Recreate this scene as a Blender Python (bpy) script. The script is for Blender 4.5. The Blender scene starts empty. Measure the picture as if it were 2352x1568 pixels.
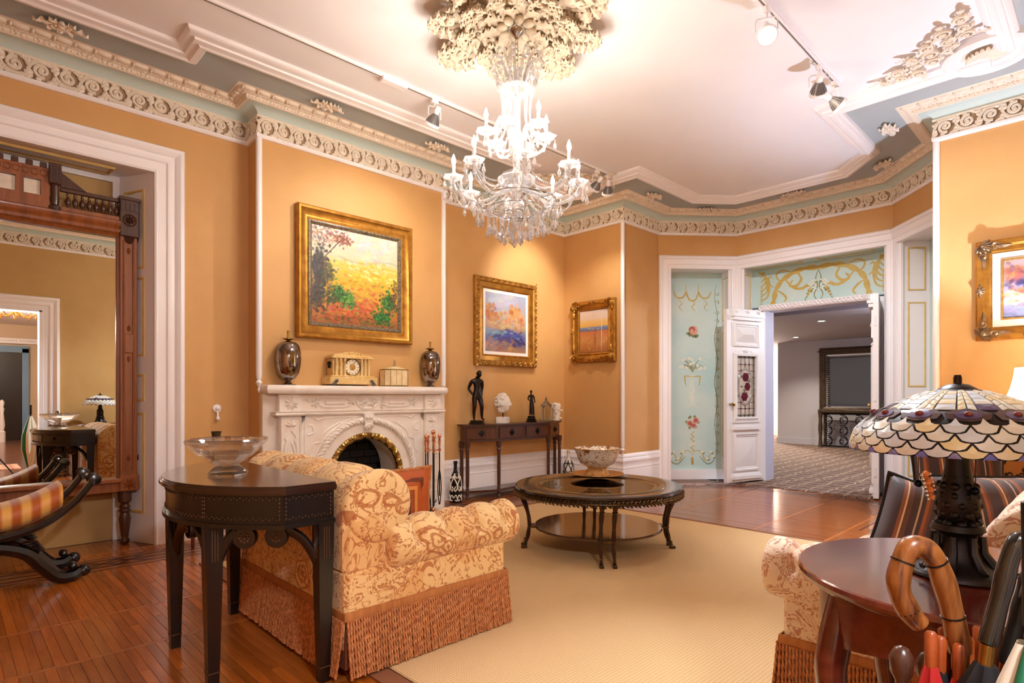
import bpy, math, random
import numpy as np
from math import pi, sin, cos, tan, atan2, sqrt, hypot, radians as rad
from mathutils import Vector as V, Matrix
C = bpy.context.scene
COL = C.collection
random.seed(7)

# ------------------------------------------------------------------ camera, world, exposure
cam_d = bpy.data.cameras.new('camera')
cam = bpy.data.objects.new('camera', cam_d)
COL.objects.link(cam)
cam_d.sensor_width = 36.0
cam_d.lens = 36.0 * 1347 / 2352
cam_d.shift_y = 126 / 2352
cam_d.clip_start = 0.02
cam.location = (0, 0, 1.10)
cam.rotation_euler = (pi / 2, 0, rad(45.9 - 90))
C.camera = cam
world = bpy.data.worlds.new('world')
C.world = world
world.use_nodes = True
world.node_tree.nodes['Background'].inputs[0].default_value = (0.75, 0.85, 1.0, 1)
world.node_tree.nodes['Background'].inputs[1].default_value = 0.25
vs = C.view_settings
vs.view_transform = 'Standard'
vs.look = 'None'
vs.gamma = 1
vs.use_curve_mapping = False
vs.exposure = 1.75
C.cycles.max_bounces = 10
C.cycles.diffuse_bounces = 6
C.cycles.transparent_max_bounces = 24
C.cycles.caustics_reflective = False
C.cycles.caustics_refractive = False
C.cycles.sample_clamp_indirect = 12.0

BULB = 168.0          # emission strength of the chandelier bulbs


def lamp(name, kind, loc, power, col=(1, .8, .6), size=.03, aim=None, cone=60, blend=.6, label=None):
    d = bpy.data.lights.new(name, kind)
    d.energy = power
    d.color = col
    if kind == 'AREA':
        d.size = size
    else:
        d.shadow_soft_size = size
    o = bpy.data.objects.new(name, d)
    COL.objects.link(o)
    o.location = loc
    if aim is not None:
        o.rotation_euler = (V(aim) - V(loc)).to_track_quat('-Z', 'Y').to_euler()
    if kind == 'SPOT':
        d.spot_size = rad(cone)
        d.spot_blend = blend
    return o


WARM = (1, .92, .82)
COOL = (.72, .84, 1.0)
ZTR = 3.42
# track spots: stem on the track, aim point, watts, colour, cone
TRACK = [((2.746, 3.70), (2.68, 4.74, 1.9), 16, WARM, 110), ((4.80, 3.70), (5.05, 4.97, 2.3), 42, WARM, 62), ((4.98, 3.70), (5.75, 4.45, 1.95), 18, WARM, 62),
         ((3.51, 1.45), (1.75, .45, .6), 130, (.86, .92, 1), 64), ((4.39, 1.45), (6.9, 2.6, 1.2), 80, (.93, .95, 1.0), 80), ((4.70, 1.45), (5.75, .45, 2.2), 11, WARM, 80)]
for (sx, sy), aim, w, c_, cone in TRACK:
    ctr = V((sx, sy, ZTR - .15))
    dr_ = (V(aim) - ctr).normalized()
    lamp('track_spot', 'SPOT', ctr + dr_ * .075, w, c_, .03, aim, cone, .9)

# ------------------------------------------------------------------ helpers


def lin(c):
    return tuple((x / 255 / 12.92) if x / 255 <= .04045 else ((x / 255 + .055) / 1.055) ** 2.4 for x in c)


def tag(o, label=None, cat=None, group=None, kind=None):
    if label:
        o['label'] = label
    if cat:
        o['category'] = cat
    if group:
        o['group'] = group
    if kind:
        o['kind'] = kind
    return o


def thing(name, label, cat, loc=(0, 0, 0), rz=0, group=None, kind=None):
    o = bpy.data.objects.new(name, None)
    o.empty_display_size = .05
    COL.objects.link(o)
    o.location = loc
    o.rotation_euler = (0, 0, rz)
    return tag(o, label, cat, group, kind)


def copy_tree(o, parent=None):
    c = o.copy()
    COL.objects.link(c)
    c.parent = parent
    for ch in [q for q in list(COL.objects) if q.parent == o]:
        copy_tree(ch, c)
    return c


class MB:
    def __init__(s):
        s.v = []
        s.f = []
        s.m = []
        s.T = None

    def add(s, vs, fs, mi=0):
        b = len(s.v)
        if s.T is not None:
            T = s.T
            vs = [tuple(T @ V(p)) for p in vs]
        s.v.extend(vs)
        s.f.extend([tuple(i + b for i in f) for f in fs])
        s.m.extend([mi] * len(fs))
        return s

    def box(s, x0, x1, y0, y1, z0, z1, mi=0):
        return s.add([(x0, y0, z0), (x1, y0, z0), (x1, y1, z0), (x0, y1, z0), (x0, y0, z1), (x1, y0, z1), (x1, y1, z1), (x0, y1, z1)],
                     [(3, 2, 1, 0), (4, 5, 6, 7), (0, 1, 5, 4), (1, 2, 6, 5), (2, 3, 7, 6), (3, 0, 4, 7)], mi)

    def bbox(s, x0, x1, y0, y1, z0, z1, b=.004, mi=0):
        """box with chamfered vertical and top/bottom edges"""
        def ring(i, z):
            return [(x0 + i, y0 + b, z), (x0 + b, y0 + i, z), (x1 - b, y0 + i, z), (x1 - i, y0 + b, z), (x1 - i, y1 - b, z), (x1 - b, y1 - i, z), (x0 + b, y1 - i, z), (x0 + i, y1 - b, z)]
        vs = ring(b, z0) + ring(0, z0 + b) + ring(0, z1 - b) + ring(b, z1)
        fs = [tuple(range(7, -1, -1)), tuple(range(24, 32))]
        for k in range(3):
            for i in range(8):
                j = (i + 1) % 8
                fs.append((k * 8 + i, k * 8 + j, k * 8 + 8 + j, k * 8 + 8 + i))
        return s.add(vs, fs, mi)

    def prism(s, poly, z0, z1, M=None, mi=0):
        n = len(poly)
        vs = [(p[0], p[1], z0) for p in poly] + [(p[0], p[1], z1) for p in poly]
        if M:
            vs = [M(*p) for p in vs]
        fs = [tuple(range(n - 1, -1, -1)), tuple(range(n, 2 * n))] + [(i, (i + 1) % n, n + (i + 1) % n, n + i) for i in range(n)]
        return s.add(vs, fs, mi)

    def quad(s, a, b, c, d, mi=0):
        return s.add([a, b, c, d], [(0, 1, 2, 3)], mi)

    def grid(s, fn, nu, nv, cu=False, cv=False, mi=0):
        vs = []
        for i in range(nu + (0 if cu else 1)):
            for j in range(nv + (0 if cv else 1)):
                vs.append(tuple(fn(i / nu, j / nv)))
        w = nv + (0 if cv else 1)
        fs = []
        for i in range(nu):
            i2 = (i + 1) % nu if cu else i + 1
            for j in range(nv):
                j2 = (j + 1) % nv if cv else j + 1
                fs.append((i * w + j, i2 * w + j, i2 * w + j2, i * w + j2))
        return s.add(vs, fs, mi)

    def lathe(s, prof, n=20, c=(0, 0, 0), mod=None, mi=0, cap=True, sx=1, sy=1):
        vs = []
        k = len(prof)
        for i, (r, z) in enumerate(prof):
            for j in range(n):
                a = 2 * pi * j / n
                rr = r * (mod(a, z) if mod else 1)
                vs.append((c[0] + rr * cos(a) * sx, c[1] + rr * sin(a) * sy, c[2] + z))
        fs = []
        for i in range(k - 1):
            for j in range(n):
                j2 = (j + 1) % n
                fs.append((i * n + j, i * n + j2, (i + 1) * n + j2, (i + 1) * n + j))
        if cap:
            fs.append(tuple(range(n - 1, -1, -1)))
            fs.append(tuple((k - 1) * n + j for j in range(n)))
        return s.add(vs, fs, mi)

    def ell(s, c, r, n=10, m=6, mi=0):
        if not hasattr(r, '__len__'):
            r = (r, r, r)
        vs = [(c[0], c[1], c[2] - r[2])]
        for i in range(1, m):
            t = -pi / 2 + pi * i / m
            for j in range(n):
                a = 2 * pi * j / n
                vs.append((c[0] + r[0] * cos(t) * cos(a), c[1] + r[1] * cos(t) * sin(a), c[2] + r[2] * sin(t)))
        vs.append((c[0], c[1], c[2] + r[2]))
        fs = [(0, 1 + (j + 1) % n, 1 + j) for j in range(n)]
        for i in range(m - 2):
            for j in range(n):
                a = 1 + i * n
                fs.append((a + j, a + (j + 1) % n, a + n + (j + 1) % n, a + n + j))
        a = 1 + (m - 2) * n
        fs += [(a + j, a + (j + 1) % n, len(vs) - 1) for j in range(n)]
        return s.add(vs, fs, mi)

    def tube(s, path, r, n=8, closed=False, flat=1.0, up=None, mi=0, twist=0):
        P = [V(p) for p in path]
        k = len(P)
        R = r if hasattr(r, '__len__') else [r] * k
        vs = []
        N = None
        for i in range(k):
            if closed:
                t = P[(i + 1) % k] - P[i - 1]
            else:
                t = P[min(i + 1, k - 1)] - P[max(i - 1, 0)]
            if t.length < 1e-9:
                t = V((0, 0, 1))
            t.normalize()
            if up is not None:
                N = V(up) - t * V(up).dot(t)
            elif N is None:
                N = t.orthogonal()
            else:
                N = N - t * N.dot(t)
            if N.length < 1e-6:
                N = t.orthogonal()
            N.normalize()
            B = t.cross(N)
            for j in range(n):
                a = 2 * pi * j / n + twist * i
                vs.append(tuple(P[i] + N * (cos(a) * R[i] * flat) + B * (sin(a) * R[i])))
        fs = []
        for i in range(k if closed else k - 1):
            i2 = (i + 1) % k
            for j in range(n):
                fs.append((i * n + j, i * n + (j + 1) % n, i2 * n + (j + 1) % n, i2 * n + j))
        if not closed:
            fs.append(tuple(range(n - 1, -1, -1)))
            fs.append(tuple((k - 1) * n + j for j in range(n)))
        return s.add(vs, fs, mi)

    def sweep(s, prof, path, closed=False, M=None, mi=0, cap=True, pclosed=False):
        """profile (offset to the left of travel, height) swept along a mitred 2-D path"""
        M = M or (lambda a, b, w: (a, b, w))
        k = len(path)
        vs = []
        for i in range(k):
            p = path[i]
            def nrm(a, b):
                d = hypot(b[0] - a[0], b[1] - a[1])
                return (-(b[1] - a[1]) / d, (b[0] - a[0]) / d)
            n1 = nrm(path[i - 1], p) if (closed or i > 0) else None
            n2 = nrm(p, path[(i + 1) % k]) if (closed or i < k - 1) else None
            n1 = n1 or n2
            n2 = n2 or n1
            q = 1 + n1[0] * n2[0] + n1[1] * n2[1]
            m = ((n1[0] + n2[0]) / q, (n1[1] + n2[1]) / q)
            for (o, w) in prof:
                vs.append(M(p[0] + m[0] * o, p[1] + m[1] * o, w))
        h = len(prof)
        fs = []
        for i in range(k if closed else k - 1):
            i2 = (i + 1) % k
            for j in range(h if pclosed else h - 1):
                j2 = (j + 1) % h
                fs.append((i * h + j, i2 * h + j, i2 * h + j2, i * h + j2))
        if not closed and cap:
            fs.append(tuple(range(h)))
            fs.append(tuple((k - 1) * h + j for j in range(h - 1, -1, -1)))
        return s.add(vs, fs, mi)

    def mesh(s, name, mats, smooth=40):
        me = bpy.data.meshes.new(name)
        me.from_pydata(s.v, [], s.f)
        if not isinstance(mats, (list, tuple)):
            mats = [mats]
        for m in mats:
            me.materials.append(m)
        if len(mats) > 1:
            me.polygons.foreach_set('material_index', s.m)
        if smooth:
            me.polygons.foreach_set('use_smooth', [True] * len(me.polygons))
            me.set_sharp_from_angle(angle=rad(smooth))
        me.update()
        return me

    def build(s, name, mats, parent=None, smooth=40, kind=None, label=None):
        return put(name, s.mesh(name, mats, smooth), parent, kind=kind, label=label)


def put(name, me, parent=None, loc=None, rot=None, scale=None, kind=None, label=None):
    o = bpy.data.objects.new(name, me)
    COL.objects.link(o)
    o.parent = parent
    if loc is not None:
        o.location = loc
    if rot is not None:
        o.rotation_euler = rot
    if scale is not None:
        o.scale = scale if hasattr(scale, '__len__') else (scale,) * 3
    return tag(o, label=label, kind=kind)


def struct(name, mb, mats, smooth=40):
    return mb.build(name, mats, None, smooth, kind='structure')


def plane(o, a, b, w):
    """map (a,b,w) to world: origin + a*A + b*B + w*W"""
    o, a, b, w = V(o), V(a), V(b), V(w)
    return lambda p, q, r: tuple(o + a * p + b * q + w * r)


def rect(a0, a1, b0, b1):
    return [(a0, b0), (a1, b0), (a1, b1), (a0, b1)]


def catmull(P, n=6, closed=False):
    out = []
    k = len(P)
    P = [V(p) for p in P]
    rng = range(k if closed else k - 1)
    for i in rng:
        p0 = P[i - 1] if (closed or i > 0) else P[i]
        p1 = P[i]
        p2 = P[(i + 1) % k]
        p3 = P[(i + 2) % k] if (closed or i + 2 < k) else p2
        for j in range(n):
            t = j / n
            out.append(.5 * ((2 * p1) + (p2 - p0) * t + (2 * p0 - 5 * p1 + 4 * p2 - p3) * t * t + (3 * p1 - p0 - 3 * p2 + p3) * t ** 3))
    if not closed:
        out.append(P[-1])
    return out


# ------------------------------------------------------------------ materials
def newmat(name):
    m = bpy.data.materials.new(name)
    m.use_nodes = True
    nt = m.node_tree
    return m, nt, nt.nodes['Principled BSDF']


def node(nt, t, **kw):
    n = nt.nodes.new('ShaderNode' + t)
    for k, v in kw.items():
        setattr(n, k, v)
    return n


def coord(nt, scale=(1, 1, 1), rot=(0, 0, 0), kind='Object'):
    tc = node(nt, 'TexCoord')
    mp = node(nt, 'Mapping')
    mp.inputs['Scale'].default_value = scale
    mp.inputs['Rotation'].default_value = rot
    nt.links.new(tc.outputs[kind], mp.inputs[0])
    return mp.outputs[0]


def ramp(nt, fac, stops):
    r = node(nt, 'ValToRGB')
    el = r.color_ramp.elements
    while len(el) < len(stops):
        el.new(.5)
    for e, (p, c) in zip(el, stops):
        e.position = p
        e.color = (*lin(c), 1)
    nt.links.new(fac, r.inputs[0])
    return r.outputs[0]


def noise(nt, vec, scale, detail=3, rough=.5, dist=0):
    n = node(nt, 'TexNoise')
    n.inputs['Scale'].default_value = scale
    n.inputs['Detail'].default_value = detail
    n.inputs['Roughness'].default_value = rough
    n.inputs['Distortion'].default_value = dist
    nt.links.new(vec, n.inputs['Vector'])
    return n.outputs[0]


def math_n(nt, op, a, b=None):
    n = node(nt, 'Math', operation=op)
    for i, x in enumerate((a, b)):
        if x is None:
            continue
        if isinstance(x, (int, float)):
            n.inputs[i].default_value = x
        else:
            nt.links.new(x, n.inputs[i])
    return n.outputs[0]


def mix_n(nt, fac, a, b):
    n = node(nt, 'Mix', data_type='RGBA')
    for i, x in ((0, fac), (6, a), (7, b)):
        if isinstance(x, (int, float)):
            n.inputs[i].default_value = x
        elif isinstance(x, tuple):
            n.inputs[i].default_value = (*lin(x), 1)
        else:
            nt.links.new(x, n.inputs[i])
    return n.outputs[2]


def add_bump(nt, bs, h, strength=.3, dist=.01):
    b = node(nt, 'Bump')
    b.inputs['Strength'].default_value = strength
    b.inputs['Distance'].default_value = dist
    nt.links.new(h, b.inputs['Height'])
    nt.links.new(b.outputs[0], bs.inputs['Normal'])


def pm(name, c, rough=.5, metal=0, c2=None, vs=6, bump=0, bs=60, coat=0, stretch=(1, 1, 1), dist=0, spec=None):
    m, nt, b = newmat(name)
    b.inputs['Base Color'].default_value = (*lin(c), 1)
    b.inputs['Roughness'].default_value = rough
    b.inputs['Metallic'].default_value = metal
    if spec is not None:
        b.inputs['Specular IOR Level'].default_value = spec
    if coat:
        b.inputs['Coat Weight'].default_value = coat
        b.inputs['Coat Roughness'].default_value = .08
    if c2 or bump:
        v = coord(nt, stretch)
    if c2:
        f = noise(nt, v, vs, 4, .55, dist)
        nt.links.new(ramp(nt, f, [(.3, c), (.7, c2)]), b.inputs['Base Color'])
    if bump:
        add_bump(nt, b, noise(nt, v, bs, 3), bump, .004)
    return m


def wood(name, c, c2, rough=.3, axis=0, scale=9, coat=.3, rnd=0):
    m, nt, b = newmat(name)
    st = [1, 1, 1]
    st[axis] = .08
    v = coord(nt, tuple(st))
    if rnd:
        oi = node(nt, 'ObjectInfo')
        vm = node(nt, 'VectorMath', operation='ADD')
        cb = node(nt, 'CombineXYZ')
        nt.links.new(math_n(nt, 'MULTIPLY', oi.outputs['Random'], 37.0), cb.inputs[0])
        nt.links.new(v, vm.inputs[0])
        nt.links.new(cb.outputs[0], vm.inputs[1])
        v = vm.outputs[0]
    f = noise(nt, v, scale * 4, 5, .6, .6)
    col = ramp(nt, f, [(.28, c), (.72, c2)])
    if rnd:
        k = math_n(nt, 'ADD', math_n(nt, 'MULTIPLY', oi.outputs['Random'], rnd), 1 - rnd / 2)
        h = node(nt, 'HueSaturation')
        nt.links.new(k, h.inputs['Value'])
        nt.links.new(col, h.inputs['Color'])
        col = h.outputs[0]
    nt.links.new(col, b.inputs['Base Color'])
    b.inputs['Roughness'].default_value = rough
    if coat:
        b.inputs['Coat Weight'].default_value = coat
        b.inputs['Coat Roughness'].default_value = .12
    add_bump(nt, b, f, .08, .002)
    return m


def emis(name, c, s):
    m, nt, b = newmat(name)
    b.inputs['Base Color'].default_value = (*lin(c), 1)
    b.inputs['Emission Color'].default_value = (*lin(c), 1)
    b.inputs['Emission Strength'].default_value = s
    return m


def paisley(name, ground, ink, ink2, scale=9.0, rough=.75):
    """printed upholstery: ringed drops, vines and dots in two inks on a pale ground"""
    m, nt, b = newmat(name)
    v = coord(nt)
    nz = node(nt, 'TexNoise')
    nz.inputs['Scale'].default_value = scale * .8
    nz.inputs['Detail'].default_value = 2
    nt.links.new(v, nz.inputs['Vector'])
    vm = node(nt, 'VectorMath', operation='SCALE')
    vm.inputs['Scale'].default_value = .16
    nt.links.new(nz.outputs['Color'], vm.inputs[0])
    va = node(nt, 'VectorMath', operation='ADD')
    nt.links.new(v, va.inputs[0])
    nt.links.new(vm.outputs[0], va.inputs[1])
    vo = node(nt, 'TexVoronoi', feature='F1')
    vo.inputs['Scale'].default_value = scale
    nt.links.new(va.outputs[0], vo.inputs['Vector'])
    d = vo.outputs['Distance']
    s = math_n(nt, 'SINE', math_n(nt, 'MULTIPLY', d, 46.0))
    inside = math_n(nt, 'LESS_THAN', d, .36)
    rings = math_n(nt, 'MULTIPLY', math_n(nt, 'GREATER_THAN', s, .25), inside)
    n2 = noise(nt, va.outputs[0], scale * 2.2, 3, .6, 1.5)
    vine = math_n(nt, 'LESS_THAN', math_n(nt, 'ABSOLUTE', math_n(nt, 'SUBTRACT', n2, .5)), .024)
    vo2 = node(nt, 'TexVoronoi', feature='F1')
    vo2.inputs['Scale'].default_value = scale * 7
    nt.links.new(va.outputs[0], vo2.inputs['Vector'])
    dots = math_n(nt, 'MULTIPLY', math_n(nt, 'LESS_THAN', vo2.outputs['Distance'], .26), math_n(nt, 'GREATER_THAN', n2, .52))
    patch = math_n(nt, 'MULTIPLY', math_n(nt, 'GREATER_THAN', noise(nt, v, scale * .55, 2), .56), .45)
    c = mix_n(nt, patch, ground, ink2)
    c = mix_n(nt, math_n(nt, 'MULTIPLY', rings, .75), c, ink)
    c = mix_n(nt, math_n(nt, 'MULTIPLY', math_n(nt, 'MAXIMUM', vine, dots), .8), c, ink)
    nt.links.new(c, b.inputs['Base Color'])
    b.inputs['Roughness'].default_value = rough
    b.inputs['Sheen Weight'].default_value = .25
    add_bump(nt, b, noise(nt, v, 500, 2), .15, .002)
    return m


def crystal(name, tint=(255, 255, 255), clear=.55, rough=.02, milk=.0):
    """cut glass: part of the light passes straight through, the rest is mirrored by facets"""
    m, nt, b = newmat(name)
    tr = node(nt, 'BsdfTransparent')
    tr.inputs[0].default_value = (*lin(tint), 1)
    gl = node(nt, 'BsdfGlossy')
    gl.inputs['Roughness'].default_value = rough
    gl.inputs['Color'].default_value = (*lin(tint), 1)
    fr = node(nt, 'Fresnel')
    fr.inputs['IOR'].default_value = 1.55
    mx = node(nt, 'MixShader')
    nt.links.new(math_n(nt, 'ADD', math_n(nt, 'MULTIPLY', fr.outputs[0], .9), 1 - clear - .15), mx.inputs[0])
    nt.links.new(tr.outputs[0], mx.inputs[1])
    nt.links.new(gl.outputs[0], mx.inputs[2])
    out = mx.outputs[0]
    if milk:                       # white mixed in to imitate sparkle from the many small bevels
        df, tl, m2, m3 = node(nt, 'BsdfDiffuse'), node(nt, 'BsdfTranslucent'), node(nt, 'MixShader'), node(nt, 'MixShader')
        nt.links.new(df.outputs[0], m2.inputs[1])
        nt.links.new(tl.outputs[0], m2.inputs[2])
        df.inputs[0].default_value = tl.inputs[0].default_value = (.95, .95, .96, 1)
        m3.inputs[0].default_value = milk
        nt.links.new(out, m3.inputs[1])
        nt.links.new(m2.outputs[0], m3.inputs[2])
        out = m3.outputs[0]
    nt.links.new(out, nt.nodes['Material Output'].inputs[0])
    return m


def glass(name, tint=(255, 255, 255), rough=0.0, ior=1.5):
    m, nt, b = newmat(name)
    b.inputs['Base Color'].default_value = (*lin(tint), 1)
    b.inputs['Transmission Weight'].default_value = 1
    b.inputs['Roughness'].default_value = rough
    b.inputs['IOR'].default_value = ior
    return m


def vcol(name, rough=.5, coat=0):
    m, nt, b = newmat(name)
    a = node(nt, 'Attribute', attribute_name='Col')
    nt.links.new(a.outputs[0], b.inputs['Base Color'])
    b.inputs['Roughness'].default_value = rough
    b.inputs['Coat Weight'].default_value = coat
    return m


WALL = pm('golden_wall_paint', (209, 162, 102), .62, c2=(203, 155, 95), vs=3, bump=.12, bs=220)
WALLOLD = pm('olive_gold_wall_paint', (196, 158, 98), .6, c2=(188, 148, 88), vs=3)
CEIL = pm('ceiling_paint', (240, 238, 242), .75, c2=(237, 234, 238), vs=2)
WHITE = pm('white_gloss_trim', (242, 238, 240), .38)
CREAM = pm('cream_plaster', (238, 226, 210), .6, c2=(228, 214, 196), vs=25)
GROUND = pm('glazed_brown_ground', (176, 148, 120), .7)
BLUE = pm('pale_blue_paint', (196, 212, 208), .6)
SOFF = pm('dimmed_blue_paint', (170, 180, 184), .6)  # greyer copy of the pale blue, with the soffit's dim light painted in
GILT = pm('gilt_line_paint', (214, 176, 92), .45, c2=(226, 200, 130), vs=12)
GOLD = pm('antique_gold', (196, 142, 58), .34, .75, c2=(150, 100, 36), vs=14)
GOLDL = pm('bright_gold', (214, 176, 100), .35, .7, c2=(170, 120, 56), vs=30)
BRASS = pm('brass', (190, 158, 92), .28, 1, c2=(150, 118, 60), vs=9)
COPPER = pm('polished_copper', (238, 176, 140), .16, 1)
BLACKM = pm('black_iron', (16, 15, 15), .42, .3)
BRONZE = pm('dark_bronze', (44, 32, 26), .34, .55, c2=(28, 20, 17), vs=12)
MARBLE = pm('white_marble', (242, 236, 230), .28, c2=(232, 220, 208), vs=4, dist=2)
DARKW = wood('black_stained_wood', (13, 10, 12), (22, 16, 17), .28, 2, 6, .35)
MAHOG = wood('mahogany', (84, 30, 20), (116, 50, 32), .15, 0, 6, .6)
WALNUT = wood('walnut', (112, 58, 28), (156, 90, 44), .34, 2, 7, .35)
WALDARK = wood('dark_walnut', (58, 30, 20), (82, 44, 28), .3, 2, 7, .4)
PLANKM = wood('oak_floor_plank', (148, 76, 18), (194, 108, 34), .24, 1, 7, .3, rnd=.5)
STRIPM = wood('light_oak_strip', (168, 92, 34), (186, 108, 44), .3, 0, 9, .3)
INLAY = wood('dark_walnut_inlay', (70, 30, 14), (86, 40, 20), .3, 0, 9, .3)
MIRROR = pm('silvered_glass', (232, 232, 228), .0, 1)
# ================================================================== SHELL
ZC = 3.43
PERIM = [(5.75, -.12), (5.75, 1.01), (6.53, 1.01), (7.3, 1.67), (7.3, 3.4), (6.53, 4.06), (5.75, 4.06), (5.75, 4.97),
         (3.62, 4.97), (3.62, 4.74), (1.8, 4.74), (1.8, 4.97), (-1.0, 4.97), (-1.0, -.12)]


def wallseg(name, pts, z0=0, z1=ZC, t=.12, mat=None):
    mb = MB()
    mb.sweep([(0, z0), (0, z1), (-t, z1), (-t, z0)], pts, pclosed=True)
    return struct(name, mb, mat or WALL, 30)


# --- floor: slab, planks, strips and inlays
fl = MB().box(-1.05, 7.2, -.12, 5.4, -.1, -.0015).build('floor', wood('floor_joint', (92, 46, 16), (110, 58, 22), .4, 1, 7, .1), None, 0, 'structure')
PW = .039
bands = [(-.12, 1.535), (1.56, 2.085), (2.11, 2.985), (3.01, 3.535), (3.56, 4.46), (4.80, 4.97), (4.972, 5.345)]
pool = {}
stuffmb = MB()
npl = 0
rs = random.Random(3)


def inroom(x, y0, y1):
    if x < 5.75:
        return True
    if y0 < 1.01 or y1 > 4.06:
        return False
    return x < 7.1


for bi, (y0, y1) in enumerate(bands):
    x = -1.0
    while x < 7.15:
        yy0, yy1 = y0, y1
        if bi == 6:
            yy1 = y1 if -.35 < x < .92 else (y0 + .3 if -.45 < x < 1.02 else y0)
        if x > 5.7:
            yy0, yy1 = max(y0, 1.03), min(y1, 4.04)
            if x > 6.47:
                k = (x + .06 - 6.53) * .857
                yy0, yy1 = max(yy0, 1.03 + k), min(yy1, 4.04 - k)
        if yy1 - yy0 > .05:
            near = x < 1.32 and y1 > 2.0 and y0 > 1.5 and x > -.3
            # boards are laid in lengths, so some have a butt joint
            cut = rs.random() < .35
            ys = [yy0, yy1] if not cut else [yy0, yy0 + (yy1 - yy0) * rs.uniform(.25, .75), yy1]
            for a, b in zip(ys, ys[1:]):
                z = rs.uniform(-.0006, .0006)
                if near and npl < 296:
                    key = (round(b - a, 2))
                    if key not in pool:
                        pool[key] = MB().bbox(.0004, PW - .0004, .0004, b - a - .0004, -.006, 0, .0008).mesh('plank', PLANKM, 0)
                    put('plank', pool[key], fl, (x, a, z))
                    npl += 1
                else:
                    stuffmb.box(x + .0006, x + PW - .0006, a + .0006, b - .0006, -.006, z)
        x += PW
stuffmb.build('plank_field', wood('oak_floor_field', (140, 72, 22), (174, 98, 38), .24, 1, 7, .35), fl, 0, kind='stuff')
for y in (1.5475, 2.0975, 2.9975, 3.5475):
    MB().box(-1, 6.5 if 1.1 < y < 3.9 else 5.75, y - .011, y + .011, -.006, .0005).build('floor_strip', STRIPM, fl, 0)
# border along the fireplace wall: light ground with three dark bands and woven knots
MB().box(-1, 5.75, 4.461, 4.799, -.006, -.0005).build('border_ground', wood('oak_border', (150, 84, 32), (172, 100, 42), .3, 0, 8, .3), fl, 0)
for y, w in ((4.475, .007), (4.55, .016), (4.64, .016), (4.73, .016), (4.79, .006)):
    MB().box(-1, 5.72, y - w, y + w, -.006, .0008).build('inlay_band', INLAY, fl, 0)
knot = MB()
for s in (-1, 1):
    for k in (-1, 0, 1):
        P = [(k * .16 - .09, -s * .085), (k * .16 + .09, s * .085)]
        knot.sweep([(-.012, 0), (-.012, .0016), (.012, .0016), (.012, 0)], P)
knm = knot.mesh('inlay_knot', INLAY, 0)
for x in (.75, 2.4, 3.6, 4.75):
    put('inlay_knot', knm, fl, (x, 4.64, 0))
# border inside the bay
bp = [(5.4, 1.33), (6.4, 1.33), (6.98, 1.83), (6.98, 3.24), (6.4, 3.74), (5.4, 3.74)]
for o, w in ((0, .016), (.07, .016), (-.06, .007), (.14, .007)):
    MB().sweep([(o - w, 0), (o - w, .0009), (o + w, .0009), (o + w, 0)], bp).build('inlay_band', INLAY, fl, 0)
for i, (x, y) in enumerate(bp[1:5]):
    a = [0.36, 1.14, 2.0, 2.78][i]
    for s in (-1, 1):
        put('inlay_knot', knm, fl, (x + cos(a) * .12 * s, y + sin(a) * .12 * s, .0002 + .0003 * (s > 0)), (0, 0, a))
put('inlay_knot', knm, fl, (6.98, 2.55, .0002), (0, 0, pi / 2))

# --- ceiling
ce = MB().prism([(-1.1, -.2), (5.9, -.2), (5.9, .95), (6.6, .95), (7.42, 1.6), (7.42, 3.5), (6.6, 4.15), (5.9, 4.15), (5.9, 5.1), (-1.1, 5.1)], ZC, ZC + .1)
struct('ceiling', ce, CEIL, 0)
MB().sweep([(.22, ZC - .006), (.22, ZC + .001), (.6, ZC + .001), (.6, ZC - .006)], PERIM, True, pclosed=True).build('trim_2', SOFF, None, 20, 'structure')

# --- walls
wl = MB()
wl.box(1.15, 1.8, 4.97, 5.1, 0, ZC).box(-.55, 1.15, 4.97, 5.1, 2.80, ZC).box(-1.1, -.55, 4.97, 5.1, 0, ZC)
struct('wall_left', wl, WALL, 0)
struct('wall_chimney', MB().box(1.8, 2.25, 4.74, 5.1, 0, ZC).box(3.19, 3.62, 4.74, 5.1, 0, ZC).box(2.25, 3.19, 4.74, 5.1, .9, ZC), WALL, 0)
wallseg('wall_left_far', [(5.75, 4.97), (3.62, 4.97)])
wallseg('wall_back_left', [(6.53, 4.06), (5.75, 4.06), (5.75, 5.09)], t=.1)
wallseg('wall_back_right', [(5.75, -.24), (5.75, 1.01), (6.53, 1.01)], t=.1)
wallseg('wall_bay', [(6.53, 1.01), (7.3, 1.67), (7.3, 3.4), (6.53, 4.06)], 2.76, ZC, .1)
wallseg('wall_near', [(-1.0, 5.1), (-1.0, -.12)])
wr = MB()
wr.box(.977, 5.85, -.3, -.12, 0, ZC).box(-.8, .977, -.3, -.12, 2.28, ZC).box(-1.1, -.8, -.3, -.12, 0, ZC)
struct('wall_right', wr, WALLOLD, 0)

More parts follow.
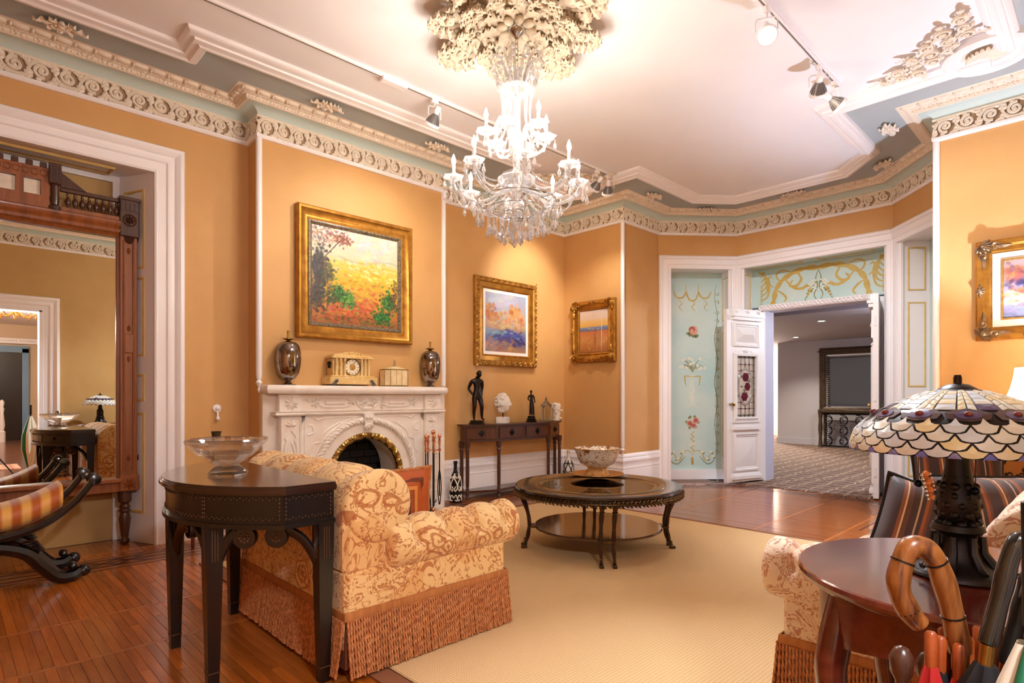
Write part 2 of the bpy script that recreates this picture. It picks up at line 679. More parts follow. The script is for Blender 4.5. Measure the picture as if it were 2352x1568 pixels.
# niche behind the pier mirror
NZ = 2.79
struct('wall_niche', MB().box(-.6, 1.2, 5.38, 5.44, 0, NZ + .05), WALLOLD, 0)
nj = MB()
for s in (0, 1):
    f = (lambda x: x) if s else (lambda x: .6 - x)
    nj.add([(f(1.12), 4.98, 0), (f(.96), 5.385, 0), (f(.96), 5.385, NZ), (f(1.12), 4.98, NZ - .03),
            (f(1.145), 4.98, 0), (f(1.2), 5.385, 0), (f(1.2), 5.385, NZ), (f(1.145), 4.98, NZ - .03)],
           [(0, 1, 2, 3), (4, 5, 6, 7), (0, 3, 7, 4), (1, 2, 6, 5)])
nj.add([(-.6, 4.98, NZ - .03), (1.2, 4.98, NZ - .03), (1.2, 5.385, NZ), (-.6, 5.385, NZ), (-.6, 4.985, NZ + .05), (1.2, 4.985, NZ + .05), (1.2, 5.385, NZ + .05), (-.6, 5.385, NZ + .05)],
       [(0, 1, 2, 3), (4, 5, 6, 7), (0, 1, 5, 4), (2, 3, 7, 6)])
nj.box(.93, .975, 5.352, 5.379, 0, NZ - .05).box(-.375, -.33, 5.352, 5.379, 0, NZ - .05).box(-.375, .975, 5.35, 5.379, NZ - .05, NZ - .001)
njo = struct('trim_3', nj, WHITE, 30)
# gilt-edged panels on the splayed jamb and soffit
u = V((.96 - 1.13, 5.385 - 4.985, 0)).normalized()
JM = plane((1.13, 4.985, 0), u, (0, 0, 1), V((u.y, -u.x, 0)) * -1)
for z0, z1 in ((.22, .98), (1.06, 1.27), (1.40, 2.0), (2.06, 2.66)):
    MB().sweep([(0, 0), (.004, .014), (.016, .016), (.022, .006), (.026, 0)], rect(.1, .33, z0, z1), True, JM).build('jamb_panel', GILT, njo, 30)
SM = plane((1.0, 5.02, NZ - .027), (-1, 0, 0), V((0, 1, .08)).normalized(), (0, 0, -1))
MB().sweep([(0, 0), (-.004, .012), (-.016, .014), (-.026, 0)], rect(.12, 1.5, .09, .27), True, SM).build('soffit_panel', GILT, njo, 30)

CAS = [(0, .03), (0, -.012), (.012, -.02), (.02, -.014), (.075, -.016), (.085, -.03), (.105, -.036), (.13, -.03), (.138, -.045), (.165, -.06), (.19, -.05), (.2, -.03), (.2, .03)]
FM = plane((0, 4.97, 0), (1, 0, 0), (0, 0, 1), (0, 1, 0))
struct('trim_4', MB().sweep(CAS, [(-.52, 0), (-.52, 2.76), (1.12, 2.76), (1.12, 0)], M=FM), WHITE, 35)
# casing of the doorway opposite, seen in the pier mirror
FM2 = plane((0, -.12, 0), (1, 0, 0), (0, 0, 1), (0, -1, 0))
cs = MB().sweep(CAS, [(-.8, 0), (-.8, 2.28), (.977, 2.28), (.977, 0)], M=FM2)
cs.box(.95, .985, -.31, -.1, 0, 2.29).box(-.81, -.79, -.31, -.1, 0, 2.29).box(-.8, .98, -.31, -.1, 2.27, 2.29)
struct('trim_5', cs, WHITE, 35)

# --- cornice
bands_prof = [
    (WHITE, [(0, 3.147), (.022, 3.147), (.032, 3.158), (.032, 3.176), (.02, 3.184), (.012, 3.186)]),
    (GROUND, [(.012, 3.186), (.010, 3.19), (.010, 3.305), (.012, 3.308)]),
    (CREAM, [(.012, 3.308), (.026, 3.31), (.03, 3.318), (.026, 3.328), (.02, 3.33)]),
    (BLUE, [(.02, 3.33), (.03, 3.345), (.05, 3.36), (.08, 3.372), (.115, 3.378)]),
    (CREAM, [(.115, 3.378), (.12, 3.371), (.135, 3.368), (.15, 3.372), (.155, 3.38), (.158, 3.392), (.172, 3.396), (.18, 3.402), (.2, 3.412), (.232, 3.422), (.245, 3.426), (.248, 3.43)]),
]
corn = MB()
for i, (m_, pr) in enumerate(bands_prof):
    corn.sweep(pr, PERIM, True, mi=i)
corn = struct('trim_1', corn, [b[0] for b in bands_prof], 25)


def spiral(cx, cz, r0, r1, a0, turns, n=16):
    return [(cx + (r0 + (r1 - r0) * i / n) * cos(a0 + turns * 2 * pi * i / n), cz + (r0 + (r1 - r0) * i / n) * sin(a0 + turns * 2 * pi * i / n)) for i in range(n + 1)]


def leafblob(mb, x, z, ln, w, a, y=.012, h=.008):
    """small raised leaf lying on the plane y, pointing along angle a"""
    ca, sa = cos(a), sin(a)
    vs = []
    for t, ww, hh in ((0, .25, .3), (.25, .9, .9), (.5, 1, 1.1), (.78, .6, .8)):
        for k, e in ((-1, 0), (0, 1), (1, 0)):
            px_, pz = t * ln, k * ww * w
            vs.append((x + px_ * ca - pz * sa, y + e * hh * h, z + px_ * sa + pz * ca))
    vs.append((x + ln * ca, y, z + ln * sa))
    fs = []
    for i in range(3):
        for k in range(2):
            fs.append((i * 3 + k, i * 3 + k + 1, i * 3 + 4 + k, i * 3 + 3 + k))
    fs += [(9, 10, 12), (10, 11, 12)]
    mb.add(vs, fs)


fu = MB()
L0 = .28
for q in (0, 1):
    f = 1 if q == 0 else -1
    cx, cz = (.072 if q == 0 else .212), .002 * f
    sp = spiral(cx, cz, .046, .010, pi / 2 + .3, -1.45 * 1, 18)
    sp = [(x, z * f if q else z) for x, z in sp]
    fu.tube([(x, .010, z) for x, z in sp], [.0145 - .006 * i / 18 for i in range(19)], 5, flat=.9)
    fu.ell((cx, .012, cz), (.011, .008, .011), 7, 4)
    # stem running on to the next spiral
    st = catmull([(cx - .07, 0, -f * .05), (cx - .03, 0, -f * .054), (cx + .03, 0, -f * .05), (cx + .066, 0, -f * .01), (cx + .08, 0, f * .045)], 4)
    fu.tube([(p.x, .010, p.z) for p in st], .0105, 5)
    for (dx, dz, ln, w, a) in ((-.055, .03, .04, .012, 2.2), (-.06, -.015, .035, .012, 3.6), (.05, .035, .04, .012, .6), (.055, -.02, .034, .011, -.5), (.0, .05, .03, .012, .2),
                               (.075, .05, .03, .010, 1.2), (-.02, -.055, .035, .010, 3.3), (.02, -.052, .034, .011, -.15), (.0, -.028, .03, .011, 1.4), (.058, .01, .03, .011, .9), (-.045, .048, .03, .010, 1.2), (.04, -.045, .03, .010, .5), (-.07, .052, .03, .009, .1), (-.068, -.05, .03, .010, 1.0), (.07, -.05, .03, .010, 2.6), (.068, .02, .026, .009, -1.2)):
        leafblob(fu, cx + dx * .98, cz + f * dz * .95, ln * 1.2, w * 1.45, f * a)
fum = fu.mesh('frieze_scroll', CREAM, 50)
eg = MB()
eg.grid(lambda a, b: ((a - .5) * .086, .002 + .016 * sin(pi * a) ** .5 * sin(pi * b) ** .6, (b - .5) * .04), 6, 5)
eg.ell((.05, .007, -.004), (.008, .012, .02), 6, 4)
egm = eg.mesh('egg_and_dart', CREAM, 50)
dn = MB()
for s in (-1, 1):
    dn.tube([(s * .02, .004, -.012), (s * .009, .008, 0), (s * .02, .004, .012)], .0045, 4)
for x in (-.038, .038):
    dn.ell((x, .003, 0), (.007, .007, .008), 6, 4)
dn.tube([(-.055, .002, -.016), (.055, .002, -.016)], .004, 4)
for k in range(3):
    leafblob(dn, -.037 + k * .037, .016, .016, .013, pi / 2, .002, .008)
dnm = dn.mesh('dentil_flower', CREAM, 50)


def seg_frames(off):
    """segments of the perimeter pushed inwards by off"""
    n = len(PERIM)
    pts = []
    for i in range(n):
        p = V(PERIM[i])
        d1 = (p - V(PERIM[i - 1])).normalized()
        d2 = (V(PERIM[(i + 1) % n]) - p).normalized()
        n1, n2 = V((-d1.y, d1.x)), V((-d2.y, d2.x))
        pts.append(p + (n1 + n2) / (1 + n1.dot(n2)) * off)
    return pts


def along(off, pitch, me, name, z, tilt, vis):
    pts = seg_frames(off)
    for i in range(len(pts)):
        if i not in vis:
            continue
        a, b = pts[i], pts[(i + 1) % len(pts)]
        d = (b - a)
        L = d.length
        n = max(1, round(L / pitch))
        ang = atan2(d.y, d.x)
        for k in range(n):
            c = a + d * ((k + .5) / n)
            if c.x < -.35 or (i == 13 and c.x > 2.3) or (i == 0 and c.y < .25):
                continue
            put(name, me, corn, (c.x, c.y, z), (tilt, 0, ang), (L / n / pitch, 1, 1))


fum2 = fum
for v_ in fum.vertices:
    v_.co.x -= .14
VIS = {0, 2, 3, 4, 5, 6, 7, 8, 9, 10, 11, 13}
along(.011, .28, fum, 'frieze_scroll', 3.247, 0, VIS)
along(.205, .11, egm, 'egg_and_dart', 3.413, -1.05, VIS - {13})
along(.153, .112, dnm, 'dentil_flower', 3.383, -.7, VIS - {13})

# --- stepped moulding on the ceiling and its corner bosses
MO = [(.54, ZC), (.545, 3.395), (.565, 3.375), (.58, 3.372), (.585, 3.362), (.61, 3.358), (.625, 3.372), (.65, 3.378), (.655, 3.39), (.68, 3.396), (.7, 3.41), (.705, ZC)]


def off_path(pts):
    return pts


pA = [(5.75, .72), (5.75, 1.01), (6.53, 1.01), (7.3, 1.67), (7.3, 3.4), (6.53, 4.06), (5.75, 4.06), (5.75, 4.27)]
# in the bay the moulding keeps the same distance from the walls
mo = MB()
mo.sweep(MO, [(5.75, -.12 + .72), (5.75, 1.01), (6.53, 1.01), (7.3, 1.67), (7.3, 3.4), (6.53, 4.06), (5.75, 4.06), (5.75, 4.97 - .72)])
mo.sweep(MO, [(5.03, 4.97), (3.62, 4.97), (3.62, 4.74), (1.8, 4.74), (1.8, 4.97), (-1.0, 4.97), (-1, -.12), (5.03, -.12)])
for cy in (4.25, .60):
    ring = [(5.03 + .24 * cos(2 * pi * k / 36), cy + .24 * sin(2 * pi * k / 36)) for k in range(36)]
    mo.sweep([(-.02, ZC), (-.015, 3.38), (.01, 3.362), (.03, 3.375), (.05, 3.37), (.065, 3.39), (.09, 3.4), (.1, ZC)], ring, True)
mo = struct('trim_6', mo, WHITE, 35)


def acanthus(mb, ln=.2, w=.06, curl=.05, lobes=4, rise=.03):
    """a curled, lobed leaf along +x lying on z=0 and hanging towards -z"""
    nu, nv = 16, 6
    def fn(a, b):
        s = (b - .5) * 2
        ww = w * (sin(pi * min(1, a * .92 + .08)) ** .6) * (1 - .32 * abs(sin(lobes * pi * a)))
        x = ln * a - curl * max(0, a - .6) ** 2 * 3
        z = -rise * sin(pi * a * .75) - curl * max(0, a - .55) * 1.2 - .014 * (1 - abs(s)) + .012 * abs(s) * cos(lobes * 2 * pi * a)
        return (x, s * ww, z)
    mb.grid(fn, nu, nv)
    return mb


acm = acanthus(MB(), .26, .06, .06).mesh('acanthus_leaf', CREAM, 60)
acs = acanthus(MB(), .14, .035, .035, 3, .02).mesh('acanthus_leaf', CREAM, 60)
scm = MB()
sp = spiral(0, 0, .06, .012, 0, 1.5, 22)
scm.tube([(x, z, -.02 - .012 * i / 22) for i, (x, z) in enumerate(sp)], [.016 - .006 * i / 22 for i in range(23)], 6)
scm.ell((0, 0, -.03), .016, 8, 5)
scm = scm.mesh('scroll', CREAM, 60)
for cy, sg in ((4.25, -1), (.60, 1)):
    t = thing('corner_ornament', ('pierced plaster ornament on the ceiling corner boss, behind the chandelier' if cy > 2 else 'pierced plaster ornament on the ceiling corner boss above the right-hand wall'), 'ceiling ornament', (5.03, cy, ZC - .012), group='ceiling corner ornaments')
    MB().lathe([(.2, .01), (.19, -.01), (.1, -.012), (.04, -.03), (.02, -.035)], 24).build('boss', CREAM, t)
    base = pi if sg > 0 else pi
    for k in range(7):
        a = (pi * .5 + k * pi / 12) if sg > 0 else (pi + k * pi / 12)
        put('leaf', acs, t, (0, 0, -.01), (0, 0, a + .1))
    rs_ = random.Random(2)
    for i in range(7):
        for j in range(7):
            x_, y_ = -.06 - .105 * i, .06 + .105 * j
            if i + j > 5 or hypot(x_, y_) < .30:
                continue
            put('scroll', scm, t, (x_, y_ * sg, -.004), (0, 0, rs_.uniform(0, 6.28)), rs_.uniform(.62, .85))
            put('leaf', acs, t, (x_ + .03, (y_ - .03) * sg, -.012), (0, 0, rs_.uniform(0, 6.28)), rs_.uniform(.6, .85))
            put('leaf', acm, t, (x_ - .02, y_ * sg, -.006), (0, 0, (pi if i > j else pi / 2 * sg) + rs_.uniform(-.5, .5)), .42)

# --- rosettes on the grey-blue soffit
ro = MB()
for k in range(2):
    ro.add(*[(lambda m: (m.v, m.f))(acanthus(MB(), .13, .05, .03, 3, .02))][0]) if k == 0 else None
rt = MB()
for a, l, w_ in ((0, .15, .04), (pi, .15, .04), (.75, .10, .03), (-.75, .10, .03), (pi - .75, .10, .03), (pi + .75, .10, .03), (pi / 2, .07, .03), (-pi / 2, .07, .03)):
    rt.T = Matrix.Rotation(a, 4, 'Z')
    acanthus(rt, l, w_, .02, 3, .018)
rt.T = None
rt.ell((0, 0, -.018), (.024, .024, .018), 8, 5)
for k in range(6):
    rt.ell((.03 * cos(k * pi / 3), .03 * sin(k * pi / 3), -.018), .012, 6, 4)
rtm = rt.mesh('rosette', CREAM, 60)
for x, y, a, lab in ((.526, 4.58, 0, 'nearest, above the pier mirror'), (2.187, 4.36, 0, 'above the left half of the chimney breast'), (3.27, 4.36, 0, 'above the right half of the chimney breast'),
                     (5.864, 3.70, 0, 'on the left return of the bay'), (6.76, 3.52, -.71, 'on the left slant of the bay'), (6.92, 2.56, pi / 2, 'over the middle of the bay'),
                     (6.70, 1.62, .71, 'on the right slant of the bay, in shade'), (5.86, 1.37, 0, 'on the right return of the bay')):
    o = put('rosette', rtm, None, (x, y, ZC - .008), (0, 0, a))
    tag(o, 'leaf rosette on the grey ceiling border ' + lab, 'rosette', 'rosettes on the ceiling border')

# --- vertical corner beads
cbm = MB()
def bead(x, y, z0, z1=3.15, drop=True):
    m = MB()
    m.lathe([(.02, z0), (.024, z0 + .02), (.024, z1)], 12, (x, y, 0))
    if drop:
        m.lathe([(.004, z0 - .11), (.012, z0 - .085), (.006, z0 - .07), (.02, z0 - .045), (.026, z0 - .03), (.016, z0 - .012), (.02, z0)], 12, (x, y, 0))
    return m
for i, (x, y, z0, d) in enumerate(((1.795, 4.735, 1.24, True), (3.625, 4.735, 1.2, False), (5.745, 4.055, .5, True), (5.745, 1.015, .5, True))):
    struct('trim_%d' % (10 + i), bead(x, y, z0, 3.15, d), WHITE, 40)

# --- baseboards
BB = [(0, 0), (.035, 0), (.035, .22), (.03, .24), (.034, .25), (.026, .27), (.026, .32), (.032, .33), (.03, .35), (.018, .37), (.02, .38), (.012, .40), (0, .42)]
struct('baseboard_back', MB().sweep(BB, [(6.53, 4.06), (5.75, 4.06), (5.75, 4.97), (3.62, 4.97), (3.62, 4.78)]), WHITE, 35)
struct('baseboard_left', MB().sweep(BB, [(1.8, 4.78), (1.8, 4.97), (1.32, 4.97)]), WHITE, 35)
struct('baseboard_right', MB().sweep(BB, [(1.19, -.12), (5.75, -.12), (5.75, 1.01), (6.53, 1.01)]), WHITE, 35)

# --- the bay: casings, painted panels, door
PBLUE = pm('painted_blue_panel', (182, 212, 210), .5, c2=(206, 222, 216), vs=2.2)
PGOLD = pm('painted_gold_scrolls', (190, 158, 72), .5, c2=(206, 180, 104), vs=14)
PGREEN = pm('painted_olive_leaves', (122, 128, 84), .6, c2=(150, 150, 104), vs=14)
PROSE = pm('painted_pink_roses', (204, 140, 120), .6, c2=(226, 180, 158), vs=30)
PWHITE = pm('painted_white_flowers', (228, 228, 210), .6)
CASN = [(-.012, .06), (-.012, -.006), (0, -.012), (.03, -.014), (.04, -.024), (.05, -.02), (.1, -.024), (.11, -.04), (.135, -.046), (.15, -.03), (.15, .06)]
DEP = .35


def facet(p0, p1):
    d = (V(p1) - V(p0))
    L = d.length
    d.normalize()
    return L, plane((p0[0], p0[1], 0), (d.x, d.y, 0), (0, 0, 1), (-d.y, d.x, 0))   # w away from the room


def stroke(mb, M, pts, r, w=0, n=6, mi=0, flat=.12):
    P = [M(p[0], p[1], w) for p in pts]
    up = V(M(0, 0, 1)) - V(M(0, 0, 0))
    k = len(P)
    rr = r if hasattr(r, '__len__') else [r * (.35 + .65 * sin(pi * (i + .6) / (k + .2))) for i in range(k)]
    mb.tube(P, rr, n, flat=flat, up=up, mi=mi)


def dab(mb, M, a, b, ra, rb=None, rot=0, w=0, mi=0):
    rb = rb or ra
    pts = []
    for k in range(8):
        t = 2 * pi * k / 8
        x, y = ra * cos(t), rb * sin(t)
        pts.append((a + x * cos(rot) - y * sin(rot), b + x * sin(rot) + y * cos(rot)))
    mb.prism(pts, w - .001, w + .002, M, mi)


def c2(P, n=6):
    return [(p.x, p.y) for p in catmull([(a, b, 0) for a, b in P], n)]


Ld, MD = facet((7.3, 3.4), (7.3, 1.67))
for nm_, p0, p1, l_, r_ in (('trim_20', (6.53, 4.06), (7.3, 3.4), .15, .05), ('trim_21', (7.3, 1.67), (6.53, 1.01), .05, .15)):
    L, M = facet(p0, p1)
    m = MB()
    a0, a1 = l_, L - r_
    m.sweep(CASN, [(a0, 0), (a0, 2.74), (a1, 2.74), (a1, 0)], M=M)
    m.prism(rect(a0 - .15 if l_ > .1 else a0 - .05, a0, 0, 2.9), 0, .04, M).prism(rect(a1, a1 + r_, 0, 2.9), 0, .04, M)
    m.prism(rect(a0 - .03, a0, 0, 2.78), .02, DEP, M).prism(rect(a1, a1 + .03, 0, 2.78), .02, DEP, M).prism(rect(a0 - .03, a1 + .03, 2.75, 2.78), .02, DEP, M)
    m.prism(rect(a0, a1, 0, .13), DEP - .06, DEP, M)
    tr = struct(nm_, m, WHITE, 30)
    if nm_ == 'trim_20':
        pj = MB()
        MJ = lambda a, b, w, M=M: M(a1 - .003 - w, b, .04 + a)
        for z0, z1 in ((2.1, 2.66), (.3, 1.95)):
            pj.sweep([(0, 0), (.003, .004), (.01, .004), (.012, 0)], rect(.06, .26, z0, z1), True, MJ)
        pj.build('jamb_panel', GILT, tr, 30)
    else:
        MJ = lambda a, b, w, M=M: M(a0 + .003 + w, b, .04 + a)
        for z0, z1 in ((2.22, 2.68), (1.2, 2.1), (.25, 1.1)):
            MB().sweep([(0, 0), (.003, .006), (.012, .006), (.016, 0)], rect(.08, .26, z0, z1), True, MJ).build('jamb_panel', GILT, tr, 30)
    # the painted panel itself
    pan = MB().prism(rect(a0 - .02, a1 + .02, .1, 2.77), DEP - .01, DEP + .02, M)
    pan = struct('wall_panel' + ('_left' if nm_ == 'trim_20' else '_right'), pan, PBLUE, 0)
    W = DEP - .011
    g = MB()
    cx = (a0 + a1) / 2
    if nm_ == 'trim_20':
        cx += .01
    hw = (a1 - a0) / 2 - .07
    g2, r_m, wm = MB(), MB(), MB()
    for s in (-1, 1):       # wavy border vines
        x = (a0 + .10) if s < 0 else (a1 - .075)
        g2_pts = [(x + .02 * sin(k * 1.1) * s, .3 + k * .1) for k in range(24)]
        stroke(g2, M, c2(g2_pts, 3), .006, W)
        for k in range(18):
            z = .35 + k * .125
            stroke(g2, M, [(x + q[0] * s, z + q[1]) for q in spiral(.02, 0, .034, .006, 3.0, .85 * (1 if k % 2 else -1), 8)], .005, W)
    # garland
    for s in (-1, 0, 1):
        c0 = cx + s * .17
        stroke(g, M, c2([(c0 - .085, 2.5), (c0 - .04, 2.42 - .03 * (s == 0)), (c0 + .04, 2.42 - .03 * (s == 0)), (c0 + .085, 2.5)]), .013, W)
        stroke(g, M, c2([(c0 - .085, 2.6), (c0 - .09, 2.5), (c0 - .075, 2.42)]), .005, W)
        stroke(g, M, c2([(c0 - .02, 2.39), (c0 + .03, 2.34), (c0 - .01, 2.29), (c0 + .04, 2.24)]), .006, W)
    # single rose
    for k in range(3):
        dab(r_m, M, cx + .012 * cos(k * 2.1), 1.98 + .012 * sin(k * 2.1), .064 - .018 * k, None, 0, W - .0012 * (k + 1), k % 2)
    for k in range(5):
        dab(g2, M, cx + .06 * cos(k * 1.2 + 3.6), 1.965 + .06 * sin(k * .5 + 3.6), .034, .022, k * 1.9, W)
    # flower spray in an urn
    rr = random.Random(5)
    for k in range(16):
        a = rr.uniform(.2, 2.9)
        l = rr.uniform(.07, .19)
        stroke(g2, M, c2([(cx, 1.42), (cx + .4 * l * cos(a), 1.42 + .6 * l), (cx + l * cos(a), 1.44 + l * sin(a) * 1.1)], 4), .005, W)
        dab(wm, M, cx + l * cos(a), 1.44 + l * sin(a) * 1.1, .021, None, 0, W - .001)
    for s in (-1, 1):
        stroke(g, M, c2([(cx, 1.36), (cx + s * .1, 1.37), (cx + s * .1, 1.32), (cx + s * .09, 1.24)]), .01, W)
        stroke(wm, M, c2([(cx + s * .02, 1.4), (cx + s * .015, 1.2), (cx + s * .02, 1.0), (cx + s * .1, .95)]), .008, W)
    stroke(wm, M, [(cx + .03 * sin(k * .9), 1.38 - k * .022) for k in range(20)], .006, W)
    # posy of three roses with a trailing stem
    for (dx, dz, r) in ((-.035, .56, .045), (.045, .6, .045), (.02, .53, .04)):
        for k in range(2):
            dab(r_m, M, cx + dx, .18 + dz - 0 * .01, r - .016 * k, None, 0, W - .0012 * (k + 1), k)
    for k in range(6):
        dab(g2, M, cx + .07 * cos(k * 1.05), .755 + .075 * sin(k * 1.05), .03, .02, k * 1.9, W)
    for k in range(9):
        dab(g, M, cx + .012 * (-1) ** k, .62 - k * .03, .02, .009, .8 * (-1) ** k, W)
    # base spray
    for s in (-1, 1):
        stroke(g, M, c2([(cx, .32), (cx + s * .06, .38), (cx + s * .13, .34), (cx + s * .16, .27), (cx + s * .2, .25), (cx + s * .24, .32), (cx + s * .27, .36)]), .008, W)
        stroke(g2, M, c2([(cx + s * .1, .3), (cx + s * .2, .2), (cx + s * .29, .24), (cx + s * .28, .33)]), .008, W)
        for q in ((.13, .36), (.25, .36), (.28, .3), (.2, .27)):
            dab(wm, M, cx + s * q[0], q[1], .02, None, 0, W - .001)
            dab(g2, M, cx + s * (q[0] + .025), q[1] - .02, .02, .009, .7, W)
    for k in range(3):
        dab(wm, M, cx + .02 * (k - 1), .46 + .015 * (k % 2), .02, None, 0, W - .001)
        dab(g, M, cx, .27 - k * .03, .018, .024, 0, W)
    g.build('painted_scrollwork', PGOLD, pan, 30)
    g2.build('painted_vines', PGREEN, pan, 30)
    r_m.build('painted_roses', [PROSE, pm('deep_rose', (176, 92, 80), .6)], pan, 30)
    wm.build('painted_blossoms', PWHITE, pan, 30)

# the middle facet: casing, jambs, transom panel, lining of the doorway
m = MB()
a0, a1 = .05, Ld - .05
m.sweep(CASN, [(a0, 0), (a0, 2.74), (a1, 2.74), (a1, 0)], M=MD)
m.prism(rect(0, a0, 0, 2.9), 0, .04, MD).prism(rect(a1, a1 + .05, 0, 2.9), 0, .04, MD)
m.prism(rect(a0 - .03, a0, 0, 2.78), .02, .36, MD).prism(rect(a1, a1 + .03, 0, 2.78), .02, .36, MD)
o0, o1 = 3.4 - 3.2, 3.4 - 1.93
m.prism(rect(a0 - .03, o0, 0, 2.24), .36, .42, MD).prism(rect(o1, a1 + .03, 0, 2.24), .36, .42, MD)
dt = struct('trim_22', m, WHITE, 30)
MJ = lambda a, b, w: MD(a1 - .002 - w, b, .04 + a)
MJ2 = lambda a, b, w: MD(a0 + .002 + w, b, .04 + a)
for q in (MJ, MJ2):
    for z0, z1 in ((2.2, 2.68), (1.3, 2.1), (.25, 1.2)):
        MB().sweep([(0, 0), (.003, .006), (.012, .006), (.016, 0)], rect(.08, .26, z0, z1), True, q).build('jamb_panel', GILT, dt, 30)
sf = MB().prism(rect(a0 - .03, a1 + .03, 2.75, 2.79), .02, .40, MD)
sfo = struct('wall_soffit', sf, PBLUE, 0)
MS = lambda a, b, w: MD(a, 2.749 - w, b)
for q0, q1 in ((.12, .72), (.9, 1.5)):
    MB().sweep([(0, 0), (.004, .006), (.018, .006), (.022, 0)], rect(q0, q1, .1, .28), True, MS).build('soffit_panel', GILT, sfo, 30)
tp = MB().prism(rect(a0 - .03, a1 + .03, 2.26, 2.78), .36, .42, MD)
tp = struct('wall_transom', tp, PBLUE, 0)
W = .359
g, g2, g3 = MB(), MB(), MB()
cx = Ld / 2
for s in (-1, 1):
    S = lambda P, s=s: [(cx + s * a, b) for a, b in P]
    stroke(g, MD, S(c2([(0, 2.67), (.15, 2.685), (.3, 2.65), (.42, 2.58), (.5, 2.48), (.53, 2.36), (.55, 2.28)])), [.02 + .018 * abs(sin(i * .5)) for i in range(37)], W)
    stroke(g, MD, S(c2([(.3, 2.65), (.42, 2.7), (.5, 2.66), (.47, 2.58), (.4, 2.6)])), .012, W)
    stroke(g, MD, S(c2([(.25, 2.655), (.2, 2.56), (.26, 2.48), (.34, 2.5), (.3, 2.56)])), .02, W)
    stroke(g, MD, S(c2([(.4, 2.59), (.3, 2.47), (.2, 2.44), (.12, 2.47), (.1, 2.4), (.14, 2.32)])), .02, W)
    stroke(g, MD, S(c2([(.5, 2.46), (.42, 2.4), (.38, 2.34), (.41, 2.3)])), .015, W)
    stroke(g, MD, S(c2([(.54, 2.5), (.6, 2.56), (.59, 2.64), (.55, 2.62)])), .012, W)
    # corner leaves
    for k in range(6):
        stroke(g, MD, S(c2([(.74, 2.73), (.70 - .02 * k, 2.70 - .02 * k), (.66 - .01 * k, 2.66 - .06 * k + .04), (.7, 2.64 - .06 * k)])), .014, W)
    for k in range(7):
        stroke(g, MD, S(spiral(.7, 2.52 - .035 * k, .025, .006, 1.5, .8, 8)), .006, W)
    for k in range(12):
        dab(g2, MD, cx + s * (.02 + .012 * k), 2.5 - .016 * k + .03 * sin(k), .016, .008, k, W)
        dab(g3, MD, cx + s * (.03 + .02 * (k % 5)), 2.52 - .02 * (k % 7), .012, None, 0, W - .001)
    stroke(g2, MD, S(c2([(.0, 2.65), (.03, 2.55), (.01, 2.45), (.05, 2.35), (.02, 2.28)])), .008, W)
g.build('painted_scrollwork', PGOLD, tp, 30)
g2.build('painted_vines', PGREEN, tp, 30)
g3.build('painted_blossoms', PWHITE, tp, 30)
# braided bar over the opening
br = MB().prism(rect(o0 - .03, o1 + .03, 2.205, 2.275), .30, .40, MD)
for s in (0, pi):
    br.tube([MD(o0 - .03 + (o1 - o0 + .06) * i / 120, 2.242 + .022 * sin(i * .75 + s), .292 + .008 * cos(i * .75 + s)) for i in range(121)], .012, 5)
struct('trim_23', br, WHITE, 40)
# thickness of the wall beyond the door
LAV = pm('blue_lit_lining', (196, 198, 216), .5)  # lavender stands in for blue light falling on the lining
struct('trim_24', MB().prism(rect(o0 - .03, o0, 0, 2.24), .42, .68, MD).prism(rect(o1, o1 + .03, 0, 2.24), .42, .68, MD).prism(rect(o0 - .03, o1 + .03, 2.215, 2.26), .4, .68, MD), LAV, 0)


# door leaves: raised panels, small cornice, leaded glass
def raised(mb, a0, a1, b0, b1, M, h=.03):
    mb.sweep([(0, 0), (.0, -.018), (.02, -.022), (.03, -.008), (.045, -.01), (.05, -.002)], rect(a0, a1, b0, b1), True, M)
    i = .055
    ca, cb = (a0 + a1) / 2, (b0 + b1) / 2
    vs = [M(p[0], p[1], -.002) for p in rect(a0 + i, a1 - i, b0 + i, b1 - i)]
    k = min(a1 - a0, b1 - b0) * .5 - i
    if a1 - a0 > b1 - b0:
        tops = [(a0 + i + k, cb), (a1 - i - k, cb)]
        vs += [M(*tops[0], -h), M(*tops[1], -h)]
        fs = [(0, 1, 5, 4), (1, 2, 5), (2, 3, 4, 5), (3, 0, 4)]
    else:
        vs += [M(ca, b0 + i + k, -h), M(ca, b1 - i - k, -h)]
        fs = [(0, 1, 4), (1, 2, 5, 4), (2, 3, 5), (3, 0, 4, 5)]
    mb.add(vs, fs)


AMBER = glass('amber_glass', (206, 140, 40), .15)
CLEAR = pm('wavy_pale_glass', (206, 200, 190), .12, c2=(178, 160, 140), vs=12)
PLUM = pm('plum_glass', (96, 20, 44), .15)
LEAD = pm('lead_came', (84, 80, 80), .4, .6)


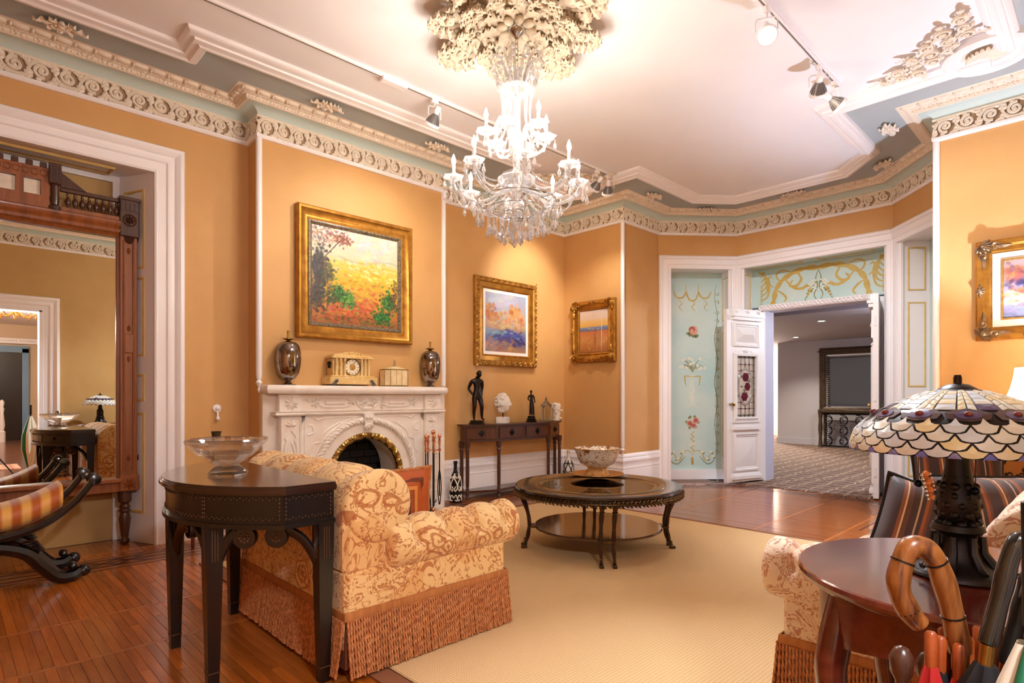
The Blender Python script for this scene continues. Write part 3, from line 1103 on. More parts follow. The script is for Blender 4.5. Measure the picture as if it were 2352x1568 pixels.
def door_leaf(name, p_h, p_f):
    """leaf from hinge p_h to free edge p_f; its show face looks to the camera side (w negative)"""
    d = V(p_f) - V(p_h)
    Wd = d.length
    d.normalize()
    flip = 1
    M = plane((p_h[0], p_h[1], 0), (d.x, d.y, 0), (0, 0, 1), (d.y, -d.x, 0))
    H = 2.19
    m = MB()
    # frame round the glass opening
    g0, g1, h0, h1 = .165, Wd - .165, .84, 1.61
    for r in (rect(0, g0, .02, H), rect(g1, Wd, .02, H), rect(g0, g1, .02, h0), rect(g0, g1, h1, H)):
        m.prism(r, 0, .05, M)
    raised(m, .105, Wd - .105, 1.73, 2.03, M, .04)
    raised(m, .11, Wd - .11, .16, .64, M, .045)
    m.prism(rect(.1, Wd - .1, .68, .72), -.035, 0, M).prism(rect(.12, Wd - .12, .72, .75), -.02, 0, M)
    m.prism(rect(.1, Wd - .1, .03, .12), -.022, 0, M).prism(rect(.08, Wd - .08, .06, .1), -.04, 0, M)
    m.prism(rect(.08, Wd - .08, 2.06, 2.1), -.045, 0, M).prism(rect(.06, Wd - .06, 2.1, 2.13), -.06, 0, M).prism(rect(.1, Wd - .1, 2.13, 2.2), -.03, .05, M)
    m.sweep([(0, 0), (0, -.02), (-.02, -.026), (-.035, -.015), (-.04, 0)], rect(g0, g1, h0, h1), True, M)
    m.prism(rect(.1, Wd - .1, .77, .79), -.02, 0, M)
    for k in range(3):
        c = M(.14 + (Wd - .28) * k / 2, 2.165, -.035)
        m.ell(c, .018, 8, 5)
    c = M(Wd / 2, 1.675, -.01)
    m.ell(c, .022, 8, 5)
    for s in (-1, 1):
        stroke(m, M, c2([(Wd / 2 + s * .03, 1.675), (Wd / 2 + s * .08, 1.69), (Wd / 2 + s * .12, 1.665), (Wd / 2 + s * .2, 1.675)]), .014, -.003)
    o = struct(name, m, pm('door_white', (232, 230, 230), .4), 30)
    # leaded glass
    pane = MB().prism(rect(g0, g1, h0, h1), .024, .03, M).build('glass_panel', CLEAR, o, 0)
    lead = MB()
    cols, rows = 4, 9
    bw = .025
    gw, gh = (g1 - g0 - 2 * bw) / cols, (h1 - h0 - 2 * bw) / rows
    ca, cb = (g0 + g1) / 2, (h0 + h1) / 2
    ra, rb = (g1 - g0) * .36, (h1 - h0) * .29
    for i in range(cols):
        for j in range(rows):
            x0, z0 = g0 + bw + gw * i, h0 + bw + gh * j
            mx, mz = (x0 + gw / 2 - ca) / ra, (z0 + gh / 2 - cb) / rb
            if mx * mx + mz * mz < .72:
                continue
            MB().prism(rect(x0 + .003, x0 + gw - .003, z0 + .003, z0 + gh - .003), .016, .024, M).build('glass_pane', CLEAR, o, 0)
    for i in range(cols + 1):
        lead.prism(rect(g0 + bw + gw * i - .003, g0 + bw + gw * i + .003, h0, h1), .012, .024, M)
    for j in range(rows + 1):
        lead.prism(rect(g0, g1, h0 + bw + gh * j - .003, h0 + bw + gh * j + .003), .012, .024, M)
        if 0 < j < rows and j not in (4, 5):
            for i in range(1, cols):
                dab(lead, M, g0 + bw + gw * i, h0 + bw + gh * j, .012, None, 0, .011, 1)
    lead.build('lead_came', [LEAD, PLUM], o, 0)
    MB().sweep([(0, .024), (0, .014), (-bw + .004, .014), (-bw + .004, .024)], rect(g0, g1, h0, h1), True, M).build('amber_border', AMBER, o, 0)
    ov = [(ca + ra * cos(2 * pi * k / 28), cb + rb * sin(2 * pi * k / 28)) for k in range(28)]
    MB().prism(ov, .009, .018, M).build('oval_pane', CLEAR, o, 0)
    MB().sweep([(-.012, .012), (-.012, .004), (.012, .004), (.012, .012)], ov, True, M).build('amber_oval_ring', AMBER, o, 0)
    for (dx, dz, r) in ((.0, .12, .055), (-.035, .0, .05), (.02, -.13, .055)):
        rz = MB()
        for k in range(6):
            dab(rz, M, ca + dx + r * .6 * cos(k * pi / 3), cb + dz + r * .6 * sin(k * pi / 3), r * .5, None, 0, .006)
        dab(rz, M, ca + dx, cb + dz, r * .4, None, 0, .003)
        rz.build('rose_pane', PLUM, o, 0)
    lv = MB()
    for k in range(12):
        a = k * 2.4
        dab(lv, M, ca + ra * .55 * cos(a), cb + rb * .7 * sin(a * .7), .028, .013, a, .0065)
    lv.build('leaf_panes', pm('smoky_green_glass', (120, 118, 104), .15), o, 0)
    kb = MB().lathe([(.012, 0), (.012, .03), (.026, .05), (.024, .065), (.008, .072)], 12)
    for v_i, p in enumerate(kb.v):
        kb.v[v_i] = M(Wd - .05 + p[0], 1.0 + p[1], -p[2])
    kb.build('door_knob', BRASS, o)
    hg = MB()
    for z in (.3, 1.1, 1.9):
        c = M(0, z, .02)
        hg.lathe([(.01, -.05), (.01, .05)], 8, c)
    hg.build('hinges', WHITE, o)
    return o


door_leaf('door_1', (7.655, 3.19), (7.0, 3.40 - .02))
door_leaf('door_2', (7.07, 1.80), (7.655, 1.925))

# --- the room beyond the door
GREY = pm('grey_wall_paint', (196, 190, 190), .6)
m_, nt, b_ = newmat('patterned_carpet')
v = coord(nt)
nz = noise(nt, v, 3, 2)
wv1 = node(nt, 'TexWave', wave_type='BANDS', bands_direction='DIAGONAL')
wv1.inputs['Scale'].default_value = 3.2
wv1.inputs['Distortion'].default_value = 3
vo = node(nt, 'TexVoronoi', feature='DISTANCE_TO_EDGE')
vo.inputs['Scale'].default_value = 4.6
vo.inputs['Randomness'].default_value = .25
nt.links.new(v, vo.inputs['Vector'])
nt.links.new(v, wv1.inputs['Vector'])
line = math_n(nt, 'LESS_THAN', vo.outputs['Distance'], .05)
vo2 = node(nt, 'TexVoronoi', feature='F1')
vo2.inputs['Scale'].default_value = 9
vo2.inputs['Randomness'].default_value = .3
nt.links.new(v, vo2.inputs['Vector'])
dots = math_n(nt, 'LESS_THAN', vo2.outputs['Distance'], .3)
c = mix_n(nt, dots, (96, 66, 54), (136, 106, 86))
c = mix_n(nt, math_n(nt, 'MULTIPLY', line, .8), c, (176, 160, 128))
nt.links.new(c, b_.inputs['Base Color'])
b_.inputs['Roughness'].default_value = .9
CARPET = m_
struct('floor_far', MB().box(7.66, 17, -1.5, 9, -.1, 0).box(7.14, 7.66, 1.72, 3.35, -.02, .006), CARPET, 0)
struct('ceiling_far', MB().box(7.98, 17, -1.5, 9, 2.36, 2.45).box(8.9, 9.5, -1.5, 9, 2.29, 2.37), pm('far_ceiling_paint', (196, 194, 204), .7), 0)
struct('wall_far', MB().box(14.2, 14.4, -1.5, 5.6, 0, 2.36), GREY, 0)
struct('baseboard_far', MB().box(14.17, 14.2, -1.5, 5.62, 0, .13), GREY, 0)
wf = MB().box(16.9, 17, -1.5, 9, 0, 2.4).box(7.9, 17, 9, 9.1, 0, 2.4).box(7.9, 17, -1.6, -1.5, 0, 2.4)
struct('wall_far_room', wf, pm('far_cream_wall', (232, 214, 196), .6), 0)
for i, (x, y, lab) in enumerate(((12.0, 4.9, 'leftmost of three'), (13.0, 4.75, 'middle of three, smallest'), (10.5, 3.43, 'rightmost of three, largest'))):
    t = thing('downlight', 'small round recessed downlight in the dim ceiling beyond the door, ' + lab, 'downlight', (x, y, 2.36), group='downlights in the far room')
    MB().lathe([(.05, .0), (.075, -.004), (.075, -.008), (.05, -.01)], 16, cap=False).build('trim_ring', WHITE, t)
    MB().lathe([(.05, -.006), (.001, -.0061)], 16).build('lens', emis('downlight_glow', (255, 244, 224), 12), t)
    lamp('downlight_lamp', 'SPOT', (x, y, 2.34), 45, (1, .9, .8), .05, (x, y, 0), 120, .6)
for x, y in ((9.0, 1.5), (15.8, 7.0)):
    lamp('far_ceiling_lamp', 'POINT', (x, y, 2.2), 40 if x < 10 else 140, (1, .9, .82) if x > 10 else (.9, .9, 1), .1)

struct('wall_far_back', MB().box(7.9, 7.98, 3.22, 9, 0, 2.4).box(7.9, 7.98, -1.5, 1.90, 0, 2.4).box(7.9, 7.98, 1.90, 3.22, 2.25, 2.4), pm('dimmed_wall_paint', (92, 98, 108), .6), 0)  # wall colour darkened so the far mirror reflects a dim room
t = thing('overmantel_mirror', 'large dark gilt framed mirror on the grey wall beyond the door', 'mirror', (14.19, 3.4, .86))
FMm = plane((0, 0, 0), (0, -1, 0), (0, 0, 1), (1, 0, 0))
DG = pm('dim_gilt', (104, 84, 62), .45, .5, c2=(70, 54, 40), vs=20)
fr = MB().sweep([(0, 0), (0, -.05), (-.03, -.07), (-.07, -.06), (-.1, -.03), (-.12, -.02), (-.12, 0)], rect(-1.15, 1.15, 0, 1.2), True, lambda a, b, w: FMm(a, b, w))
fr.box(-.1, 0, -1.22, 1.22, 1.17, 1.22).box(-.13, 0, -1.26, 1.26, 1.22, 1.26)
fr.build('frame', DG, t)
MB().box(-.02, 0, -1.1, 1.1, .05, 1.17).build('mirror_glass', MIRROR, t, 0)
for y in (-1.09, 1.09):
    ir = MB()
    for k in range(23):
        ir.ell((-.06, y, .05 + k * .048), (.02, .035, .02), 6, 4)
    ir.build('carving', DG, t, kind='stuff')

t = thing('scrolled_console_table', 'dark scrolled iron console table under the large mirror beyond the door', 'table', (13.84, 3.45, 0))
MB().bbox(-.2, .2, -1.08, 1.08, .75, .82, .01).build('tabletop', DG, t)
sw = MB()
for s in (-1, 1):
    for i in range(7):
        for j in range(3):
            cy, cz = -.9 + i * .3, .15 + j * .22
            P = spiral(cy, cz, .12, .02, s * 1.2, 1.2 * s, 14)
            sw.tube([(-.15, p[0], p[1]) for p in P], .010, 5)
sw.box(-.16, -.14, -1.05, 1.05, .02, .05).box(-.16, -.14, -1.05, 1.05, .71, .75)
sw.build('scroll_panel', BLACKM, t)
for y in (-1.04, 1.04):
    for x in (-.15, .15):
        MB().lathe([(.05, 0), (.04, .08), (.03, .2), (.045, .4), (.035, .6), (.05, .75)], 10, (x, y, 0)).build('leg', DG, t)

t = thing('wall_sconce', 'gold two-candle wall sconce on the bright wall far beyond the door', 'sconce', (16.88, 7.18, 1.4))
MB().lathe([(.02, -.2), (.06, -.12), (.03, 0), (.05, .06), (.015, .12)], 12).build('backplate', GOLDL, t)
for s in (-1, 1):
    MB().tube(catmull([(-.03, 0, -.05), (-.08, s * .08, -.1), (-.1, s * .14, -.02), (-.1, s * .14, .03)], 5), .012, 6).build('arm', GOLDL, t)
    MB().lathe([(.012, .03), (.012, .14), (.022, .18), (.004, .24)], 8, (-.1, s * .14, 0)).build('candle', emis('sconce_flame', (255, 214, 150), 6), t)

t = thing('banquet_chair', 'black seat chair with thin gold back, far beyond the door', 'chair', (15.2, 6.45, 0))
MB().bbox(-.2, .2, -.2, .2, .36, .46, .02).build('seat', BLACKM, t)
MB().box(-.22, .22, -.22, .22, .05, .38).build('seat_cover', BLACKM, t, 0)
bk = MB().tube([(.18, -.18, .4), (.2, -.18, .85), (.2, .18, .85), (.18, .18, .4)], .012, 6)
for k in range(4):
    bk.tube([(.19, -.108 + k * .072, .45), (.2, -.108 + k * .072, .85)], .007, 5)
bk.build('backrest', GOLDL, t)

# --- the hall behind, seen only in the pier mirror
hf = MB().box(-1.4, 1.8, -9, -.12, -.1, 0)
struct('floor_hall', hf, wood('hall_floor', (110, 62, 36), (140, 86, 52), .25, 1, 6, .4), 0)
struct('ceiling_hall', MB().box(-1.4, 1.8, -9, -.3, 2.9, 3.0), CEIL, 0)
struct('wall_hall', MB().box(-1.5, -1.4, -9, -.3, 0, 2.95).box(1.8, 1.9, -9, -.3, 0, 2.95).box(-1.4, 1.8, -9.1, -9, 0, 2.95), pm('hall_wall', (214, 190, 160), .6), 0)
ht = MB().box(-1.4, 1.8, -8.98, -8.85, 2.42, 2.55)
for k in range(60):
    ht.ell((-1.3 + k * .05, -8.84, 2.49), .02, 6, 4)
struct('trim_30', ht, WHITE, 30)
BLF = pm('blue_door_frame', (116, 150, 182), .5)
t = struct('door_3', MB().box(-.2, 1.55, -9, -8.9, 2.2, 2.36).box(1.42, 1.55, -9, -8.9, 0, 2.3).box(-.2, -.07, -9, -8.9, 0, 2.3), BLF, 0)
MB().box(-.07, 1.42, -8.99, -8.95, 0, 2.2).build('door_panel', pm('dark_door_glass', (24, 22, 26), .2), t, 0)
t = thing('newel_post', 'white turned newel post reflected in the pier mirror', 'newel post', (1.0, -8.3, 0))
MB().lathe([(.07, 0), (.07, .25), (.04, .28), (.06, .4), (.035, .7), (.05, .8), (.03, .85), (.05, .92), (.045, .98), (.01, 1.02)], 12).build('post', WHITE, t)
tag(MB().box(-.1, .85, -2.1, -1.3, 0, .012).build('hall_rug', pm('striped_hall_rug', (220, 196, 160), .9, c2=(150, 40, 34), vs=5, stretch=(3, .01, .01)), None, 0), 'small cream and red striped rug reflected in the pier mirror', 'rug')
t = thing('hall_chandelier', 'gold crystal chandelier reflected at the top of the pier mirror doorway', 'chandelier', (.9, -3.0, 2.9))
MB().lathe([(.06, 0), (.05, -.04), (.012, -.06), (.012, -.25), (.04, -.3), (.05, -.36), (.02, -.45)], 12).build('stem', GOLDL, t)
for k in range(8):
    a = k * pi / 4
    MB().tube(catmull([(.03 * cos(a), .03 * sin(a), -.34), (.15 * cos(a), .15 * sin(a), -.42), (.27 * cos(a), .27 * sin(a), -.34)], 5), .008, 6).build('arm', GOLDL, t)
    MB().lathe([(.008, -.34), (.008, -.26), (.018, -.22), (.003, -.16)], 8, (.27 * cos(a), .27 * sin(a), 0)).build('candle', emis('hall_bulb', (255, 200, 130), 20), t)
    MB().ell((.27 * cos(a), .27 * sin(a), -.42), (.018, .018, .035), 8, 5).build('crystal_drop', GOLDL, t)
lamp('hall_fill', 'POINT', (.45, -.62, 2.15), 48, (.9, .93, 1.0), .06)  # added fill without a fixture, cool light through the doorway onto the foreground
lamp('hall_fill', 'POINT', (.2, -5.5, 2.6), 45, (1, .85, .7), .1)
# ================================================================== FIREPLACE
FX, FY = 2.71, 4.74
fp = thing('fireplace', 'white carved marble fireplace with arched opening and twisted brass rim', 'fireplace', (FX, FY, 0))
m = MB()
m.box(-.90, -.47, -.04, -.001, 0, 1.119).box(.47, .90, -.04, -.001, 0, 1.119).box(-.47, .47, -.04, -.001, .92, 1.119)
m.build('side_slabs', MARBLE, fp, 20)


def arch_plate(mb, x0, x1, z1, R, zc, y0, y1, n=24):
    """rectangular plate with a round-headed opening down to z=.06"""
    out, inn = [], []
    for i in range(n + 1):
        a = pi * i / n
        c_, s_ = cos(a), sin(a)
        inn.append((R * c_, zc + R * s_))
        t = min((x1 if c_ > 0 else -x0) / max(abs(c_), 1e-6), (z1 - zc) / max(s_, 1e-6))
        out.append((t * c_, zc + t * s_))
    inn = [(R, .06)] + inn + [(-R, .06)]
    out = [(x1, .06)] + out + [(x0, .06)]
    k = len(inn)
    vs = [(p[0], y0, p[1]) for p in inn] + [(p[0], y0, p[1]) for p in out] + [(p[0], y1, p[1]) for p in inn]
    fs = []
    for i in range(k - 1):
        fs += [(i, i + 1, k + i + 1, k + i), (2 * k + i, 2 * k + i + 1, i + 1, i)]
    mb.add(vs, fs)


m = MB()
arch_plate(m, -.61, .61, .945, .375, .40, -.085, .30)
m.build('arch_surround', MARBLE, fp, 25)
for s in (-1, 1):
    m = MB()
    m.bbox(min(s * .61, s * .79), max(s * .61, s * .79), -.105, -.03, .06, .945, .006)
    # carved pilaster face: cusped arch, drops and leaf
    PM_ = lambda a, b, w, s=s: (s * .70 + a, -.106 + w, b)
    m.sweep([(0, 0), (0, -.006), (-.01, -.008), (-.014, 0)], rect(-.072, .072, .3, .92), True, PM_)
    for q in (-1, 1):
        stroke(m, PM_, c2([(q * .05, .5), (q * .05, .68), (q * .035, .74), (q * .045, .77), (0, .83)]), .009, -.002, 6, 0, .8)
        stroke(m, PM_, c2([(q * .03, .5), (q * .03, .64), (0, .74)]), .007, -.002, 6, 0, .8)
        for k in range(4):
            m.ell((s * .70 + q * .05, -.108, .62 - k * .035), (.014, .008, .014), 6, 4)
    for k in range(5):
        leafblob(m, s * .70, .86, .05, .016, pi * (k + .5) / 5, -.104, -.02)
    m.build('pilaster', MARBLE, fp, 30)
    m = MB()
    m.bbox(min(s * .61, s * .8), max(s * .61, s * .8), -.115, -.03, .975, 1.12, .006)
    for k in range(9):
        leafblob(m, s * .70, 1.045, .062, .018, 2 * pi * k / 9, -.114, -.024)
    m.ell((s * .70, -.12, 1.03), (.016, .014, .016), 8, 5)
    m.build('frieze_block', MARBLE, fp, 30)
    MB().bbox(min(s * .6, s * .82), max(s * .6, s * .82), -.14, -.02, 0, .2, .008).build('plinth', MARBLE, fp, 30)
m = MB()
m.bbox(-.61, .61, -.09, -.03, .975, 1.12, .004)
PF = lambda a, b, w: (a, -.092 + w, 1.048 + b)
for s in (-1, 1):
    S = lambda P, s=s: [(s * a, b) for a, b in P]
    stroke(m, PF, S(c2([(.16, .0), (.2, .035), (.32, .04), (.42, .035), (.46, 0), (.42, -.035), (.32, -.04), (.2, -.035), (.16, 0)])), [.009] * 49, -.002, 6, 0, .8)
    stroke(m, PF, S(c2([(.46, 0), (.5, .02), (.54, .01), (.57, .03)])), .010, -.002, 6, 0, .8)
    stroke(m, PF, S(c2([(0, .055), (.05, .05), (.1, .02), (.09, -.02), (.05, -.05), (0, -.055)])), [.013] * 31, -.002, 6, 0, .8)
    for k in range(5):
        leafblob(m, s * (.13 + .005 * k), 1.048 + .012 * (k - 2), .05, .014, (0 if s > 0 else pi) + .5 * (k - 2), -.089, -.022)
        leafblob(m, s * .05, 1.048, .055, .018, 1.2 * k, -.089, -.028)
        leafblob(m, s * .49, 1.048, .045, .015, 1.25 * k, -.089, -.022)
    m.sweep([(0, 0), (0, -.008), (-.05, -.002), (-.05, 0)], rect(*sorted((s * .22, s * .4)), -.022, .022), True, PF) if False else None
    m.bbox(*sorted((s * .22, s * .40)), -.1, -.08, 1.03, 1.066, .006)
m.build('frieze_panel', MARBLE, fp, 30)
m = MB()
m.sweep([(0, .94), (-.02, .945), (-.028, .957), (-.02, .968), (-.03, .975), (0, .98)], [(.81, -.03), (.81, -.115), (.6, -.115), (.6, -.09), (-.6, -.09), (-.6, -.115), (-.81, -.115), (-.81, -.03)][::-1])
m.build('string_moulding', MARBLE, fp, 30)
m = MB()
m.sweep([(.02, 1.121), (-.004, 1.121), (-.012, 1.13), (-.02, 1.15), (-.02, 1.165), (-.014, 1.183), (-.004, 1.19), (.02, 1.19)], [(.845, -.001), (.845, -.13), (.76, -.17), (-.76, -.17), (-.885, -.13), (-.885, -.001)][::-1], cap=True)
m.prism([(.845, 0), (.845, -.13), (.76, -.17), (-.76, -.17), (-.885, -.13), (-.885, 0)], 1.122, 1.1895)
m.build('mantel_shelf', MARBLE, fp, 30)


def rope(mb, R, zc, r, y, n=170, lead=.5, r2=None):
    path = [(R, .06 + (zc - .06) * i / 12) for i in range(12)] + [(R * cos(pi * i / 60), zc + R * sin(pi * i / 60)) for i in range(61)] + [(-R, zc - (zc - .06) * (i + 1) / 12) for i in range(12)]
    P = catmull([(a, y, b) for a, b in path], 3)
    L = 0
    segs = []
    for s in range(3):
        pts = []
        for i, p in enumerate(P):
            t = (P[min(i + 1, len(P) - 1)] - P[max(i - 1, 0)]).normalized()
            nx = V((t.z, 0, -t.x))
            a = i * lead + s * 2 * pi / 3
            pts.append(p + nx * (cos(a) * r * .55) + V((0, 1, 0)) * (sin(a) * r * .55))
        mb.tube(pts, r * .62, 5)


m = MB()
rope(m, .49, .40, .028, -.088, lead=.5)
for R in (.455, .525):
    m.tube([(R * cos(pi * i / 48), -.087, .40 + R * sin(pi * i / 48)) for i in range(49)], .006, 5)
m.build('rope_moulding', MARBLE, fp, 50)
m = MB()
rope(m, .352, .40, .03, -.07, lead=.5)
m.build('brass_rim', BRASS, fp, 50, label='twisted brass rim of the opening')
m = MB()
m.add([(-.045, -.086, .945), (.045, -.086, .945), (.028, -.086, .80), (-.028, -.086, .80), (-.05, -.13, .945), (.05, -.13, .945), (.03, -.115, .80), (-.03, -.115, .80)],
      [(4, 5, 6, 7), (0, 4, 7, 3), (1, 5, 6, 2), (3, 7, 6, 2), (0, 1, 5, 4)])
for k in range(5):
    leafblob(m, 0, .86, .06, .014, -pi / 2 + (k - 2) * .5, -.122, -.016)
m.ell((-.018, -.13, .915), (.016, .014, .02), 8, 5).ell((.018, -.13, .915), (.016, .014, .02), 8, 5)
m.build('keystone', MARBLE, fp, 40)
m = MB()
for s in (-1, 1):
    PA = lambda a, b, w, s=s: (s * a, -.087 + w, b)
    stroke(m, PA, c2([(.1, .92), (.38, .92), (.46, .90), (.5, .92), (.57, .92), (.57, .5)], 5), [.007] * 26, 0, 6, 0, .8)
    stroke(m, PA, c2([(.16, .90), (.3, .86), (.42, .78), (.44, .72), (.5, .70), (.51, .62), (.55, .56)], 5), [.007] * 31, 0, 6, 0, .8)
    stroke(m, PA, c2([(.55, .78), (.5, .8), (.51, .85), (.55, .86)], 5), [.007] * 16, 0, 6, 0, .8)
m.build('spandrel_moulding', MARBLE, fp, 40)
SOOT = pm('sooty_brick', (26, 20, 18), .8, c2=(40, 30, 26), vs=9)
m = MB()
m.box(-.44, .44, .36, .42, 0, .95).box(-.5, -.44, 0, .42, 0, .95).box(.44, .5, 0, .42, 0, .95).box(-.5, .5, 0, .42, .9, .96).box(-.5, .5, -.03, .42, -.01, .01)
box_ = m.build('firebox', BLACKM, fp, 0)
bm_ = MB().bbox(0, .138, 0, .02, 0, .062, .004).mesh('brick', SOOT, 0)
for j in range(10):
    for i in range(6):
        x = -.44 + i * .146 - (.07 if j % 2 else 0)
        if x < -.45 or x + .138 > .445:
            continue
        put('brick', bm_, box_, (x, .342, .03 + j * .07))
m = MB().bbox(-.85, .80, -.46, -.14, 0, .022, .004)
m.build('hearth_slab', pm('pale_hearth_stone', (226, 214, 192), .4, c2=(210, 196, 172), vs=8), fp, 20)

# fire irons
tx, ty = 3.30, 4.47
st = thing('fire_tool_stand', 'slim copper and black stand on the hearth that holds the fire irons', 'stand', (tx, ty, .022))
MB().lathe([(.075, 0), (.07, .008), (.02, .02), (.012, .035)], 16).build('base', COPPER, st)
MB().lathe([(.006, .03), (.006, .66)], 8).build('rod', BLACKM, st)
MB().lathe([(.004, .64), (.013, .66), (.009, .68), (.014, .70), (.008, .715), (.02, .73), (.022, .745), (.012, .76), (.002, .765)], 12).build('knob', COPPER, st)
m = MB().bbox(-.09, .09, -.012, .012, .572, .58, .003).bbox(-.012, .012, -.07, .07, .572, .58, .003)
m.build('hook_bar', COPPER, st)
for i, (dx, dy, kind) in enumerate(((-.085, .0, 'shovel'), (-.03, -.055, 'poker'), (-.02, .055, 'brush'), (.06, -.02, 'tongs'))):
    t = thing('fire_' + kind, {'shovel': 'copper handled fire shovel hanging leftmost on the fire tool stand', 'poker': 'copper handled fire poker hanging in front on the tool stand',
                               'brush': 'copper handled hearth brush hanging at the back of the tool stand', 'tongs': 'copper handled fire tongs hanging at the right of the tool stand'}[kind], 'fire iron', (tx + dx, ty + dy, .022), group='fire irons')
    MB().lathe([(.006, .55), (.013, .57), (.008, .60), (.014, .65), (.009, .68), (.017, .695), (.018, .71), (.008, .725)], 10).build('handle', COPPER, t)
    b = MB().lathe([(.006, .14 if kind != 'poker' else .06), (.006, .56)], 8)
    b.build('shaft', BLACKM, t)
    if kind == 'shovel':
        MB().bbox(-.035, .035, -.01, .012, .03, .15, .01).build('blade', BLACKM, t)
    if kind == 'brush':
        MB().lathe([(.02, .15), (.026, .12), (.03, .09), (.034, .02)], 12).build('bristles', BLACKM, t)
    if kind == 'poker':
        MB().tube([(0, 0, .09), (.02, 0, .1), (.025, 0, .12)], .005, 6).build('hook', BLACKM, t)
    if kind == 'tongs':
        for s in (-1, 1):
            MB().tube(catmull([(0, 0, .4), (s * .012, 0, .32), (s * .02, 0, .2), (s * .004, 0, .06)], 5), .005, 6).build('jaw', BLACKM, t)

# ------------------------------------------------------------------ on the mantel
MERC = pm('smoky_mercury_glass', (180, 166, 156), .07, 1, c2=(96, 84, 80), vs=7, dist=1)
ZS = 1.19
for x, lab, sc in ((1.997, 'tall smoky mirrored vase with spout finial at the left end of the mantel', 1.0), (3.403, 'smoky mirrored vase with spout finial at the right end of the mantel, by the corner', 1.0)):
    t = thing('mercury_vase', lab, 'vase', (x, 4.655, ZS), group='mantel vases')
    MB().lathe([(.06, 0), (.062, .006), (.03, .015), (.018, .03), (.024, .04)], 24).build('foot', MERC, t)
    MB().lathe([(.024, .04), (.055, .055), (.08, .09), (.095, .15), (.1, .21), (.098, .27), (.085, .32), (.06, .345), (.03, .352)], 28).build('body', MERC, t)
    MB().lathe([(.03, .350), (.012, .36), (.045, .372), (.045, .376), (.01, .382), (.008, .41), (.012, .44), (.006, .44)], 20).build('finial', BRASS, t)

ALAB = pm('veined_yellow_alabaster', (232, 206, 150), .3, c2=(214, 168, 90), vs=9, dist=2.5)
ck = thing('mantel_clock', 'yellow alabaster mantel clock with columns and round brass dial', 'clock', (2.545, 4.665, ZS))
m = MB().bbox(-.225, .225, -.09, .07, .012, .075, .006).bbox(-.205, .205, -.075, .065, .075, .09, .004)
m.build('base', ALAB, ck)
MB().bbox(-.18, .18, -.045, .06, .09, .235, .004).build('case', ALAB, ck)
MB().bbox(-.2, .2, -.075, .065, .235, .25, .004).bbox(-.185, .185, -.065, .06, .25, .262, .004).build('cornice', ALAB, ck)
m = MB()
m.sweep([(0, 0), (0, .03), (.012, .03), (.012, 0)], [(0, 0), (1, 0)]) if False else None
pts = [(-.17, .262)] + [(-.17 + .34 * i / 16, .268 + .028 * sin(pi * i / 16) ** 2) for i in range(17)] + [(.17, .262)]
m.prism([(a, b) for a, b in pts], -.05, .05, lambda a, b, w: (a, w, b))
for k in range(-3, 4):
    leafblob(m, k * .03, .268, .03, .009, pi / 2 + k * .25, -.05, -.012)
m.build('pediment', ALAB, ck)
for x in (-.155, -.115, -.075, .085, .12, .155):
    MB().lathe([(.012, .09), (.012, .1), (.009, .105), (.008, .205), (.012, .212), (.012, .235)], 10, (x, -.058, 0)).build('column', ALAB, ck)
d = MB().lathe([(.075, .0), (.078, .004), (.07, .012), (.066, .008)], 28, cap=False)
d.v = [(p[0] + .0, -.047 - p[2], p[1] + .163) for p in d.v]
d.build('bezel', BRASS, ck)
d = MB().lathe([(.068, .002), (.068, .005)], 28)
d.v = [(p[0], -.047 - p[2], p[1] + .163) for p in d.v]
d.build('dial', pm('ivory_dial', (238, 226, 196), .4), ck, 20)
m = MB()
for k in range(12):
    a = k * pi / 6
    m.tube([(.05 * sin(a), -.0535, .163 + .05 * cos(a)), (.062 * sin(a), -.0535, .163 + .062 * cos(a))], .0022, 4)
m.build('numerals', BLACKM, ck, kind='stuff')
MB().tube([(.0, -.055, .163), (-.025, -.055, .185)], .0025, 4).build('hour_hand', BLACKM, ck)
MB().tube([(.0, -.056, .163), (.02, -.056, .21)], .002, 4).build('minute_hand', BLACKM, ck)
d = MB().lathe([(.028, .005), (.028, .008), (.01, .012)], 20)
d.v = [(p[0], -.047 - p[2], p[1] + .163) for p in d.v]
d.build('dial_centre', GOLDL, ck)
for s in (-1, 1):
    q = MB()
    for k in range(3):
        q.ell((s * (.19 - .012 * k), -.085, .015 + .014 * k), (.022, .018, .013), 7, 5)
    q.build('foot', pm('pewter', (110, 104, 100), .4, .8), ck)
q = MB().ell((-.19, .0, .19), (.018, .02, .02), 8, 5)
q.ell((-.19, .0, .165), (.014, .016, .016), 8, 5)
q.build('lion_mask', BRONZE, ck)

bx = thing('glass_casket', 'small cream stained glass casket with peaked lid beside the clock', 'box', (3.0, 4.66, ZS))
PEARL = pm('pearl_slag_glass', (234, 216, 176), .25, c2=(216, 190, 140), vs=14, dist=1)
octa = [(-.125, -.04), (-.09, -.075), (.09, -.075), (.125, -.04), (.125, .04), (.09, .07), (-.09, .07), (-.125, .04)]
for i in range(8):
    a, b = V(octa[i]), V(octa[(i + 1) % 8])
    n = 3 if (b - a).length > .15 else 1
    for k in range(n):
        p, q_ = a + (b - a) * (k / n + .01), a + (b - a) * ((k + 1) / n - .01)
        MB().sweep([(0, .012), (0, .15), (-.004, .15), (-.004, .012)], [(p.x, p.y), (q_.x, q_.y)], pclosed=True).build('glass_pane', PEARL, bx, 0)
ld_ = MB()
for z in (.008, .155):
    ld_.tube([(p[0], p[1], z) for p in octa], .0055, 6, closed=True)
for i in range(8):
    a, b = V(octa[i]), V(octa[(i + 1) % 8])
    n = 3 if (b - a).length > .15 else 1
    for k in range(n):
        p = a + (b - a) * k / n
        ld_.tube([(p.x, p.y, .006), (p.x, p.y, .155)], .0045, 5)
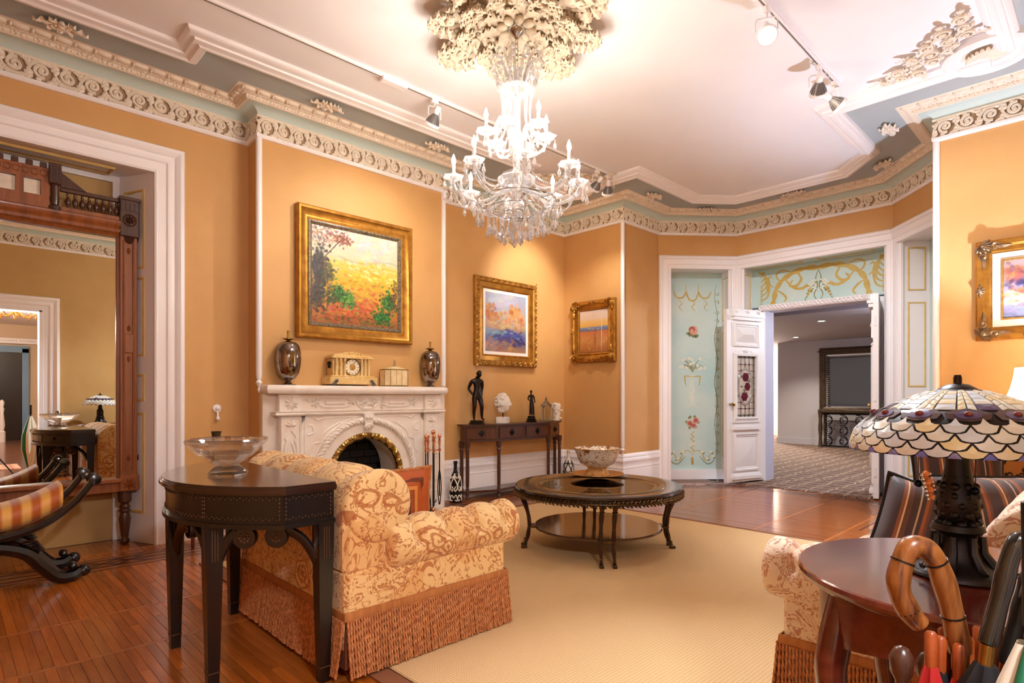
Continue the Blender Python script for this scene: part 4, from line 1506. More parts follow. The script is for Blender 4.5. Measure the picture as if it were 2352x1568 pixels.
ld_.build('brass_came', BRASS, bx)
m = MB()
m.add([(p[0], p[1], .157) for p in octa] + [(p[0] * .25, p[1] * .3, .185) for p in octa], [(i, (i + 1) % 8, 8 + (i + 1) % 8, 8 + i) for i in range(8)] + [tuple(range(8, 16))])
m.build('lid', PEARL, bx, 10)
MB().lathe([(.025, .183), (.012, .19), (.016, .2), (.007, .21), (.013, .225), (.005, .235), (.009, .248), (.001, .262)], 12).build('finial', pm('silver', (206, 200, 190), .2, 1), bx)

# ------------------------------------------------------------------ framed pictures
def canvas(name, W, H, fn, parent, M, n=150, w=0.0, mat=None, seed=1):
    nx, ny = n, max(8, int(n * H / W))
    rs_ = np.random.RandomState(seed)
    img = fn(nx + 1, ny + 1, rs_)                    # rows bottom to top
    img = np.clip(img, 0, 255) / 255
    img = np.where(img <= .04045, img / 12.92, ((img + .055) / 1.055) ** 2.4)
    mb = MB()
    mb.grid(lambda a, b: M(-W / 2 + W * a, H * b, w), nx, ny)
    me = mb.mesh(name, mat, 0)
    at = me.color_attributes.new('Col', 'FLOAT_COLOR', 'POINT')
    col = np.ones((nx + 1, ny + 1, 4))
    col[:, :, :3] = img.transpose(1, 0, 2)
    at.data.foreach_set('color', col.reshape(-1))
    return put(name, me, parent)


class Paint:
    def __init__(s, nx, ny, rs_):
        s.nx, s.ny, s.r = nx, ny, rs_
        s.y, s.x = np.mgrid[0:ny, 0:nx]
        s.x = s.x / (nx - 1)
        s.y = s.y / (ny - 1)
        s.im = np.zeros((ny, nx, 3))
        s.asp = nx / ny

    def grad(s, stops):
        ys = [p for p, c in stops]
        for k in range(3):
            s.im[:, :, k] = np.interp(s.y, ys, [c[k] for p, c in stops])

    def dab(s, cx, cy, rx, ry, ang, col, al):
        dx, dy = (s.x - cx) * s.asp, s.y - cy
        u_, v_ = dx * cos(ang) + dy * sin(ang), -dx * sin(ang) + dy * cos(ang)
        k = np.clip(1.6 - 1.6 * ((u_ / rx) ** 2 + (v_ / ry) ** 2), 0, 1)[:, :, None] * al
        s.im = s.im * (1 - k) + np.array(col) * k

    def dabs(s, cx, cy, sx, sy, n, size, cols, ang=0, aj=.5, al=.8, asp=2.0):
        for i in range(n):
            x, y = s.r.normal(cx, sx), s.r.normal(cy, sy)
            c_ = np.array(cols[s.r.randint(len(cols))]) + s.r.normal(0, 8, 3)
            z = size * s.r.uniform(.6, 1.3)
            s.dab(x, y, z * asp, z, ang + s.r.normal(0, aj), c_, al)

    def grain(s, k=6):
        s.im += s.r.normal(0, k, s.im.shape[:2])[:, :, None]


def art_hills(nx, ny, r):
    p = Paint(nx, ny, r)
    p.grad([(0, (160, 92, 48)), (.3, (196, 140, 54)), (.45, (206, 172, 60)), (.62, (216, 192, 96)), (.72, (204, 200, 170)), (1, (198, 196, 190))])
    p.dabs(.7, .88, .22, .08, 90, .02, [(220, 212, 180), (190, 196, 206), (224, 214, 164), (206, 206, 206)], .1, .4, .6, 2.5)
    # pale ridge, then yellow slopes one behind the other
    for k in range(60):
        x = .30 + .7 * k / 59
        p.dab(x, .70 + .03 * sin(x * 9) , .03, .012, .2, (168, 176, 176) if k % 3 else (206, 196, 120), .6)
    p.dabs(.72, .62, .18, .035, 130, .013, [(226, 204, 110), (216, 182, 56), (230, 220, 184), (206, 168, 50)], -.25, .3, .75, 2.6)
    p.dabs(.75, .53, .18, .03, 120, .012, [(218, 184, 40), (228, 196, 60), (196, 164, 50), (236, 220, 150)], -.3, .3, .75, 2.6)
    p.dabs(.6, .44, .2, .03, 120, .012, [(206, 160, 50), (216, 180, 60), (180, 140, 50)], .15, .3, .75, 2.6)
    p.dabs(.6, .33, .22, .04, 130, .013, [(210, 160, 60), (196, 120, 54), (222, 176, 80)], -.35, .3, .75, 2.8)
    p.dabs(.45, .2, .2, .05, 130, .014, [(196, 96, 54), (216, 130, 66), (176, 80, 46), (220, 150, 84), (190, 84, 84)], -.4, .3, .75, 2.6)
    p.dabs(.3, .08, .25, .04, 110, .014, [(170, 74, 40), (196, 100, 54), (130, 60, 36)], -.1, .4, .75, 2.4)
    # middle bushes
    p.dab(.30, .32, .09, .075, 0, (44, 92, 48), .85)
    p.dab(.41, .27, .07, .07, .3, (60, 120, 58), .8)
    p.dabs(.30, .32, .055, .05, 130, .011, [(40, 96, 46), (60, 124, 56), (30, 66, 40), (96, 150, 66)], 0, 1.2, .8, 1.4)
    p.dabs(.41, .27, .05, .05, 110, .011, [(60, 130, 60), (90, 150, 60), (40, 90, 50), (120, 160, 80)], 0, 1.2, .8, 1.4)
    p.dabs(.2, .27, .06, .04, 90, .012, [(60, 80, 50), (44, 60, 44), (100, 96, 60)], 0, 1.2, .8, 1.4)
    # dark stand of trees at the left
    p.dab(.09, .56, .085, .2, 0, (48, 46, 50), .9)
    p.dab(.06, .3, .08, .14, 0, (66, 62, 56), .8)
    p.dabs(.09, .55, .045, .13, 260, .013, [(46, 44, 50), (62, 60, 58), (36, 38, 44), (78, 66, 70)], 1.4, .8, .8, 1.5)
    p.dabs(.06, .3, .04, .08, 120, .013, [(60, 62, 56), (84, 70, 66), (46, 50, 44)], 1.4, .8, .8, 1.5)
    p.dabs(.19, .52, .035, .07, 110, .012, [(60, 76, 56), (90, 96, 66), (110, 90, 60)], 0, 1.2, .75, 1.4)
    for x0 in (.07, .13, .17):
        for k in range(40):
            p.dab(x0 + .012 * sin(k * .1), .14 + k * .013, .006, .010, 0, (70, 52, 44), .7)
    for k in range(50):
        p.dab(.13 + k * .0048, .66 + k * .0055, .008, .007, .9, (84, 56, 46), .8)
    p.dabs(.1, .9, .08, .05, 150, .011, [(120, 90, 98), (146, 110, 104), (96, 74, 84), (170, 130, 110), (206, 180, 140)], 0, 1.3, .75, 1.5)
    p.dabs(.33, .89, .07, .035, 130, .010, [(120, 60, 46), (150, 84, 60), (90, 46, 50), (180, 124, 84)], 0, 1.3, .75, 1.5)
    # right-hand bushes and trunks
    p.dab(.88, .29, .085, .10, 0, (34, 84, 44), .9)
    p.dab(.79, .11, .11, .075, 0, (28, 104, 46), .9)
    p.dabs(.88, .29, .05, .06, 200, .011, [(34, 92, 46), (60, 130, 50), (26, 62, 40), (96, 150, 60)], 0, 1.3, .8, 1.4)
    p.dabs(.95, .40, .025, .08, 70, .011, [(80, 62, 46), (110, 84, 50)], 1.5, .5, .75, 1.6)
    p.dabs(.79, .11, .06, .045, 170, .011, [(30, 130, 50), (24, 84, 44), (70, 156, 60), (20, 56, 36)], 0, 1.3, .8, 1.4)
    p.dabs(.6, .05, .28, .025, 90, .012, [(150, 84, 46), (110, 100, 50), (70, 86, 44)], 0, .4, .7, 2.2)
    p.grain(5)
    return p.im


def art_pond(nx, ny, r):
    p = Paint(nx, ny, r)
    p.grad([(0, (206, 160, 120)), (.2, (130, 130, 180)), (.33, (150, 160, 196)), (.45, (222, 180, 140)), (.7, (206, 206, 220)), (1, (190, 200, 226))])
    p.dabs(.4, .9, .3, .06, 50, .06, [(206, 212, 230), (190, 196, 228), (226, 226, 232)], 0, .3, .5)
    p.dabs(.14, .62, .1, .08, 90, .035, [(226, 160, 100), (214, 140, 84), (236, 180, 120), (190, 150, 130)], 0, 1, .6, 1.3)
    p.dabs(.72, .6, .13, .1, 120, .035, [(236, 170, 100), (244, 196, 130), (220, 140, 84), (230, 206, 180)], 0, 1, .6, 1.3)
    p.dabs(.6, .48, .25, .04, 50, .03, [(226, 190, 150), (206, 196, 196), (240, 210, 170)], 0, .3, .6)
    p.dabs(.5, .28, .22, .05, 90, .03, [(96, 106, 186), (120, 130, 196), (84, 90, 160), (150, 160, 206)], 0, .2, .6, 2.6)
    p.dabs(.25, .34, .15, .02, 30, .02, [(150, 190, 206), (170, 196, 210)], 0, .2, .6, 3)
    p.dabs(.72, .18, .14, .03, 40, .025, [(60, 56, 130), (80, 70, 140), (110, 90, 140)], -.3, .2, .6)
    p.dabs(.3, .1, .25, .06, 70, .03, [(214, 160, 110), (196, 140, 130), (150, 130, 170), (226, 180, 130)], 0, .5, .55)
    for q in (.62, .78, .84):
        p.dab(q, .5, .008, .18, 0, (226, 214, 220), .6)
    p.grain(6)
    return np.clip(p.im, 0, 255) ** 1.25 * 255 ** -.25 * .86


def art_shore(nx, ny, r):
    p = Paint(nx, ny, r)
    p.grad([(0, (160, 96, 50)), (.12, (180, 116, 60)), (.3, (206, 146, 90)), (.5, (200, 116, 70)), (.53, (96, 110, 150)), (.6, (130, 150, 190)), (.62, (226, 176, 90)), (.74, (230, 190, 120)), (.8, (224, 200, 180)), (1, (226, 206, 196))])
    p.dabs(.5, .56, .3, .012, 40, .01, [(90, 100, 150), (196, 206, 220), (120, 140, 180)], .05, .1, .7, 4)
    p.dabs(.5, .25, .3, .12, 80, .03, [(214, 160, 100), (196, 130, 70), (180, 110, 60)], 0, .6, .4)
    p.dab(.55, .35, .05, .25, 0, (150, 90, 60), .5)
    p.dab(.78, .45, .012, .6, 0, (232, 226, 226), .7)
    p.dab(.5, .9, .05, .1, 0, (214, 190, 190), .4)
    p.grain(5)
    return p.im


def art_mist(nx, ny, r):
    p = Paint(nx, ny, r)
    p.grad([(0, (190, 186, 206)), (.25, (226, 206, 196)), (.5, (196, 180, 196)), (.75, (206, 160, 140)), (1, (214, 200, 206))])
    p.dabs(.4, .75, .3, .1, 120, .04, [(196, 110, 90), (206, 130, 100), (150, 100, 120), (220, 180, 150)], 0, 1, .5, 1.4)
    p.dabs(.5, .55, .22, .06, 80, .04, [(110, 110, 150), (90, 84, 120), (150, 140, 180)], 0, 1, .5, 1.4)
    p.dabs(.25, .4, .2, .06, 60, .03, [(226, 140, 90), (236, 200, 180), (214, 120, 90)], 0, .5, .5)
    p.dabs(.6, .35, .3, .05, 50, .04, [(240, 226, 206), (226, 214, 220)], 0, .3, .5)
    p.dabs(.5, .1, .3, .06, 70, .05, [(170, 170, 206), (196, 190, 214), (150, 150, 190)], 0, .3, .5)
    p.grain(6)
    return np.clip(p.im, 0, 255) ** 1.3 * 255 ** -.3 * .8


CANV = vcol('oil_on_canvas', .38, .25)


def picture(label, loc, rz, W, H, prof, art, inner, ornaments, seed, mats=(GOLD, GOLDL), slip=None, tilt=0.0, mat_w=0):
    t = thing('framed_painting', label, 'painting', loc, rz)
    t.rotation_euler = (tilt, 0, rz)
    M = lambda a, b, w: (a, w, b)
    MB().sweep(prof, rect(-W / 2, W / 2, 0, H), True, M).build('frame', mats[0], t, 35)
    MB().box(-W / 2 + .02, W / 2 - .02, -.012, -.002, .02, H - .02).build('backing', DARKW, t, 0)
    iw, ih = W - 2 * inner, H - 2 * inner
    MM = lambda a, b, w: (a, w, b + inner)
    if slip:
        MB().sweep(slip[1], rect(-iw / 2, iw / 2, inner, H - inner), True, M).build('slip', slip[0], t, 35)
    if mat_w:
        MB().sweep([(0, -.016), (mat_w, -.014), (mat_w, -.012)], rect(-iw / 2, iw / 2, inner, H - inner), True, M).build('mount', pm('white_linen_mount', (236, 232, 228), .7), t, 0)
        iw -= 2 * mat_w
        ih -= 2 * mat_w
        MM = lambda a, b, w: (a, w, b + inner + mat_w)
    canvas('canvas', iw, ih, art, t, MM, 170, -.0125, CANV, seed)
    if ornaments:
        ornaments(t, W, H, mats[1])
    return t


def orn_leafy(t, W, H, mt):
    """chased leaf border running all round the outer edge"""
    m = MB()
    per = [((-W / 2, 0), (W / 2, 0)), ((W / 2, 0), (W / 2, H)), ((W / 2, H), (-W / 2, H)), ((-W / 2, H), (-W / 2, 0))]
    for a, b in per:
        d = V(b) - V(a)
        n = int(d.length / .045)
        d.normalize()
        nn = V((-d.y, d.x))
        for k in range(n):
            c = V(a) + d * ((k + .5) * .045 + .01) + nn * .03
            an = atan2(d.y, d.x)
            leafblob(m, c.x, c.y, .05, .014, an + .5 * (-1) ** k, -.045, -.016)
            leafblob(m, c.x, c.y, .03, .011, an + 2.2 * (-1) ** k, -.045, -.014)
            m.ell((c.x - nn.x * .018, -.046, c.y - nn.y * .018), (.009, .01, .009), 6, 4)
    m.build('leaf_border', mt, t, 50)


def orn_swept(t, W, H, mt):
    """corner and centre cartouches of a swept frame"""
    for cx, cz, ax in ((-W / 2, 0, .785), (W / 2, 0, 2.356), (W / 2, H, 3.927), (-W / 2, H, 5.498)):
        m = MB()
        x0, z0 = cx + .05 * (1 if cx < 0 else -1), cz + .05 * (1 if cz == 0 else -1)
        for k in range(9):
            a = ax + (k - 4) * .32
            leafblob(m, x0 - .03 * cos(ax), z0 - .03 * sin(ax), .10 - .006 * abs(k - 4), .016, a, -.05, -.02)
        m.ell((x0, -.055, z0), (.026, .018, .026), 8, 5)
        for s in (-1, 1):
            a = ax + s * .785
            P = spiral(x0 + .07 * cos(a), z0 + .07 * sin(a), .03, .008, a, 1.2 * s, 12)
            m.tube([(p[0], -.055, p[1]) for p in P], .008, 5)
            leafblob(m, x0 + .07 * cos(a), z0 + .07 * sin(a), .10, .018, a, -.048, -.018)
        m.build('corner_ornament', mt, t, 50)
    for cx, cz, a0 in ((0, .03, 0), (0, H - .03, 0), (-W / 2 + .03, H / 2, pi / 2), (W / 2 - .03, H / 2, pi / 2)):
        m = MB()
        for k in range(8):
            leafblob(m, cx, cz, .06 if k % 4 == 0 else .035, .013, a0 + k * pi / 4, -.05, -.016)
        m.ell((cx, -.055, cz), (.018, .014, .018), 8, 5)
        m.build('centre_ornament', mt, t, 50)


BLKG = pm('beaded_black_slip', (40, 36, 34), .4, c2=(150, 130, 100), vs=70)
picture('largest painting, sunlit yellow hills and dark trees, over the mantel', (2.65, 4.738, 1.592), 0, 1.127, 1.105,
        [(0, -.002), (0, -.055), (.01, -.065), (.028, -.062), (.04, -.045), (.075, -.03), (.085, -.032), (.095, -.03), (.13, -.012), (.13, -.002)], art_hills, .13, None, 3,
        slip=(BLKG, [(-.024, -.012), (-.022, -.03), (-.008, -.034), (0, -.026), (.012, -.014)]), tilt=0)
picture('tall painting of orange trees by a blue pond, white mount, above the console table', (4.705, 4.966, 1.448), 0, .98, 1.0,
        [(0, -.002), (0, -.03), (.012, -.045), (.05, -.05), (.062, -.035), (.08, -.03), (.11, -.024), (.115, -.03), (.13, -.02), (.13, -.002)], art_pond, .13, orn_leafy, 5, mats=(GOLD, GOLDL), mat_w=.035)
picture('small painting of a blue sea line over orange sand, beside the corner', (5.746, 4.475, 1.52), -pi / 2, .67, .757,
        [(0, -.002), (0, -.03), (.012, -.045), (.04, -.05), (.055, -.035), (.09, -.02), (.1, -.028), (.115, -.02), (.12, -.002)], art_shore, .12, orn_swept, 8, mats=(GOLD, GOLD))
SILV = pm('silvered_gilt', (176, 150, 120), .3, .8, c2=(120, 96, 70), vs=20)
picture('misty red and violet painting in ornate swept frame on the right-hand wall', (5.746, .425, 1.525), -pi / 2, .67, .757,
        [(0, -.002), (0, -.035), (.012, -.05), (.04, -.052), (.055, -.035), (.085, -.03), (.09, -.022), (.1, -.02), (.1, -.002)], art_mist, .1, orn_swept, 11, mats=(GOLD, SILV), mat_w=.05,
        slip=(GOLDL, [(.05, -.012), (.05, -.024), (.062, -.024), (.064, -.012)]))
# ================================================================== PIER MIRROR
pmir = thing('pier_mirror', 'tall carved walnut pier mirror with battlemented crest, standing in the left niche', 'mirror', (.3, 5.12, 0))
WAL = WALNUT
for s in (-1, 1):
    X = lambda a, b, s=s: tuple(sorted((s * a, s * b)))
    m = MB()
    m.bbox(*X(.63, .74), -.02, .1, .40, 2.30, .004)
    m.bbox(*X(.612, .634), .0, .08, .48, 2.30, .004)
    for x in (.655, .715):
        m.lathe([(.008, .55), (.008, 2.25)], 8, (s * x, -.02, 0))
    m.bbox(*X(.655, .715), -.03, 0, 1.42, 1.56, .006)
    for z in (.62, 1.40, 1.58, 2.2):
        leafblob(m, s * .685, z, .05, .012, pi / 2 if z in (.62, 1.58) else -pi / 2, -.021, -.012)
    m.build('stile', WAL, pmir)
    m = MB().bbox(*X(.625, .75), -.035, .1, .40, .52, .006)
    for k in range(7):
        leafblob(m, s * .688, .455, .045, .011, 2 * pi * k / 7 + .2, -.036, -.014)
    m.build('base_block', WAL, pmir)
    m = MB().bbox(*X(.625, .75), -.04, .1, 2.28, 2.56, .006)
    for k in range(8):
        leafblob(m, s * .688, 2.40, .035, .009, 2 * pi * k / 8, -.041, -.012)
    m.tube([(s * .688 + .04 * cos(2 * pi * k / 16), -.042, 2.40 + .04 * sin(2 * pi * k / 16)) for k in range(16)], .006, 5, closed=True)
    for k in range(4):
        m.box(s * .64 + s * .028 * k - .006, s * .64 + s * .028 * k + .006, -.046, -.03, 2.47, 2.53)
    m.bbox(*X(.62, .76), -.048, .1, 2.545, 2.57, .004)
    for k in range(3):
        leafblob(m, s * .688, 2.23, .07, .016, pi / 2 + (k - 1) * .5, -.024, -.016)
    m.build('corner_block', WALDARK, pmir)
    # side scroll brackets
    for z, f in ((2.42, 1), (.50, -1)):
        m = MB()
        P = [(.752, z), (.79, z + f * .02), (.80, z - f * .03), (.775, z - f * .06), (.765, z - f * .12), (.752, z - f * .16)]
        m.tube([(s * p.x, .03, p.y) for p in catmull([(a, b, 0) for a, b in P], 5)], .013, 6)
        m.ell((s * .785, .03, z + f * .035), (.018, .02, .018), 8, 5)
        m.build('side_bracket', WALDARK, pmir)
    MB().lathe([(.018, 0), (.03, .012), (.032, .03), (.022, .05), (.026, .07), (.034, .13), (.04, .19), (.03, .235), (.042, .25), (.03, .265), (.038, .28), (.026, .30), (.045, .32), (.045, .40)], 16, (s * .67, .03, 0)).build('leg', WALDARK, pmir)
    # turned tower post and its buttress
    m = MB().lathe([(.022, 2.36), (.034, 2.385), (.038, 2.405), (.022, 2.42), (.026, 2.45), (.024, 2.55), (.034, 2.56)], 14, (s * .25, -.02, 0))
    m.bbox(*X(.215, .285), -.055, .03, 2.56, 2.70, .004)
    for k in range(4):
        m.box(s * .25 - .028 + k * .016, s * .25 - .02 + k * .016, -.06, -.05, 2.57, 2.68)
    m.build('tower_post', WALDARK, pmir)
    MB().prism([(s * .285, 2.555), (s * .43, 2.555), (s * .285, 2.66)], -.01, .02, lambda a, b, w: (a, w, b)).build('buttress', WALDARK, pmir, 0)
    MB().bbox(*X(.28, .63), -.015, .015, 2.525, 2.552, .004).build('gallery_rail', WALDARK, pmir)
    for k in range(8):
        MB().lathe([(.006, 2.415), (.007, 2.43), (.016, 2.445), (.019, 2.465), (.012, 2.485), (.006, 2.495), (.01, 2.505), (.006, 2.525)], 10, (s * (.325 + .041 * k), 0, 0)).build('spindle', WALDARK, pmir)
m = MB()
prof = [(.08, 2.27), (-.01, 2.27), (-.02, 2.29), (-.035, 2.30), (-.04, 2.32), (-.03, 2.335), (-.05, 2.36), (-.05, 2.38), (-.03, 2.39), (-.03, 2.415), (.08, 2.415)]
m.sweep([(-w_ if False else w_, z) for w_, z in prof], [(.63, 0), (-.63, 0)][::-1], pclosed=True)
m.build('top_rail', WAL, pmir)
m = MB().bbox(-.64, .64, -.06, .09, .47, .50, .006).bbox(-.63, .63, -.03, .08, .40, .47, .004)
m.build('bottom_rail', WAL, pmir)
MB().box(-.62, .62, .02, .03, .50, 2.28).build('mirror_glass', MIRROR, pmir, 0)
MB().box(-.66, .66, .075, .09, .42, 2.3).build('back_board', DARKW, pmir, 0)
m = MB()
for r in (rect(-.22, .22, 2.41, 2.47), rect(-.22, .22, 2.575, 2.66), rect(-.22, -.175, 2.47, 2.575), rect(-.085, -.045, 2.47, 2.575), rect(.045, .085, 2.47, 2.575), rect(.175, .22, 2.47, 2.575)):
    m.prism(r, -.025, .015, lambda a, b, w: (a, w, b))
for i in range(9):
    x = -.19 + i * .0475
    m.tube([(x + .022 * cos(2 * pi * k / 10), -.027, 2.622 + .02 * sin(2 * pi * k / 10)) for k in range(10)], .004, 4, closed=True)
m.build('crest_panel', WAL, pmir)
for x in (-.13, 0, .13):
    MB().box(x - .043, x + .043, .0, .008, 2.472, 2.573).build('crest_mirror', pm('painted_reflection_glass', (240, 234, 220), .2, .2, c2=(222, 212, 194), vs=20) if x < -.1 else bpy.data.materials['painted_reflection_glass'], pmir, 0)  # pale base colour paints a bright reflection into the small mirror panes
for k in range(6):
    MB().bbox(-.205 + k * .075, -.168 + k * .075, -.03, .02, 2.66, 2.695, .003).build('battlement', WALDARK, pmir)
hk = MB().ell((0, 0, 0), (.014, .012, .014), 10, 6)
o = hk.build('niche_hook', WHITE)
o.location = (1.048, 5.178, 2.25)
tag(o, 'small white round hook on the niche jamb beside the mirror', 'hook')

# ================================================================== SCROLLED BENCH
bn = thing('scroll_bench', 'black scroll-ended bench with gold striped seat in front of the pier mirror', 'bench', (-.05, 4.52, 0))
BLK = DARKW
for y in (-.19, .19):
    for s in (-1, 1):
        rail = catmull([(0, .30), (s * .25, .31), (s * .45, .37), (s * .60, .48), (s * .70, .60)] and [(0, y, .30), (s * .25, y, .305), (s * .46, y, .36), (s * .61, y, .47), (s * .70, y, .59)], 8)
        MB().tube(rail, [.03 - .010 * i / (len(rail) - 1) for i in range(len(rail))], 8, flat=1.3, up=(0, 1, 0)).build('side_rail', BLK, bn)
        leg = catmull([(0, y, .25), (s * .22, y, .26), (s * .38, y, .21), (s * .46, y, .12), (s * .53, y, .045), (s * .60, y, .035), (s * .645, y, .06)], 7)
        m = MB().tube(leg, [.03 + .01 * sin(pi * i / (len(leg) - 1)) for i in range(len(leg))], 8, flat=1.1, up=(0, 1, 0))
        m.ell((s * .655, y, .055), (.038, .036, .036), 10, 6)
        m.ell((s * .60, y, .095), (.025, .042, .025), 10, 6)
        for k in range(5):
            m.ell((s * (.40 + .012 * k), y, .265 - .012 * k), (.045 - .005 * k, .035, .012), 8, 5)
        m.build('leg', BLK, bn)
for s in (-1, 1):
    m = MB()
    R = Matrix.Translation((s * .705, 0, .60)) @ Matrix.Rotation(pi / 2, 4, 'X')
    for y in (-.19, .19):
        m.T = Matrix.Translation((s * .705, y, .60)) @ Matrix.Rotation(pi / 2, 4, 'X')
        m.lathe([(.012, -.07), (.03, -.065), (.034, -.05), (.02, -.04), (.02, .04), (.034, .05), (.03, .065), (.012, .07)], 12)
    m.T = R
    m.lathe([(.012, -.2), (.012, .2)], 8)
    m.T = None
    m.build('scroll_handle', BLK, bn)
m_, nt, b_ = newmat('gold_striped_silk')
v = coord(nt)
wv = node(nt, 'TexWave', wave_type='BANDS', bands_direction='X')
wv.inputs['Scale'].default_value = 3.6
nt.links.new(v, wv.inputs['Vector'])
nt.links.new(ramp(nt, wv.outputs[0], [(.25, (190, 96, 26)), (.75, (238, 182, 92))]), b_.inputs['Base Color'])
b_.inputs['Roughness'].default_value = .5
b_.inputs['Sheen Weight'].default_value = .3
SILK = m_
m = MB()
def seatf(a, b):
    # closed loop round the section: top then underside
    x = -.56 + 1.12 * a
    base = .325 + .40 * abs(x / .62) ** 3 * .42
    t = b * 2 * pi
    return (x, .165 * (abs(cos(t)) ** .5) * (1 if cos(t) > 0 else -1), base + .055 + .075 * sin(t) * (abs(sin(t)) ** -.3 if abs(sin(t)) > .01 else 0))
m.grid(seatf, 40, 20, cv=True)
w20 = 20
m.f.append(tuple(range(w20)))
m.f.append(tuple(40 * w20 + k for k in range(w20 - 1, -1, -1)))
m.m += [0, 0]
m.build('seat', SILK, bn, 60)

# ================================================================== DEMI-LUNE TABLE
dl = thing('demilune_table', 'black bow-fronted side table with gold scrollwork behind the left armchair', 'table', (1.095, 2.63, 0))


def demi(inset, n=26):
    xc, R = .175, .645
    a = math.asin(.525 / R)
    arc = [(xc - (R - inset) * cos(t), (R - inset) * sin(t)) for t in [-a + 2 * a * i / n for i in range(n + 1)]]
    arc = [p for p in arc if abs(p[1]) <= .525 - inset + 1e-6]
    return [(0 - .0, -.525 + inset)] + [(-.2, -.525 + inset)] + arc + [(-.2, .525 - inset), (0, .525 - inset)]


def layered(mb, layers):
    for (i0, z0), (i1, z1) in zip(layers, layers[1:]):
        a, b = demi(i0), demi(i1)
        k = min(len(a), len(b))
        if len(a) != len(b):
            continue
    return mb


m = MB()
for inset, z0, z1 in ((.006, .738, .745), (0, .745, .757), (.004, .757, .763), (.010, .763, .770)):
    m.prism(demi(inset), z0, z1)
m.build('tabletop', wood('dark_brown_polished_top', (40, 20, 16), (56, 30, 22), .16, 1, 7, .6), dl, 30)
m = MB().prism(demi(.025), .62, .738)
m.prism(demi(.012), .612, .628)
m.build('apron', DARKW, dl, 30)
g = MB()
path = demi(.0235)
# gold leaf border on each apron panel (drawn along the outline)
cum = [0]
for p, q in zip(path, path[1:]):
    cum.append(cum[-1] + hypot(q[0] - p[0], q[1] - p[1]))


def at_s(s):
    for i in range(len(path) - 1):
        if s <= cum[i + 1] + 1e-9:
            t = (s - cum[i]) / max(cum[i + 1] - cum[i], 1e-9)
            p, q = V(path[i]), V(path[i + 1])
            d = (q - p).normalized()
            return p + (q - p) * t, d
    return V(path[-1]), V((1, 0))


tot = cum[-1]
for s0, s1 in ((.015, .19), (.215, .52), (.53, tot - .53), (tot - .52, tot - .215), (tot - .19, tot - .015)):
    n = int((s1 - s0) / .012)
    for k in range(n + 1):
        s = s0 + (s1 - s0) * k / n
        for z in (.648, .722):
            p, d = at_s(s)
            nrm_ = V((d.y, -d.x)) * (1 if d.y * 0 - d.x * 0 >= 0 else 1)
            o_ = V((d.y, -d.x))
            c = p - o_ * 0
            g.ell((c.x, c.y, z + .003 * (-1) ** k), (.0035, .0035, .003), 5, 3)
    for z in range(6):
        for s in (s0, s1):
            p, d = at_s(s)
            g.ell((p.x, p.y, .648 + .0148 * z), (.0035, .0035, .005), 5, 3)
g.build('gold_border', pm('faded_gold_paint', (92, 62, 40), .5, .3), dl, 0, kind='stuff')
LEGS = [(-.366, -.25), (-.366, .25), (-.04, -.49), (-.04, .49)]
for x, y in LEGS:
    m = MB()
    vs = []
    for z, h in ((.62, .031), (.40, .028), (0, .019)):
        vs += [(x - h, y - h, z), (x + h, y - h, z), (x + h, y + h, z), (x - h, y + h, z)]
    m.add(vs, [(0, 1, 2, 3), (11, 10, 9, 8)] + [(k * 4 + i, k * 4 + (i + 1) % 4, k * 4 + 4 + (i + 1) % 4, k * 4 + 4 + i) for k in range(2) for i in range(4)])
    lg = m.build('leg', DARKW, dl, 0)
    m = MB()
    for k in (-1, 0, 1):
        m.box(x - .031, x - .0295, y + k * .01 - .0015, y + k * .01 + .0015, .48, .60)
        m.box(x + k * .01 - .0015, x + k * .01 + .0015, y - .031, y - .0295, .48, .60)
    h = .0225
    m.box(x - h, x + h, y - h, y + h, .058, .063)
    m.build('gilt_lines', bpy.data.materials['faded_gold_paint'], lg, 0, kind='stuff')
def brace(p, q, Lr=.20, ros=True):
    d = (V(q) - V(p))
    L = d.length
    d.normalize()
    P = lambda t, z: (p[0] + d.x * t, p[1] + d.y * t, z)
    pts = catmull([P(.0, .36), P(.13 * Lr, .46), P(.42 * Lr, .545), P(.78 * Lr, .588), P(Lr, .592)], 6)
    m = MB().tube(pts, .02, 8, flat=.65)
    c = V(P(Lr, .565))
    nx = V((d.y, -d.x, 0))
    k = 18
    ring = lambda r, o: [c + nx * o + V((d.x, d.y, 0)) * (r * cos(2 * pi * i / k)) + V((0, 0, r * sin(2 * pi * i / k))) for i in range(k)]
    vs = ring(.04, -.018) + ring(.044, -.01) + ring(.044, .01) + ring(.04, .018)
    m.add([tuple(v_) for v_ in vs], [tuple(range(k)), tuple(range(4 * k - 1, 3 * k - 1, -1))] + [(j * k + i, j * k + (i + 1) % k, (j + 1) * k + (i + 1) % k, (j + 1) * k + i) for j in range(3) for i in range(k)])
    br_ = m.build('brace', DARKW, dl, 40)
    m = MB()
    for s in (-1, 1):
        for i in range(8):
            a = 2 * pi * i / 8
            cc = c + nx * (.0185 * s) + V((d.x, d.y, 0)) * (.016 * cos(a)) + V((0, 0, .016 * sin(a)))
            m.ell(tuple(cc), (.006, .006, .006), 6, 4)
        m.ell(tuple(c + nx * (.0185 * s)), .008, 6, 4)
    m.build('rosette', bpy.data.materials['faded_gold_paint'], br_)
for a, b, l_ in ((0, 2, .12), (2, 0, .17), (1, 3, .12), (3, 1, .17)):
    brace(LEGS[a], LEGS[b], l_)
brace(LEGS[0], LEGS[1], .25)
brace(LEGS[1], LEGS[0], .249)
for s in (tot - .36,):
    p, d = at_s(s)
    MB().ell((p.x - .008, p.y, .685), (.014, .012, .012), 10, 6).build('knob', BLACKM, dl)

